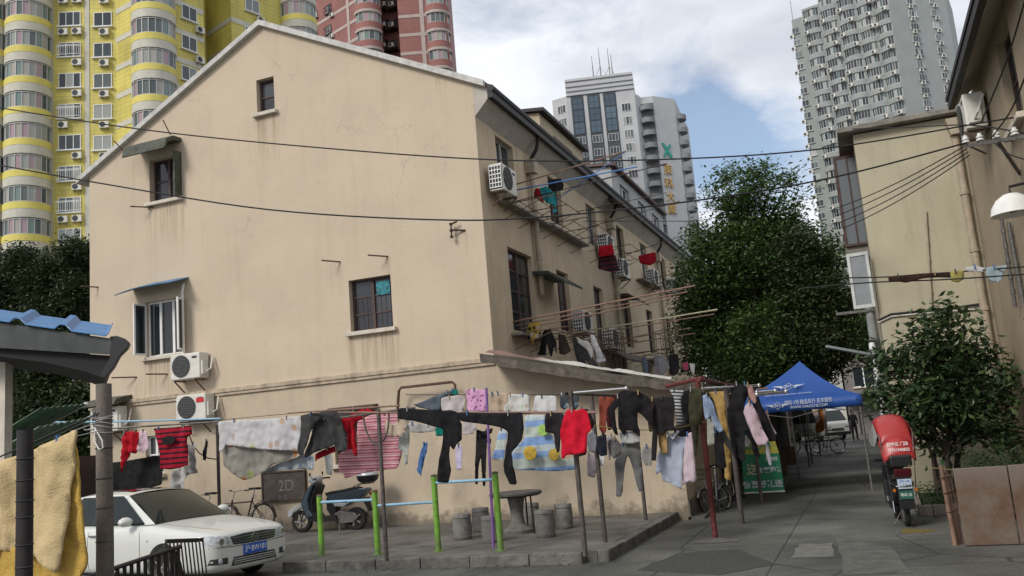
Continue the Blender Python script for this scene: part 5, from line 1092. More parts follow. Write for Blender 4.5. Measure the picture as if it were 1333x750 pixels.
# ================= garments =================
pegm=[mat('blue_peg',(.06,.14,.3)),mat('wooden_peg',(.3,.22,.12)),mat('dark_peg',(.05,.05,.05)),mat('grey_peg',(.25,.25,.24))]
_gc=[0]
def x_span(V3): return max(p[0] for p in V3)-min(p[0] for p in V3)
def cloth(name,label,cat,poly,Y,m,fold=.03,freq=9,lean=0,group=None,thick=.004,ang_=0,hang=.35,grid=.04,pegs=True):
    """outline (pixels in the photo) laid on an upright plane at its true distance; folds and thickness are real"""
    _gc[0]+=1; sd=_gc[0]*7.3; fold=max(fold,.03)*1.15 if thick<.01 and grid>=.04 else fold
    pts=[oY(u,v,Y) for u,v in poly]; c=sum(pts,V((0,0,0)))/len(pts); zt_=max(p.z for p in pts)
    P2=[V((p.x-c.x,p.z)) for p in pts]
    if len(P2)>3:      # round the corners a little, as cloth does
        Q2=[]
        for i,p in enumerate(P2): q=P2[(i+1)%len(P2)]; Q2+=[p.lerp(q,.09),p.lerp(q,.91)]
        P2=Q2
    # densify the outline so it can undulate
    D=[]
    for i,p in enumerate(P2):
        q=P2[(i+1)%len(P2)]; k=max(1,int((q-p).length/(grid*1.2))); D+=[p.lerp(q,j/k) for j in range(k)]
    n0=len(D); xs=[p.x for p in D]; zs=[p.y for p in D]; ins=[]
    x=min(xs)
    def inside(a,b__):
        r_=False; j=n0-1
        for i in range(n0):
            if (D[i].y>b__)!=(D[j].y>b__) and a<(D[j].x-D[i].x)*(b__-D[i].y)/(D[j].y-D[i].y)+D[i].x: r_=not r_
            j=i
        return r_
    while x<max(xs):
        z=min(zs)
        while z<max(zs):
            a,b__=x+random.uniform(-.01,.01),z+random.uniform(-.01,.01)
            if inside(a,b__) and min((D[i]-V((a,b__))).length for i in range(0,n0))>grid*.45: ins.append(V((a,b__)))
            z+=grid
        x+=grid
    allp=D+ins
    vs,es,fs,_,_,_=geometry.delaunay_2d_cdt(allp,[],[list(range(n0))],1,1e-5)
    me=bpy.data.meshes.new(name); V3=[]
    for p in vs:
        dz=zt_-p.y; g_=min(1,.25+dz/hang) ; xx=p.x*math.cos(0)
        off=fold*g_*(math.sin(p.x*freq*2.4+sd+1.8*noise.noise((p.x*2,p.y*1.5,sd)))*.75+1.2*noise.noise((p.x*freq*.5,p.y*1.2,sd)))+fold*.6*noise.noise((p.x*13,p.y*7,sd))+fold*.9*abs(noise.noise((p.x*5+p.y*4,p.y*6-p.x*3,sd)))+fold*.5*math.sin(p.x*freq*6+5*noise.noise((p.x*3,p.y*.8,sd)))*min(1,dz*2)
        V3.append((p.x,off+lean*dz+ang_*p.x,p.y-zt_))
    me.from_pydata(V3,[],[tuple(f) for f in fs]); me.materials.append(m)
    ul=me.uv_layers.new(name='UVMap')
    for lp in me.loops: q=V3[lp.vertex_index]; ul.data[lp.index].uv=(q[0],q[2])
    me.polygons.foreach_set('use_smooth',[True]*len(me.polygons))
    o=bpy.data.objects.new(name,me); COL.objects.link(o); o.location=(c.x,Y,zt_); W[o]=V(o.location)
    s=o.modifiers.new('thick','SOLIDIFY'); s.thickness=thick; s.offset=0
    if pegs and Y<17:
        for fx in ((.2,.8) if x_span(V3)>.5 else (.5,)):
            xs_=[p for p in V3]; x0_=min(p[0] for p in V3); x1_=max(p[0] for p in V3); xt=x0_+(x1_-x0_)*fx
            best=max((p for p in V3 if abs(p[0]-xt)<.06),key=lambda p:p[2],default=None)
            if best and best[2]>-.10:
                h=MB(); h.box(best[0]-.008,best[0]+.008,best[1]-.02,best[1]-.004,best[2]-.045,best[2]+.03); h.box(best[0]-.008,best[0]+.008,best[1]+.004,best[1]+.02,best[2]-.045,best[2]+.03)
                h.build('clothes_peg',random.choice(pegm),o,local=True).location=(0,0,0)
    return tag(o,label,cat,group)
def T5(*p): return [(120+x/2.777,480+y/2.777) for x,y in p]
def T6(*p): return [(370+x/3,490+y/3) for x,y in p]
def T7(*p): return [(660+x/2.778,470+y/2.778) for x,y in p]
def ZA(*p): return [(140+x/6.82,530+y/6.82) for x,y in p]      # left red group
def ZB(*p): return [(280+x/5.77,510+y/5.77) for x,y in p]
def ZC(*p): return [(380+x/5.77,510+y/5.77) for x,y in p]
def ZD(*p): return [(510+x/5.17,495+y/5.17) for x,y in p]
def ZE(*p): return [(640+x/5.17,495+y/5.17) for x,y in p]
def ZF(*p): return [(760+x/4.69,490+y/4.69) for x,y in p]
def ZG(*p): return [(895+x/4.69,490+y/4.69) for x,y in p]
def ZH(*p): return [(690+x/5.332,380+y/5.332) for x,y in p]
def ZI(*p): return [(640+x/5.357,160+y/5.357) for x,y in p]
blk_=cl('black_cotton',(.017,.016,.018),.35); blk2=cl('faded_black_cotton',(.022,.02,.022)); redc=cl('red_cotton',(.40,.012,.022)); redd=cl('deep_red_knit',(.22,.008,.015)); wht=cl('white_cotton',(.52,.52,.52),.08); gry=cl('grey_jersey',(.14,.14,.14)); dgry=cl('dark_grey_jersey',(.045,.045,.047)); pnk=cl('pale_pink_cotton',(.50,.38,.43),.1); lblue=cl('pale_blue_cotton',(.28,.36,.50),.12); tanc=cl('tan_cotton',(.36,.24,.10)); olive=cl('olive_canvas',(.05,.052,.03)); brick=cl('brick_red_cloth',(.20,.05,.035)); beige=cl('beige_cotton',(.38,.30,.22)); tealc=cl('teal_cotton',(.03,.22,.25)); greyp=cl('grey_pale_cotton',(.36,.35,.34),.12); navy=cl('dark_navy_cloth',(.018,.02,.03)); lil=cl('lilac_cotton',(.46,.42,.55),.1)
# --- left group (Y about 15)
cloth('cloth_banner','wide black cloth hung low behind the white car roof','cloth',T5((-20,350),(20,345),(110,335),(245,312),(256,370),(254,420),(200,432),(80,445),(-20,450)),15.3,cl('black_sheet',(.02,.02,.02)),.03,4)
cloth('top','bright red twisted top with one sleeve trailing down','top',ZA((140,225),(200,215),(250,215),(285,235),(280,320),(262,380),(250,400),(230,415),(190,395),(170,430),(150,500),(125,570),(115,595),(100,590),(112,520),(135,420),(120,345),(118,310),(135,280)),14.9,redc,.05,12)
cloth('shorts','small pale pink garment beside the red twisted top','shorts',ZA((285,208),(340,212),(350,250),(370,330),(365,380),(305,408),(262,375),(280,320)),14.9,spots('pink_dotted_cotton',(.55,.42,.47),[(.5,.2,.3)],22,.3),.02,12)
ts=stripes('red_black_stripe',[(0,(.33,.012,.03)),(.62,(.035,.012,.018))],.105)
cloth('t_shirt','red and black striped t-shirt hanging above the white car','t-shirt',ZA((405,190),(500,185),(600,178),(742,160),(740,240),(700,270),(712,430),(716,515),(640,540),(560,556),(475,548),(472,470),(475,400),(455,310),(430,300),(420,250)),14.8,ts,.025,8)
h=MB(); o_=oY(220,573,14.74); h.lathe([(0,0),(.17,.0),(.17,.02),(0,.02)],o_,18,0,Matrix.Rotation(R(90),3,'X')@Matrix.Diagonal((1,.55,1)));h.build('print',blk2,bpy.data.objects['t_shirt'])
cloth('plastic_bag','translucent white crumpled bag hanging behind the striped t-shirt','bag',ZA((700,330),(770,315),(785,400),(790,540),(760,590),(700,600),(685,740),(560,720),(545,580),(700,520),(712,430)),15.3,cl('cloudy_white_plastic',(.42,.42,.41),.1),.06,7)
cloth('sock','single black sock hanging alone on the beige wall side','sock',ZA((872,295),(890,300),(880,400),(872,475),(852,470),(845,400),(862,350)),15.5,blk_,.01,8,grid=.03)
w0=spots('white_floral_sheet',(.52,.51,.51),[(.42,.30,.22),(.46,.46,.30),(.40,.33,.30)],3.6,.30,(.45,.44,.46))
cloth('bed_sheet','white bedsheet with soft brown and yellow circles','bed sheet',ZB((20,225),(150,215),(345,208),(450,200),(560,188),(645,185),(635,300),(622,442),(500,440),(340,432),(180,410),(70,400),(55,445),(28,450),(30,330)),14.9,w0,.03,3)
cloth('bed_sheet','greyish dotted sheet with an orange spot hanging below the white sheet','bed sheet',ZB((60,398),(180,412),(340,432),(622,445),(600,490),(500,520),(420,550),(370,600),(280,640),(210,668),(120,610),(60,560),(45,460)),15.0,spots('grey_floral_sheet',(.22,.20,.17),[(.30,.14,.07),(.24,.26,.11),(.26,.25,.22)],3.2,.32,(.27,.26,.24)),.04,3)
cloth('towel','blue grey patterned towel under the floral sheets','towel',ZB((360,610),(420,560),(520,520),(620,490),(640,470),(740,480),(750,540),(735,590),(640,580),(520,590)),15.2,spots('blue_grey_pattern',(.30,.33,.36),[(.15,.22,.32),(.4,.42,.42)],9,.4),.03,6)
# --- centre-left (Y 12-13)
cloth('trousers','dark grey trousers folded over the rail with legs apart','trousers',ZC((60,180),(150,160),(300,145),(520,115),(560,120),(480,150),(365,205),(375,270),(410,400),(400,435),(330,455),(310,385),(260,200),(215,190),(170,240),(130,340),(90,440),(80,480),(50,470),(45,440),(60,300)),12.75,cl('charcoal_jersey',(.05,.05,.05)),.035,8)
cloth('trousers','charcoal trouser leg hanging inside the dark grey trousers','trousers',ZC((215,190),(262,200),(318,405),(240,430),(150,470),(100,495),(85,480),(100,430),(140,320),(175,240)),12.85,cl('charcoal_jersey_dark',(.04,.04,.042)),.03,6)
cloth('jacket','bright red jacket half hidden by dark grey trousers','jacket',ZC((560,118),(620,150),(560,185),(485,230),(490,370),(500,470),(490,485),(470,430),(400,440),(410,400),(375,270),(365,205),(480,150)),12.95,redc,.05,9)
cloth('jacket_sleeve','red sleeve showing below the dark grey trousers','sleeve',ZC((175,470),(260,425),(320,408),(330,450),(250,480),(175,525)),12.95,redd,.03,8)
pk=stripes('pink_red_stripe',[(0,(.50,.28,.31)),(.28,(.36,.06,.10)),(.42,(.55,.38,.40)),(.62,(.42,.11,.15)),(.7,(.50,.30,.32)),(.86,(.30,.04,.08))],.13,rot=R(2))
cloth('blanket','pink and red striped blanket behind the grey iron post','blanket',ZC((490,225),(560,185),(640,160),(790,150),(800,300),(830,460),(800,575),(640,595),(500,620),(405,650),(395,615),(358,600),(360,470),(400,440),(490,430)),13.4,pk,.03,3)
cloth('vest','small cream vest with dark neckline beside the striped blanket','vest',ZC((700,240),(715,200),(735,230),(760,255),(785,240),(800,200),(860,235),(860,290),(820,330),(760,340),(700,330)),12.1,cl('cream_knit',(.46,.37,.29)),.02,10,grid=.035)
cloth('blouse','pale patterned blouse hanging right of the cream vest','blouse',ZC((860,240),(880,260),(882,380),(870,540),(840,560),(850,460),(800,430),(800,340),(825,330)),12.3,spots('pale_print',(.42,.43,.40),[(.2,.26,.25)],30,.35),.02,10)
cloth('white_cloth','narrow white cloth hanging behind the moped handlebar','cloth',T5((833,300),(860,295),(872,350),(865,385),(845,380)),15.6,wht,.02,8)
cloth('trousers','long black trousers stretched sideways along the rail with one leg hanging down','trousers',ZD((40,185),(330,205),(395,200),(440,215),(460,275),(470,300),(468,400),(440,430),(410,470),(385,440),(380,500),(398,600),(378,692),(305,685),(325,560),(340,420),(340,325),(240,300),(150,275),(40,260)),11.75,blk_,.03,7)
cloth('jeans','black jeans laid along the rail with one leg dropping beside the plaid quilt','jeans',ZD((440,215),(724,222),(724,312),(560,290),(460,275))[:2]+ZE((210,215),(220,270),(222,330),(215,400),(150,470),(135,490),(145,580),(165,690),(155,705),(120,700),(90,620),(85,560),(95,450),(105,345),(60,318),(0,305))+ZD((560,290),(460,275)),11.7,blk_,.03,7)
cloth('pouch','small black bag hanging from the rail beside the red sweater','bag',ZE((358,222),(460,218),(495,240),(470,330),(462,400),(455,480),(440,490),(420,440),(410,360),(360,350)),11.7,blk2,.03,9)
qm=stripes('blue_white_band',[(0,(.20,.31,.55)),(.27,(.44,.49,.45)),(.60,(.22,.33,.55)),(.80,(.42,.48,.50))],.46)
cloth('quilt','pale blue and cream banded quilt with round yellow flowers','quilt',ZE((220,235),(360,235),(362,350),(410,360),(440,480),(480,540),(560,520),(570,600),(450,612),(330,612),(230,605),(150,600),(130,560),(150,470),(215,400)),12.7,qm,.03,4)
cloth('quilt','narrow strip of blue banded quilt left of the black jeans','quilt',ZE((60,318),(105,345),(95,450),(85,540),(40,540),(5,530),(25,450),(45,360)),12.75,qm,.02,6)
Q=bpy.data.objects['quilt']
for u,v,r_,c in ((690,590,.11,(.55,.36,.05)),(707,560,.09,(.30,.48,.12)),(721,592,.09,(.55,.38,.06))):
    q=oY(u,v,12.60); h=MB(); h.lathe([(0,0),(r_,.0),(r_*.95,.012),(0,.016)],q,9,0,Matrix.Rotation(R(90),3,'X')); h.build('flower_patch',mat('flower_patch',c,nz=20,amt=.35),Q)
cloth('sweater','bright red long sleeved sweater on a hanger by the kerb post','sweater',ZE((505,200),(540,195),(570,205),(610,190),(640,210),(660,280),(670,330),(650,350),(638,370),(640,490),(560,500),(500,505),(485,525),(462,530),(465,440),(460,340),(480,250)),11.5,cl('red_sweater_knit',(.50,.012,.03)),.025,7)
cloth('dark_top','dark top hanging directly behind the red sweater','top',ZE((600,190),(650,195),(690,290),(660,350),(640,330),(640,500),(590,515),(540,505),(600,480)),11.95,blk2,.02,7)
# --- rear line (Y 15.4)
G2='pale garments on the rear line'
cloth('towel','slate blue towel draped diagonally at the left of the rear line','towel',ZD((150,165),(220,135),(400,65),(405,100),(330,120),(330,200),(250,200),(180,185)),15.5,cl('slate_towel',(.09,.11,.13)),.03,8,group=G2)
cloth('tunic','teal green tunic hanging behind the black trousers','tunic',ZD((405,65),(440,60),(445,100),(330,120),(320,200),(250,190),(240,215),(290,330),(300,375),(340,375),(345,300)),15.6,cl('teal_green',(.01,.20,.15)),.03,8,group=G2)
cloth('sheet','grey white folded sheet below the black trousers waist','sheet',ZD((110,285),(240,300),(300,320),(280,345),(200,355),(120,350)),15.0,greyp,.03,8,group=G2)
cloth('shirt','white shirt first in the rear line','shirt',ZD((330,120),(445,100),(480,110),(500,130),(470,200),(480,300),(475,370),(540,360),(545,335),(568,335),(560,285),(480,260),(330,205)),15.4,cl('off_white_cotton',(.44,.40,.40),.1),.02,8,group=G2)
cloth('sleeve_top','white top hanging low between the black trouser legs','top',ZD((430,440),(470,430),(478,500),(475,600),(455,605),(425,600),(428,520)),15.2,lil,.02,8,group=G2)
cloth('nightdress','pink nightdress with dark polka dots','nightdress',ZD((495,65),(530,60),(600,62),(635,70),(635,215),(500,205)),15.3,spots('polka_dot_pink',(.55,.30,.47),[(.16,.03,.12)],14,.33),.02,7,group=G2)
cloth('towel','beige towel right of the polka dot nightdress','towel',ZD((650,85),(700,90),(724,85),(724,210),(660,215)),15.3,beige,.02,9,group=G2)
cloth('towel','light beige towel beside the white printed cloths','towel',ZE((0,85),(100,85),(105,140),(85,180),(85,215),(0,215)),15.3,cl('light_beige_towel',(.42,.32,.24)),.02,9,group=G2)
cloth('cloth','white printed cloth with green corner on the rear line','cloth',ZE((110,92),(255,98),(258,215),(85,215),(90,170),(110,140)),15.3,spots('white_print_cloth',(.5,.5,.47),[(.35,.42,.30),(.4,.35,.3)],8,.3),.02,7,group=G2)
cloth('cloth','plain white cloth last on the rear line','cloth',ZE((290,103),(435,105),(440,215),(275,215),(285,160)),15.3,wht,.02,7,group=G2)
cloth('socks','row of dark and blue small garments under the steel rail','socks',ZE((460,95),(530,90),(590,100),(580,180),(555,200),(530,190),(520,150),(500,190),(480,200),(462,180)),13.2,spots('mixed_small_clothes',(.05,.06,.07),[(.1,.2,.32),(.2,.25,.25)],12,.35),.03,14)
cloth('jeans_strip','two narrow blue cloth strips hanging on the wall','cloth',ZD((215,420),(240,420),(235,480),(215,540),(205,650),(185,630),(165,605),(180,540),(200,470)),16.2,cl('blue_cloth_strip',(.06,.13,.30)),.02,14,grid=.04)
cloth('leggings','slim black leggings hanging right of centre against the wall','leggings',ZD((568,370),(640,365),(670,400),(665,428),(640,420),(635,560),(625,715),(612,710),(605,600),(600,520),(585,600),(582,700),(562,700),(562,560),(566,440)),15.6,blk2,.02,8,grid=.04)
cloth('t_shirt','dark t-shirt with white print hung over the black leggings','t-shirt',ZD((570,330),(610,345),(680,320),(675,355),(640,375),(600,370),(565,370)),15.5,blk_,.02,8)
# --- right group (Y about 13)
G3='garments between the kerb posts and the red post'
cloth('robe','brick red robe hanging at the left under the steel rail','robe',ZF((90,120),(195,110),(190,150),(140,200),(135,290),(135,330),(115,360),(95,320),(90,200)),14.2,brick,.04,9,group=G3)
cloth('coat','black long sleeved coat under the stainless rail','coat',ZF((215,95),(250,85),(340,95),(400,130),(415,210),(420,310),(385,270),(330,215),(325,280),(345,330),(345,370),(300,335),(250,330),(245,370),(230,340),(212,310),(212,180),(190,210),(200,300),(210,360),(190,355),(150,240),(150,190),(205,120)),13.1,blk_,.04,8,group=G3)
cloth('trousers','black trousers with one leg reaching below the yellow rope','trousers',ZF((440,130),(545,120),(555,180),(545,290),(560,330),(500,335),(480,360),(450,340),(440,515),(410,515),(410,420),(420,310),(415,210)),13.2,blk2,.03,8,group=G3)
cloth('shirt','black and white fine striped shirt near the top of the red post','shirt',ZF((520,90),(545,75),(610,75),(605,115),(590,140),(608,290),(570,300),(555,200),(545,120)),13.6,stripes('fine_black_white',[(0,(.42,.42,.42)),(.5,(.05,.05,.06))],.05,rot=R(8)),.02,8,group=G3)
cloth('coat','black coat right of the fine striped shirt','coat',ZF((605,100),(645,80),(650,200),(640,290),(650,320),(600,350),(560,370),(545,340),(560,300),(608,290),(592,150)),13.9,blk2,.03,8,group=G3)
cloth('jacket','olive green jacket against the red post','jacket',ZF((645,75),(720,72),(722,180),(720,280),(690,310),(650,300),(640,200)),13.75,olive,.04,7,group=G3)
cloth('shirt','white shirt flapping behind the black coats','shirt',ZF((385,420),(355,440),(350,490),(375,545),(410,545),(425,480),(410,440)),15.3,greyp,.03,8,group=G3)
cloth('leggings','light grey leggings pegged on the yellow rope','leggings',ZF((225,405),(335,400),(345,440),(350,560),(370,690),(340,705),(325,660),(285,510),(265,485),(245,560),(232,700),(225,735),(195,735),(195,640),(185,520),(215,440)),13.3,cl('light_grey_jersey',(.165,.165,.165)),.025,6,group=G3)
cloth('camisole','white camisole with lace over the grey leggings waistband','camisole',ZF((215,345),(260,335),(335,340),(340,400),(290,412),(225,405)),13.2,wht,.02,12,grid=.035,group=G3)
cloth('shorts','grey shorts and small underwear pegged left of the leggings','shorts',ZF((150,390),(190,370),(225,420),(222,470),(185,505),(160,470),(145,430)),13.0,gry,.03,12,group=G3,grid=.035)
cloth('vest','very dark small vest pegged beside the kerb post','vest',ZF((75,370),(135,350),(140,420),(142,480),(105,490),(78,450)),12.9,navy,.02,12,group=G3,grid=.035)
cloth('vest','grey small vest pegged behind the red sweater','vest',ZF((20,350),(70,330),(80,400),(70,470),(30,460),(18,400)),12.9,cl('grey_vest_cotton',(.17,.17,.19)),.02,12,group=G3,grid=.035)
cloth('scarf','translucent lilac scarf hanging low left of the leggings','scarf',ZF((20,470),(75,475),(78,560),(60,620),(20,610)),13.4,cl('grey_lilac_gauze',(.26,.22,.25)),.03,9,group=G3)
cloth('top','small tan top pegged on the yellow rope','top',ZF((450,320),(500,315),(510,400),(512,470),(470,475),(455,420)),13.3,tanc,.03,12,group=G3,grid=.035)
sh=stripes('blue_fine_stripe_shirt',[(0,(.33,.37,.46)),(.5,(.38,.42,.50))],.03,'X')
cloth('shirt','pale blue striped dress shirt with open collar','shirt',ZF((500,385),(520,355),(545,345),(590,370),(625,370),(640,400),(610,470),(600,640),(600,690),(560,670),(520,650),(480,640),(470,580),(445,600),(438,580),(450,480)),13.4,sh,.025,8,group=G3)
cloth('shirt','pale pink striped shirt overlapping the blue dress shirt','shirt',ZF((630,350),(660,340),(668,400),(680,520),(690,640),(660,650),(640,640),(600,670),(598,600),(610,470)),13.35,stripes('pink_fine_stripe_shirt',[(0,(.46,.36,.41)),(.5,(.52,.44,.48))],.04,'X'),.025,9,group=G3)
h=MB(); q=oY(876,566,13.36); h.tube([q+V((-.09,0,.05)),q+V((0,-.03,-.06)),q+V((.09,0,.05))],.022,8)
h.build('collar',cl('shirt_collar',(.5,.52,.55)),bpy.data.objects['shirt.003'] if 'shirt.003' in bpy.data.objects else None)
# --- far right group (Y 14.5)
G4='garments right of the red post'
cloth('cloth','long tan curtain cloth behind the blue shirt','cloth',ZG((125,95),(235,90),(240,260),(255,380),(265,560),(268,640),(225,620),(230,450),(200,300),(160,150)),16.4,cl('tan_yellow_curtain',(.38,.25,.09)),.03,9,group=G4)
cloth('shirt','pale blue shirt just right of the red post','shirt',ZG((92,115),(120,110),(160,170),(175,230),(215,330),(190,345),(165,310),(140,240),(118,270),(105,250),(96,180)),15.0,lblue,.03,9,group=G4)
cloth('towel','pale grey towel low behind the red post','towel',ZG((118,265),(160,250),(165,420),(120,425)),16.3,cl('grey_green_towel',(.32,.32,.27)),.02,9,group=G4)
cloth('trousers','black trousers hanging low between the lane posts','trousers',ZG((165,330),(215,340),(225,450),(240,555),(200,570),(170,530),(160,430)),15.2,blk_,.03,8,group=G4)
cloth('coat','black coat topmost on the right stainless rail','coat',ZG((262,60),(300,40),(360,60),(365,110),(345,190),(370,300),(410,400),(440,480),(430,505),(400,470),(385,400),(350,330),(350,420),(355,500),(330,525),(310,500),(300,420),(280,350),(250,290),(265,210),(245,190),(262,120)),14.3,blk_,.05,8,group=G4)
cloth('trousers','dark trousers slanting down to the right beside the tent','trousers',ZG((380,60),(420,80),(450,170),(480,230),(520,330),(545,370),(535,395),(500,400),(470,350),(440,280),(400,180)),14.5,blk2,.03,8,group=G4)
cloth('shirt','pale pink shirt blown sideways between the black garments','shirt',ZG((375,155),(400,180),(430,240),(455,320),(495,390),(470,420),(430,428),(400,370),(365,290),(340,220),(350,185)),14.2,pnk,.03,9,group=G4)
cloth('towel','small pink towel over the end of the right rail','towel',ZG((365,45),(395,60),(420,150),(410,170),(390,150),(372,110)),14.2,cl('dusty_pink_towel',(.38,.22,.20)),.02,9,group=G4,grid=.035)
cloth('shirt','white shirt tail showing behind the black coat','shirt',ZG((350,340),(385,400),(378,432),(352,430)),14.6,wht,.02,9,group=G4,grid=.035)
cloth('socks','pair of long white socks hanging before the green banner','socks',ZG((475,405),(492,400),(515,540),(498,546),(480,480)),14.6,cl('white_sock',(.46,.44,.48)),.01,9,group=G4,grid=.03)
cloth('cap','small pink and white cap hanging beside the tent','cap',ZG((465,215),(490,210),(505,280),(545,350),(535,358),(500,300),(480,250),(462,235)),14.6,pnk,.02,9,group=G4,grid=.03)
# ================= poles and clothes sticking out of the lane wall =================
random.seed(44)
G5='bamboo poles sticking out from the lane wall'
def wallpole(u0,v0,u1,v1,m,r,label,ex=0):
    a=oX(u0,v0,C+.02); b_=oY(u1,v1,a.y+ex); return rail(a,b_,r,m,label,group=G5,name='drying_pole',cat='drying pole')
lows=[((668,419),(905,372),.020,0,'longest upper bamboo pole of the lower row'),((672,424),(895,380),.014,0,'thin bamboo pole just under the longest one'),((676,429),(885,386),.014,0,'thin dark bamboo pole third down in the lower row'),((733,436),(934,403),.018,1,'pale bamboo pole pointing into the treetop'),((736,440),(930,409),.014,0,'brown bamboo pole right below the pale one'),((762,450),(900,427),.014,0,'short bamboo pole at the middle of the lane wall'),((766,455),(905,434),.014,0,'short bamboo pole under the middle one'),((826,461),(905,447),.015,0,'far bamboo pole carrying the grey clothes'),((800,445),(912,418),.012,0,'far thin bamboo pole near the tree')]
for (a,b_,r_,k,lb) in lows: wallpole(*a,*b_,M_['palebamboo'] if k else M_['bamboo'],r_,lb)
ups=[((662,243),(815,197),.018,'bamboo','upper bamboo pole beside the turquoise top'),((664,249),(830,217),.016,'blue','long blue pole below the upper bamboo pole'),((722,262),(813,199),.012,'blue','blue pole crossing above the turquoise top'),((672,262),(868,213),.012,'dark','thin dark pole reaching toward the white tower'),((750,276),(868,251),.011,'dark','thin dark pole under the second dormer'),((760,288),(905,288),.011,'dark','thin dark pole level with the dormer roof'),((815,331),(895,305),.012,'dark','dark pole carrying the maroon cloth'),((752,300),(885,262),.011,'dark','dark pole rising before the grey dormer')]
bluep=mat('blue_plastic_pole',(.05,.16,.42),rough=.4)
for a,b_,r_,k,lb in ups: wallpole(*a,*b_,{'bamboo':M_['bamboo'],'blue':bluep,'dark':M_['darkwood']}[k],r_,lb)
# welded rod racks with end frames
def rodrack(y0,y1,z,le,label):
    t=thing('rod_rack',label,'drying rack',(C,y0,z-.3),'welded drying racks on the lane wall')
    for y in(y0,(y0+y1)/2,y1):
        h=MB(); h.tube([(C+.01,y,z),(C+le,y,z+.02)],.011,6); h.tube([(C+.01,y,z-.35),(C+le*.8,y,z)],.009,6); h.build('side_rod',M_['rust'],t)
    for k in range(3): x=C+le*(.35+.325*k); h=MB(); h.tube([(x,y0,z+.01),(x,y1,z+.01)],.009,6); h.build('cross_rod',M_['rust'],t)
rodrack(18.2,20.2,6.95,1.25,'welded rod rack under the first top floor window')
rodrack(20.9,23.2,7.0,1.2,'welded rod rack carrying the turquoise top')
rodrack(25.0,27.4,7.0,1.3,'welded rod rack with the red and striped cloth'); rodrack(30.8,33.5,6.9,1.3,'welded rod rack by the maroon cloth')
rodrack(18.3,20.3,4.02,1.3,'welded rod rack below the tall second floor window'); rodrack(21.6,24.2,4.1,1.4,'welded rod rack with white trousers'); rodrack(28.0,31,4.1,1.4,'welded rod rack under the far second floor windows')
for y0,y1,z in ((22.0,24.6,3.95),(29.0,32.5,4.3)):
    t=thing('lattice_frame','rusty lattice frame of upright rods below the bamboo poles'+(' nearer the corner' if y0<25 else ' nearer the tree'),'lattice frame',(C+.9,y0,z-.6),'lattice frames')
    for i in range(6): y=y0+(y1-y0)*i/5; h=MB(); h.tube([(C+.9,y,z-.6),(C+.9,y,z+.5)],.01,5); h.build('upright',M_['rust'],t)
    for k in range(3): h=MB(); h.tube([(C+.9,y0,z-.55+.5*k),(C+.9,y1,z-.55+.5*k)],.01,5); h.build('rail',M_['rust'],t)
def wallcloth(name,label,cat,poly,y,m,**k): return cloth(name,label,cat,poly,y,m,**k)
G6='washing hung from the lane wall windows'
wallcloth('t_shirt','turquoise t-shirt under the eave','t-shirt',ZI((330,455),(385,440),(410,470),(440,490),(450,560),(455,620),(430,630),(432,570),(380,560),(350,520)),19.2,tealc,group=G6)
wallcloth('trousers','dark cloth bundle beside the turquoise t-shirt','trousers',ZI((385,400),(480,385),(505,430),(495,470),(430,480),(410,460)),19.3,blk2,group=G6)
wallcloth('scarf','red and white small cloth left of the turquoise t-shirt','scarf',ZI((310,455),(330,460),(345,500),(365,555),(335,540),(300,530),(295,490)),19.2,redd,group=G6)
wallcloth('cloth','bright red cloth hung under the third top floor window','cloth',[(779,321),(797,318),(801,332),(779,335)],22.5,redc,group=G6)
wallcloth('blanket','dark striped blanket hung below the bright red cloth','blanket',[(779,334),(801,332),(806,352),(794,354),(778,350)],22.6,stripes('dark_red_stripe',[(0,(.10,.02,.03)),(.5,(.02,.02,.025))],.12),group=G6)
wallcloth('shirt','maroon shirt near the tree under the eave','shirt',[(831,333),(853,328),(854,340),(847,346),(833,343)],26,redd,group=G6)
wallcloth('scarf','small yellow and black cloth at the window ledge corner','scarf',ZH((0,215),(40,205),(75,215),(70,290),(30,365),(0,345),(-30,300),(-20,240)),18.6,spots('yellow_black_print',(.42,.30,.06),[(.02,.02,.02),(.45,.40,.38)],7,.5),group=G6)
wallcloth('trousers','black short trousers under the long bamboo pole','trousers',ZH((90,270),(140,250),(160,300),(185,360),(180,440),(165,380),(150,450),(140,445),(120,350),(108,440),(50,440),(60,400)),18.8,blk_,group=G6)
wallcloth('skirt','dark brown skirt under the long bamboo pole','skirt',ZH((195,290),(240,300),(285,410),(240,438),(205,430),(200,350)),19.0,cl('dark_brown_cloth',(.035,.025,.022)),group=G6)
wallcloth('trousers','dark grey trousers hanging slantwise on the wall','trousers',ZH((290,310),(330,340),(400,400),(470,515),(440,535),(380,470),(400,535),(345,525),(310,430)),19.6,dgry,group=G6)
wallcloth('t_shirt','white t-shirt hung among the dark trousers','t-shirt',ZH((320,310),(370,340),(400,340),(440,400),(430,470),(390,400),(330,350)),19.5,greyp,group=G6)
wallcloth('trousers','pale grey trousers rightmost of the slanting washing','trousers',ZH((415,295),(445,300),(500,420),(526,478),(480,495),(455,480),(430,380)),19.6,cl('pale_grey_cloth',(.34,.34,.37)),group=G6)
wallcloth('jeans','blue grey jeans on the far pole','jeans',ZH((770,455),(805,450),(825,520),(822,590),(785,590),(778,520)),22.5,cl('grey_denim',(.10,.12,.15)),group=G6)
wallcloth('sweater','grey patterned sweater on the far pole','sweater',ZH((855,440),(930,440),(975,530),(950,545),(915,590),(865,585),(862,520)),22.6,spots('grey_purple_knit',(.17,.17,.18),[(.25,.12,.17)],5,.3),group=G6)
wallcloth('coat','black coat last on the far pole','coat',ZH((960,440),(1000,430),(1030,440),(1032,560),(1000,585),(968,575)),22.7,blk_,group=G6)
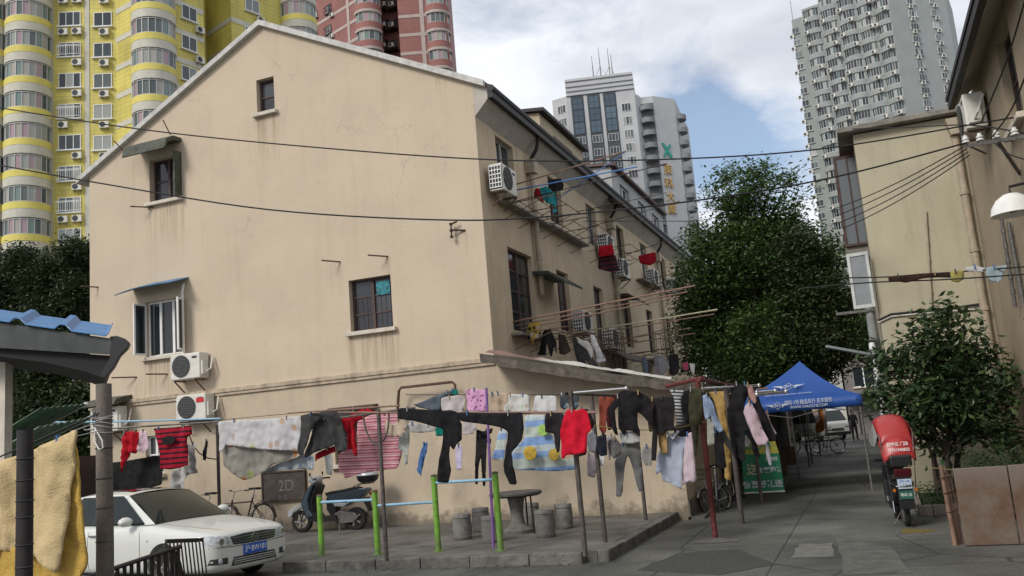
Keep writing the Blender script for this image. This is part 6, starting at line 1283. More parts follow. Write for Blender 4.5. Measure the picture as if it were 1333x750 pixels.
wallcloth('t_shirt','small pink t-shirt at the tree edge','t-shirt',ZH((1055,495),(1095,490),(1098,540),(1070,545)),24,cl('hot_pink_cotton',(.45,.07,.14)),group=G6)
wallcloth('t_shirt','small white t-shirt at the tree edge','t-shirt',ZH((1105,495),(1145,500),(1140,575),(1120,560)),24,wht,group=G6)
G7='clothes hung beyond the tent'
cloth('jacket','orange brown jacket hanging under the back of the tent','jacket',[(1063,532),(1074,531),(1073,560),(1069,563),(1061,562)],24.6,cl('orange_brown_cloth',(.28,.11,.03)),group=G7,fold=.04)
cloth('towel','pale pinkish towel left of the orange brown jacket','towel',[(1056,531),(1064,531),(1068,547),(1063,552)],24.5,cl('pale_pink_towel',(.42,.33,.30)),group=G7)
cloth('towel','pale strip towel right of the orange brown jacket','towel',[(1071,531),(1075,531),(1078,566),(1074,566)],24.5,cl('pale_strip_towel',(.40,.34,.32)),group=G7)
rail(oY(1050,531,24.5),oY(1080,530,24.5),.01,M_['bamboo'],'short rail under the back of the tent')

G8='garments tucked behind the front row of the racks'
cloth('coat','dark brown coat between the black coat and the black trousers','coat',ZF((395,140),(440,130),(445,240),(440,330),(400,340),(385,250)),14.6,cl('dark_brown_wool',(.035,.025,.02)),group=G8)
cloth('top','dark plum top under the black coat sleeve','top',ZF((140,160),(160,140),(165,250),(175,320),(150,330),(135,250)),14.5,cl('dark_plum_cotton',(.07,.02,.03)),group=G8)
cloth('bag','pink and white hanging bag beside the grey shorts','bag',ZF((140,370),(170,360),(180,400),(165,470),(155,520),(140,450)),13.3,spots('pink_white_net',(.42,.36,.38),[(.4,.12,.2)],20,.35),group=G8,grid=.035)
cloth('skirt','white skirt low beside the kerb post','skirt',ZF((75,480),(125,490),(130,530),(110,550),(80,540)),13.5,wht,group=G8,grid=.035)
cloth('trousers','black trousers behind the blue dress shirt collar','trousers',ZF((560,330),(650,300),(660,350),(640,420),(600,390),(565,370)),14.3,blk_,group=G8)
cloth('jacket','dark olive jacket hem left of the red post','jacket',ZF((650,200),(690,210),(700,330),(690,480),(672,480),(668,380),(655,320)),14.9,cl('dark_olive_cloth',(.03,.032,.022)),group=G8)
cloth('coat','black coat just behind the post with the pale blue shirt','coat',ZG((240,190),(262,180),(280,300),(300,400),(305,520),(280,480),(255,330),(245,280)),15.4,blk2,group=G8)
cloth('trousers','charcoal trousers hanging at the back of the lane rack','trousers',ZG((150,250),(190,300),(230,340),(270,420),(262,460),(230,420),(200,360)),15.9,dgry,group=G8)
cloth('towel','dark small towel at the top of the lane rack','towel',ZG((345,40),(372,45),(372,120),(350,130)),14.7,navy,group=G8,grid=.035)
# ================= vehicles =================
from mathutils.bvhtree import BVHTree
def applied(o):
    bpy.context.view_layer.update(); dg=bpy.context.evaluated_depsgraph_get(); me=bpy.data.meshes.new_from_object(o.evaluated_get(dg)); o.modifiers.clear(); o.data=me; return o
def patch(mb,p00,p10,p11,p01,nu=8,nv=6,bulge=0,bn=None,mi=0):
    P=[V(p) for p in(p00,p10,p11,p01)]; vs=[]
    nn=bn or (P[1]-P[0]).cross(P[3]-P[0]).normalized()
    for j in range(nv+1):
        for i in range(nu+1):
            u=i/nu;v=j/nv; q=P[0].lerp(P[1],u).lerp(P[3].lerp(P[2],u),v)+V(nn)*bulge*4*(u*(1-u)+.0)*(.6+.4*4*v*(1-v)); vs.append(q)
    mb.add(vs,[(j*(nu+1)+i,j*(nu+1)+i+1,(j+1)*(nu+1)+i+1,(j+1)*(nu+1)+i) for j in range(nv) for i in range(nu)],mi)
def decal(bvh,poly,axis,m,name,par,off=.006,grid=.04,org=5,thick=0):
    """a fitted panel: outline given across the body, dropped on to the body surface"""
    D=[];P2=[V(p) for p in poly]
    for i,p in enumerate(P2):
        q=P2[(i+1)%len(P2)]; k=max(1,int((q-p).length/grid)); D+=[p.lerp(q,j/k) for j in range(k)]
    ins=[]; x=min(p.x for p in D)+grid/2
    while x<max(p.x for p in D):
        z=min(p.y for p in D)+grid/2
        while z<max(p.y for p in D):
            if min((V((x,z))-q).length for q in D)>grid*.4: ins.append(V((x+.001,z)))
            z+=grid
        x+=grid
    vs,es,fs,*_=geometry.delaunay_2d_cdt(D+ins,[],[list(range(len(D)))],1,1e-6)
    out=[]
    for p in vs:
        if axis=='x': o_,d=V((org,p.x,p.y)),V((-1,0,0))
        elif axis=='y': o_,d=V((p.x,org,p.y)),V((0,-1,0))
        elif axis=='-y': o_,d=V((p.x,-org,p.y)),V((0,1,0))
        elif axis=='-x': o_,d=V((-org,p.x,p.y)),V((1,0,0))
        else: o_,d=V((p.x,p.y,org)),V((0,0,-1))
        h,nr,_,_=bvh.ray_cast(o_,d)
        if h is None: h,nr,_,_=bvh.find_nearest(o_+d*(org-1.8 if axis!='z' else org-1))
        out.append(h-d*off)
    mb=MB(); mb.add(out,[tuple(f) for f in fs]); o=mb.build(name,m,par,smooth=True,local=True); o.location=(0,0,0)
    if thick: s=o.modifiers.new('t','SOLIDIFY'); s.thickness=thick
    return o
def strip_poly(pts,w_):
    pts=[V(p) for p in pts]; a=[];b_=[]
    for i,p in enumerate(pts):
        t=(pts[min(i+1,len(pts)-1)]-pts[max(0,i-1)]).normalized(); n_=V((-t.y,t.x))*w_/2; a.append(p+n_); b_.append(p-n_)
    return a+b_[::-1]
carpaint=mat('white_car_paint',(.60,.61,.57),rough=.28,spec=.5,coat=.6,nz=3,amt=.02)
cglass=mat('car_window_glass',(.012,.018,.017),rough=.04,spec=.35); cchrome=mat('car_chrome',(.6,.6,.6),rough=.15,metal=1); lampg=mat('headlamp_glass',(.45,.47,.48),rough=.08,spec=.8,nz=18,amt=.5)
plateb=mat('blue_plate',(.02,.10,.42),rough=.4); platew=mat('white_lettering',(.75,.75,.75),rough=.5)
def wheel(par,x,y,r_,w_,side,name='wheel',rimm=None):
    t=MB(); M=Matrix.Rotation(R(90),3,'X'); t.lathe([(r_*.64,-w_/2),(r_*.9,-w_/2),(r_,-w_*.3),(r_,w_*.3),(r_*.9,w_/2),(r_*.64,w_/2)],(x,y,r_),32,0,M); wo=t.build(name,M_['rubber'],par,smooth=True,local=True); wo.location=(0,0,0)
    h=MB(); h.lathe([(r_*.66,-w_*.45),(r_*.66,w_*.45)],(x,y,r_),28,0,M); yy=y+side*w_*.36; h.lathe([(0,0),(r_*.16,0),(r_*.16,.02),(0,.02)],(x,yy,r_),12,0,M)
    for i in range(5):
        a=i*2*math.pi/5; c_,s_=math.cos(a),math.sin(a); h.bar((x,yy,r_),(x+c_*r_*.64,yy,r_+s_*r_*.64),.05,.03) 
    ro=h.build('rim',rimm or mat('alloy_rim',(.4,.4,.4),rough=.3,metal=.8),wo,local=True); ro.location=(0,0,0); return wo
def make_car():
    t=thing('parked_car','white saloon car parked nose toward the kerb behind the timber pole','car')
    st=[(-2.32,.60,.84,.32),(-2.27,.74,.94,.25),(-2.05,.83,1.0,.2),(-1.6,.865,1.0,.18),(-1.2,.875,.985,.18),(-.5,.875,.97,.18),(.3,.875,.96,.18),(.85,.872,.955,.18),(1.1,.87,.93,.18),(1.5,.865,.885,.18),(1.85,.845,.845,.18),(2.1,.81,.80,.19),(2.25,.73,.765,.21),(2.325,.58,.72,.25)]
    vs=[];
    for x,w_,tp,bt_ in st:
        half=[(0,tp+.012),(w_*.5,tp+.004),(w_*.82,tp-.012),(w_*.95,tp-.05),(w_,tp-.16),(w_*1.005,(tp+bt_)/2),(w_*.99,bt_+.12),(w_*.93,bt_),(0,bt_)]
        ring=half+[(-y,z) for y,z in half[-2:0:-1]]; vs+=[(x,y,z) for y,z in ring]; n_=len(ring)
    fs=[(i*n_+j,i*n_+(j+1)%n_,(i+1)*n_+(j+1)%n_,(i+1)*n_+j) for i in range(len(st)-1) for j in range(n_)]+[tuple(range(n_)),tuple((len(st)-1)*n_+j for j in range(n_))]
    b_=MB(); b_.add(vs,fs); bo=b_.build('body',carpaint,t,smooth=True,local=True,subd=2); bo.location=(0,0,0)
    cut=MB()
    for x in(1.38,-1.27):
        for s in(-1,1): cut.lathe([(0,-.15),(.37,-.15),(.37,.2),(0,.2)],(x,s*.86,.31),32,0,Matrix.Rotation(R(90),3,'X'))
    co=cut.build('c',carpaint,local=True); md=bo.modifiers.new('b','BOOLEAN'); md.object=co; md.solver='EXACT'; applied(bo); bpy.data.objects.remove(co)
    bvh=BVHTree.FromPolygons([v.co.copy() for v in bo.data.vertices],[tuple(p.vertices) for p in bo.data.polygons])
    r_=MB(); 
    # roof and pillars
    zr=lambda x:1.452-.05*((x+.45)/.75)**2
    vs=[];xs=[.22-.135*i for i in range(10)]; 
    for x in xs:
        for j in range(9): y=-.57+1.14*j/8; vs.append((x,y,zr(x)-.045*(abs(y)/.57)**2.6))
    r_.add(vs,[(i*9+j,i*9+j+1,(i+1)*9+j+1,(i+1)*9+j) for i in range(9) for j in range(8)])
    xr0,xr1=.22,xs[-1]; ze=lambda x:zr(x)-.045
    for s in(-1,1):
        A0=V((.98,s*.70,.935));A1=V((xr0,s*.57,ze(xr0))); C0=V((-1.72,s*.70,.99));C1=V((xr1,s*.57,ze(xr1)))
        r_.add([A0+V((.02,0,0)),A1+V((.0,0,.005)),A1+V((-.10,s*.015,-.02)),A0+V((-.14,s*.06,0))],[(0,1,2,3)])
        r_.add([C0,C1,C1+V((.14,s*.012,-.02)),C0+V((.42,s*.05,-.01))],[(0,1,2,3)])
        for a,b2 in zip(xs,xs[1:]): r_.add([(a,s*.57,ze(a)),(b2,s*.57,ze(b2)),(b2,s*.60,ze(b2)-.045),(a,s*.60,ze(a)-.045)],[(0,1,2,3)])
    ro=r_.build('roof',carpaint,t,smooth=True,local=True); ro.location=(0,0,0)
    g=MB(); patch(g,(.99,-.70,.935),(.99,.70,.935),(xr0,.57,ze(xr0)),(xr0,-.57,ze(xr0)),14,6,.075,V((.7,0,.5))); go=g.build('windscreen',cglass,t,smooth=True,local=True); go.location=(0,0,0)
    g=MB(); patch(g,(-1.75,-.70,.985),(-1.75,.70,.985),(xr1,.57,ze(xr1)),(xr1,-.57,ze(xr1)),12,6,.06,V((-.7,0,.5))); go=g.build('rear_window',cglass,t,smooth=True,local=True); go.location=(0,0,0)
    for s in(-1,1):
        for a,b2,c,d in((.84,-.33,.13,-.33),(-.40,-1.30,-.40,-.88)):
            g=MB(); patch(g,(a,s*.765,.955),(b2,s*.785,.965),(d,s*.595,1.375),(c,s*.595,1.37),6,5,.0); go=g.build('side_window',cglass,t,smooth=True,local=True); go.location=(0,0,0)
        g=MB(); patch(g,(-.32,s*.775,.96),(-.41,s*.775,.96),(-.41,s*.60,1.38),(-.32,s*.60,1.38),1,1); g.build('pillar',M_['blackp'],t,local=True).location=(0,0,0)
        g=MB(); c=V((.62,s*.93,1.0)); 
        vs=[];
        for i in range(7):
            a=math.pi*i/6
            for j in range(10): b3=2*math.pi*j/10; vs.append(c+V((.09*math.cos(a)*.9,.12*math.sin(a)*math.cos(b3),.075*math.sin(a)*math.sin(b3))))
        g.add(vs,[(i*10+j,i*10+(j+1)%10,(i+1)*10+(j+1)%10,(i+1)*10+j) for i in range(6) for j in range(10)]); mo=g.build('mirror',carpaint,t,smooth=True,local=True); mo.location=(0,0,0)
        g=MB(); g.bar(c-V((0,s*.08,.04)),(.66,s*.80,.945),.05,.03); q=g.build('mirror_stalk',M_['blackp'],mo,local=True); q.location=(0,0,0)
        ax='y' if s>0 else '-y'; seam=mat('dark_seam_rubber',(.03,.03,.03)) if s<0 else bpy.data.materials['dark_seam_rubber']  # dark strips marking the door and panel joints
        for pts in([(.82,.94),(.86,.7),(.86,.45),(.80,.24)],[(-.36,.95),(-.38,.6),(-.36,.24)],[(-1.22,.93),(-1.05,.66),(-.95,.45),(-.9,.24)]): decal(bvh,strip_poly(pts,.009),ax,seam,'door_seam',t,.002,.05)
        decal(bvh,[(-.9,.225),(.85,.225),(.85,.245),(-.9,.245)],ax,seam,'sill_seam',t,.002,.1)
        for x in(-.22,-1.12): h=MB(); hh,_,_,_=bvh.ray_cast(V((x,s*5,.80)),V((0,-s,0))); h.cbox(hh+V((0,s*.02,0)),(.20,.025,.03)); h.build('door_handle',cchrome,t,bevel=.006,local=True).location=(0,0,0)
        decal(bvh,[(1.0,.70),(1.05,.70),(1.05,.725),(1.0,.725)],ax,lampg,'side_repeater',t,.008,.03)
    # face
    decal(bvh,[(-.40,.585),(-.20,.575),(.20,.575),(.40,.585),(.45,.70),(.2,.72),(-.2,.72),(-.45,.70)],'x',M_['grille'],'grille',t,.004,.05)
    gr=bpy.data.objects['grille'] 
    for z in(.61,.645,.68): decal(bvh,strip_poly([(-.42+.0,z),(0,z),(.42,z)],.009),'x',cchrome,'grille_bar',t,.012,.05)
    c,_,_,_=bvh.ray_cast(V((5,0,.645)),V((-1,0,0)))
    h=MB(); M=Matrix.Rotation(R(90),3,'Y'); h.lathe([(.05,0),(.062,0),(.062,.012),(.05,.012)],c+V((.012,0,0)),20,0,M); 
    h.bar(c+V((.022,-.035,.025)),c+V((.022,0,-.03)),.012,.008);h.bar(c+V((.022,.035,.025)),c+V((.022,0,-.03)),.012,.008); h.bar(c+V((.022,-.015,.03)),c+V((.022,0,.0)),.01,.008);h.bar(c+V((.022,.015,.03)),c+V((.022,0,.0)),.01,.008)
    h.build('badge',cchrome,t,local=True).location=(0,0,0)
    for s in(-1,1):
        decal(bvh,[(s*.43,.585),(s*.60,.575),(s*.78,.62),(s*.83,.73),(s*.70,.745),(s*.48,.71)],'x',lampg,'headlight',t,.008,.035)
        h=MB(); q,_,_,_=bvh.ray_cast(V((5,s*.60,.655)),V((-1,0,0))); h.lathe([(0,.0),(.042,0),(.045,.012),(.03,.016),(0,.01)],q+V((.004,0,0)),16,0,M); h.build('lamp_lens',cchrome,t,local=True,smooth=True).location=(0,0,0)
        decal(bvh,[(s*.50,.33),(s*.76,.34),(s*.74,.42),(s*.5,.42)],'x',M_['grille'],'fog_lamp_recess',t,.004,.04); h=MB(); q,_,_,_=bvh.ray_cast(V((5,s*.62,.378)),V((-1,0,0))); h.lathe([(0,0),(.045,0),(.03,.01),(0,.012)],q+V((.006,0,0)),14,0,M); h.build('fog_lamp',lampg,t,local=True).location=(0,0,0)
    decal(bvh,[(-.44,.29),(.44,.29),(.40,.41),(-.40,.41)],'x',M_['grille'],'lower_grille',t,.004,.05)
    for z in(.32,.35,.38): decal(bvh,strip_poly([(-.40,z),(0,z),(.40,z)],.01),'x',carpaint,'lower_grille_bar',t,.012,.05)
    decal(bvh,strip_poly([(-.8,.575),(-.4,.56),(.4,.56),(.8,.575)],.008),'x',bpy.data.materials['dark_seam_rubber'],'bumper_seam',t,.002,.05)
    decal(bvh,strip_poly([(.93,-.62),(1.35,-.60),(1.8,-.55),(2.12,-.42)],.008),'z',bpy.data.materials['dark_seam_rubber'],'bonnet_seam',t,.002,.05); decal(bvh,strip_poly([(.93,.62),(1.35,.60),(1.8,.55),(2.12,.42)],.008),'z',bpy.data.materials['dark_seam_rubber'],'bonnet_seam',t,.002,.05)
    q,_,_,_=bvh.ray_cast(V((5,0,.47)),V((-1,0,0))); h=MB(); h.box(q.x+.0,q.x+.025,-.22,.22,.42,.56); pl=h.build('number_plate',plateb,t,local=True); pl.location=(0,0,0); W[pl]=V((0,0,0))
    text('plate_lettering','沪·BW181',.115,(q.x+.027,0,.49),Matrix(((0,0,1),(1,0,0),(0,1,0))),platew,pl,.001,sx=.86)
    h=MB(); vs=[(x,y,zr(x)-.045*(abs(y)/.57)**2.6+.006) for x in(.08,-.2,-.5) for y in(-.38,-.2,0,.2,.38)]; h.add(vs,[(i*5+j,i*5+j+1,(i+1)*5+j+1,(i+1)*5+j) for i in range(2) for j in range(4)]); h.build('sunroof',cglass,t,local=True).location=(0,0,0)
    h=MB(); h.box(.42,.45,-.45,-.30,1.16,1.24); 
    for x in(1.38,-1.27):
        for s in(-1,1): wheel(t,x,s*.79,.31,.2,s)
    h=MB(); h.box(-2.1,2.05,-.72,.72,.2,.28); h.build('underbody',M_['dark'],t,local=True).location=(0,0,0)
    for s in (-1,1): decal(bvh,[(s*.5,.72),(s*.78,.74),(s*.76,.90),(s*.55,.90)],'-x',mat('tail_lamp_red',(.3,.01,.01),rough=.15),'tail_light',t,.006,.05)
    return t
car=make_car(); car.location=(-10.98,11.6,0); car.rotation_euler=(0,0,R(-9))
# ---------------- bicycles ----------------
def bike(name,label,colm,loc,rz,r_=.33,basket=True,rack=True,group='bicycles'):
    t=thing(name,label,'bicycle',(0,0,0),group); M=Matrix.Rotation(R(90),3,'X'); wb=r_*1.55
    for x in(-wb,wb):
        h=MB(); vs=[]; 
        for i in range(28):
            a=i*2*math.pi/28
            for j in range(6): b3=j*2*math.pi/6; vs.append((x+(r_-.018+.018*math.cos(b3))*math.cos(a),.018*math.sin(b3),r_+(r_-.018+.018*math.cos(b3))*math.sin(a)))
        h.add(vs,[(i*6+j,i*6+(j+1)%6,((i+1)%28)*6+(j+1)%6,((i+1)%28)*6+j) for i in range(28) for j in range(6)]); wo=h.build('wheel',M_['rubber'],t,smooth=True,local=True)
        h=MB(); h.lathe([(r_-.035,-.012),(r_-.05,0),(r_-.035,.012)],(x,0,r_),28,0,M); h.lathe([(0,-.04),(.025,-.03),(.025,.03),(0,.04)],(x,0,r_),10,0,M)
        for i in range(14): a=i*2*math.pi/14; h.tube([(x,.02*(-1)**i,r_),(x+(r_-.04)*math.cos(a),0,r_+(r_-.04)*math.sin(a))],.0025,4)
        h.build('spokes',cchrome,wo,local=True)
        h=MB(); k=10; vs=[]; a0_=R(20 if x>0 else 40);a1_=R(150 if x>0 else 180)
        for i in range(k+1): a=a0_+(a1_-a0_)*i/k; rr=r_+.025; vs+=[(x+rr*math.cos(a),-.03,r_+rr*math.sin(a)),(x+(rr+.012)*math.cos(a),0,r_+(rr+.012)*math.sin(a)),(x+rr*math.cos(a),.03,r_+rr*math.sin(a))]
        h.add(vs,[(3*i+q,3*i+3+q,3*i+4+q,3*i+1+q) for i in range(k) for q in(0,1)]); h.build('mudguard',colm,t,local=True,solid=.003)
    bb_=V((-.05,0,r_*.85)); hd=V((wb*.72,0,r_+.42)); hd2=V((wb*.78,0,r_+.30)); st=V((-wb*.42,0,r_+.45))
    h=MB(); 
    for a,b3,rr in((bb_,st,.018),(bb_,hd2,.02),(st-V((0,0,.08)),hd2+V((0,0,.05)),.016),(bb_,(-wb,.05,r_),.011),(bb_,(-wb,-.05,r_),.011),(st-V((0,0,.1)),(-wb,.05,r_),.009),(st-V((0,0,.1)),(-wb,-.05,r_),.009),(hd,hd2,.022)): h.tube([a,b3],rr,8)
    h.build('frame',colm,t,smooth=True,local=True)
    h=MB(); 
    for s in(-.05,.05): h.tube([hd2,(wb*.82,s,r_+.2),(wb,s,r_)],.011,6)
    h.tube([hd,hd+V((-.05,0,.18))],.014,8); q=hd+V((-.05,0,.18)); h.tube([q+V((-.16,-.27,.02)),q+V((-.03,-.2,.03)),q,q+V((-.03,.2,.03)),q+V((-.16,.27,.02))],.011,6); h.build('fork_and_handlebar',cchrome,t,smooth=True,local=True)
    for s in(-1,1): h=MB(); h.tube([q+V((-.17,s*.272,.02)),q+V((-.07,s*.23,.025))],.017,8); h.build('grip',M_['blackp'],t,local=True)
    h=MB(); h.tube([st,st+V((-.04,0,.16))],.013,8); h.build('seat_post',cchrome,t,local=True)
    h=MB(); z=st.z+.17; h.prism([(st.x-.17,-.08,z),(st.x-.15,-.09,z),(st.x-.02,-.04,z),(st.x+.12,-.018,z),(st.x+.12,.018,z),(st.x-.02,.04,z),(st.x-.15,.09,z),(st.x-.17,.08,z)],(0,0,.05)); h.build('saddle',M_['blackp'],t,bevel=.015,local=True)
    h=MB(); h.lathe([(.07,-.004),(.085,-.004),(.085,.004),(.07,.004)],bb_+V((0,.05,0)),18,0,M); h.bar(bb_+V((0,.07,0)),bb_+V((.06,.07,-.15)),.02,.012); h.bar(bb_+V((0,-.07,0)),bb_+V((-.06,-.07,.15)),.02,.012); h.cbox(bb_+V((.06,.12,-.155)),(.08,.09,.02)); h.cbox(bb_+V((-.06,-.12,.155)),(.08,.09,.02)); h.build('crank',M_['steel'],t,local=True)
    if rack:
        h=MB(); z=2*r_+.06
        for y in(-.06,0,.06): h.tube([(-wb-.22,y,z),(-wb+.16,y,z)],.005,5)
        for y in(-.06,.06): h.tube([(-wb-.05,y,z),(-wb,y,r_)],.005,5)
        h.tube([(-wb-.22,-.06,z),(-wb-.22,.06,z)],.005,5);h.tube([(-wb+.1,-.06,z),(-wb+.1,.06,z)],.005,5);h.build('luggage_rack',M_['steel'],t,local=True)
    if basket:
        h=MB(); c=hd+V((.16,0,-.0)); 
        for z,s in((0,.10),(.1,.115),(.2,.13)): h.tube([c+V((-s,-s*1.2,z)),c+V((s,-s*1.2,z)),c+V((s,s*1.2,z)),c+V((-s,s*1.2,z)),c+V((-s,-s*1.2,z))],.005,5)
        for i in range(6):
            f=i/5*2-1
            for s in(-1,1): h.tube([c+V((.10*f,s*.12,0)),c+V((.13*f,s*.156,.2))],.003,4); h.tube([c+V((s*.1,.12*f,0)),c+V((s*.13,.156*f,.2))],.003,4)
        h.build('basket',M_['steel'],t,local=True)
    t.location=loc; t.rotation_euler=(R(4),0,rz); return t
oldb=mat('dark_worn_bicycle_paint',(.06,.04,.035),nz=14,amt=.4); silb=mat('silver_bicycle_paint',(.45,.47,.48),rough=.3,metal=.5); grb=mat('dark_green_bicycle_paint',(.02,.07,.05),rough=.4); blb=mat('blue_yellow_bicycle_paint',(.08,.2,.28),rough=.5)
p=oY(318,680,16.55); bike('bicycle','old brown bicycle leaning against the wall behind the car bonnet',oldb,(p.x,16.55,.15),R(176),basket=False)
p=oY(262,680,16.3); bike('bicycle','blue green bicycle further left behind the white car',blb,(p.x,16.3,.15),R(172),r_=.30)
p=oZ(922,668,0); bike('bicycle','small silver folding bicycle behind the red post',silb,(-3.02,18.3,0),R(-112),r_=.24,rack=True)
bike('bicycle','dark bicycle half hidden by the green banner',oldb,(-2.95,20.9,0),R(-100),r_=.30)
p=oZ(1072,590,0); bike('bicycle','dark green bicycle parked under the blue tent',grb,(-1.8,p.y-1.5,0),R(-160),r_=.33)
bike('bicycle','bicycle parked farthest down the lane before the van',oldb,(-2.8,p.y+1.5,0),R(-170),r_=.33)
# ---------------- moped ----------------
silver_b=mat('silver_blue_paint',(.075,.11,.14),rough=.22,metal=.5,coat=.7); lightp=mat('pale_silver_paint',(.5,.51,.52),rough=.3,metal=.3,coat=.4)
def plate3(mb,poly,y0,y1,mi=0): mb.prism([(x,y0,z) for x,z in poly],(0,y1-y0,0),mi)
def moped():
    t=thing('moped','silver blue moped with a round top box parked against the beige wall','moped')
    for x,r_ in((.62,.23),(-.60,.23)): wheel(t,x,0,r_,.10,1)
    def P(nm,poly,hw,m,bev=.025,sub=0): h=MB(); plate3(h,poly,-hw,hw); return h.build(nm,m,t,bevel=bev,local=True)
    P('front_mudguard',[(.93,.33),(.90,.46),(.76,.56),(.56,.60),(.44,.56),(.46,.48),(.62,.49),(.78,.42),(.84,.32)],.085,lightp)
    P('leg_shield',[(.50,.50),(.54,.62),(.46,.78),(.34,.95),(.26,1.03),(.20,1.0),(.28,.86),(.36,.66),(.34,.46),(.25,.32),(.42,.30)],.20,silver_b,.04)
    P('inner_panel',[(.34,.46),(.35,.66),(.27,.85),(.19,.98),(.15,.94),(.22,.78),(.28,.6),(.26,.42),(.18,.30),(.27,.28)],.17,M_['blackp'],.02)
    P('floorboard',[(.38,.24),(.38,.30),(.2,.31),(-.22,.33),(-.26,.22),(.1,.20)],.17,M_['blackp'],.02)
    P('handlebar_cover',[(.38,1.02),(.39,1.10),(.30,1.17),(.18,1.15),(.14,1.08),(.2,1.0)],.13,lightp,.04)
    h=MB(); h.lathe([(0,.03),(.05,.02),(.07,0),(.0,0)],(.385,0,1.08),16,0,Matrix.Rotation(R(90),3,'Y')); h.build('headlight',lampg,t,smooth=True,local=True)
    for s in(-1,1):
        h=MB(); h.tube([(.20,s*.12,1.10),(.14,s*.33,1.09)],.018,8); h.build('grip',M_['blackp'],t,local=True)
        h=MB(); h.tube([(.24,s*.2,1.12),(.26,s*.24,1.19)],.006,6); h.lathe([(0,-.008),(.038,0),(0,.008)],(.26,s*.25,1.20),14,0,Matrix.Rotation(R(80),3,'Y')); h.build('mirror',M_['blackp'],t,local=True)
        h=MB(); h.tube([(.46,s*.075,.62),(.62,s*.075,.23)],.02,8); h.build('fork_leg',M_['steel'],t,local=True)
    P('seat',[(-.02,.72),(.02,.79),(-.12,.82),(-.38,.84),(-.62,.88),(-.72,.86),(-.70,.80),(-.3,.73)],.12,mat('black_vinyl',(.018,.018,.018),rough=.45),.03)
    P('rear_body',[(-.02,.75),(-.05,.6),(-.2,.52),(-.45,.5),(-.75,.62),(-.94,.80),(-.9,.85),(-.7,.84),(-.3,.78)],.13,silver_b,.035)
    P('side_stripe',[(-.15,.60),(-.45,.56),(-.7,.66),(-.6,.60),(-.4,.50),(-.2,.51)],.137,lightp,.01)
    P('under_seat',[(.0,.70),(-.04,.70),(-.22,.5),(-.2,.33),(-.1,.3),(.0,.45)],.11,M_['blackp'],.02)
    P('engine',[(-.15,.20),(-.15,.36),(-.3,.42),(-.62,.36),(-.70,.26),(-.6,.17),(-.3,.15)],.11,mat('engine_casting',(.16,.15,.145),nz=25,amt=.6,rough=.5,metal=.5),.02)
    h=MB(); h.tube([(-.2,-.13,.2),(-.4,-.15,.2),(-.78,-.16,.3)],[.02,.045,.045],10); h.build('exhaust',M_['steel'],t,smooth=True,local=True)
    P('rear_mudguard',[(-.80,.60),(-.88,.44),(-.92,.36),(-.94,.36),(-.92,.46),(-.88,.66)],.08,M_['blackp'],.01)
    h=MB(); h.lathe([(0,0),(.03,.0),(.03,.05),(0,.05)],(-.93,0,.72),12,0,Matrix.Rotation(R(-90),3,'Y')); h.build('tail_light',mat('red_reflector',(.3,.01,.01),rough=.2),t,local=True)
    h=MB(); 
    for s in(-.08,.08): h.tube([(-.62,s,.88),(-.72,s,.93),(-1.0,s,.93)],.01,6)
    h.build('rear_rack',M_['blackp'],t,local=True)
    h=MB(); c=(-.90,0,.95); h.lathe([(0,0),(.14,.0),(.20,.05),(.225,.13),(.225,.145)],c,24); bx=h.build('top_box',M_['blackp'],t,smooth=True,local=True)
    h=MB(); h.lathe([(.228,.146),(.225,.18),(.17,.235),(.08,.26),(0,.265)],c,24); h.build('lid',lightp,bx,smooth=True,local=True)
    h=MB(); h.tube([(-.25,.05,.2),(-.3,.16,0)],.012,6);h.tube([(-.25,-.05,.2),(-.3,-.16,0)],.012,6); h.build('stand',M_['steel'],t,local=True)
    return t
mo=moped(); q0=oZ(391,692,.15); q1=oZ(474,690,.15); mo.location=((q0.x+q1.x)/2,16.45,.15); mo.rotation_euler=(0,0,R(182)); mo.scale=(1.06,1,1.0)
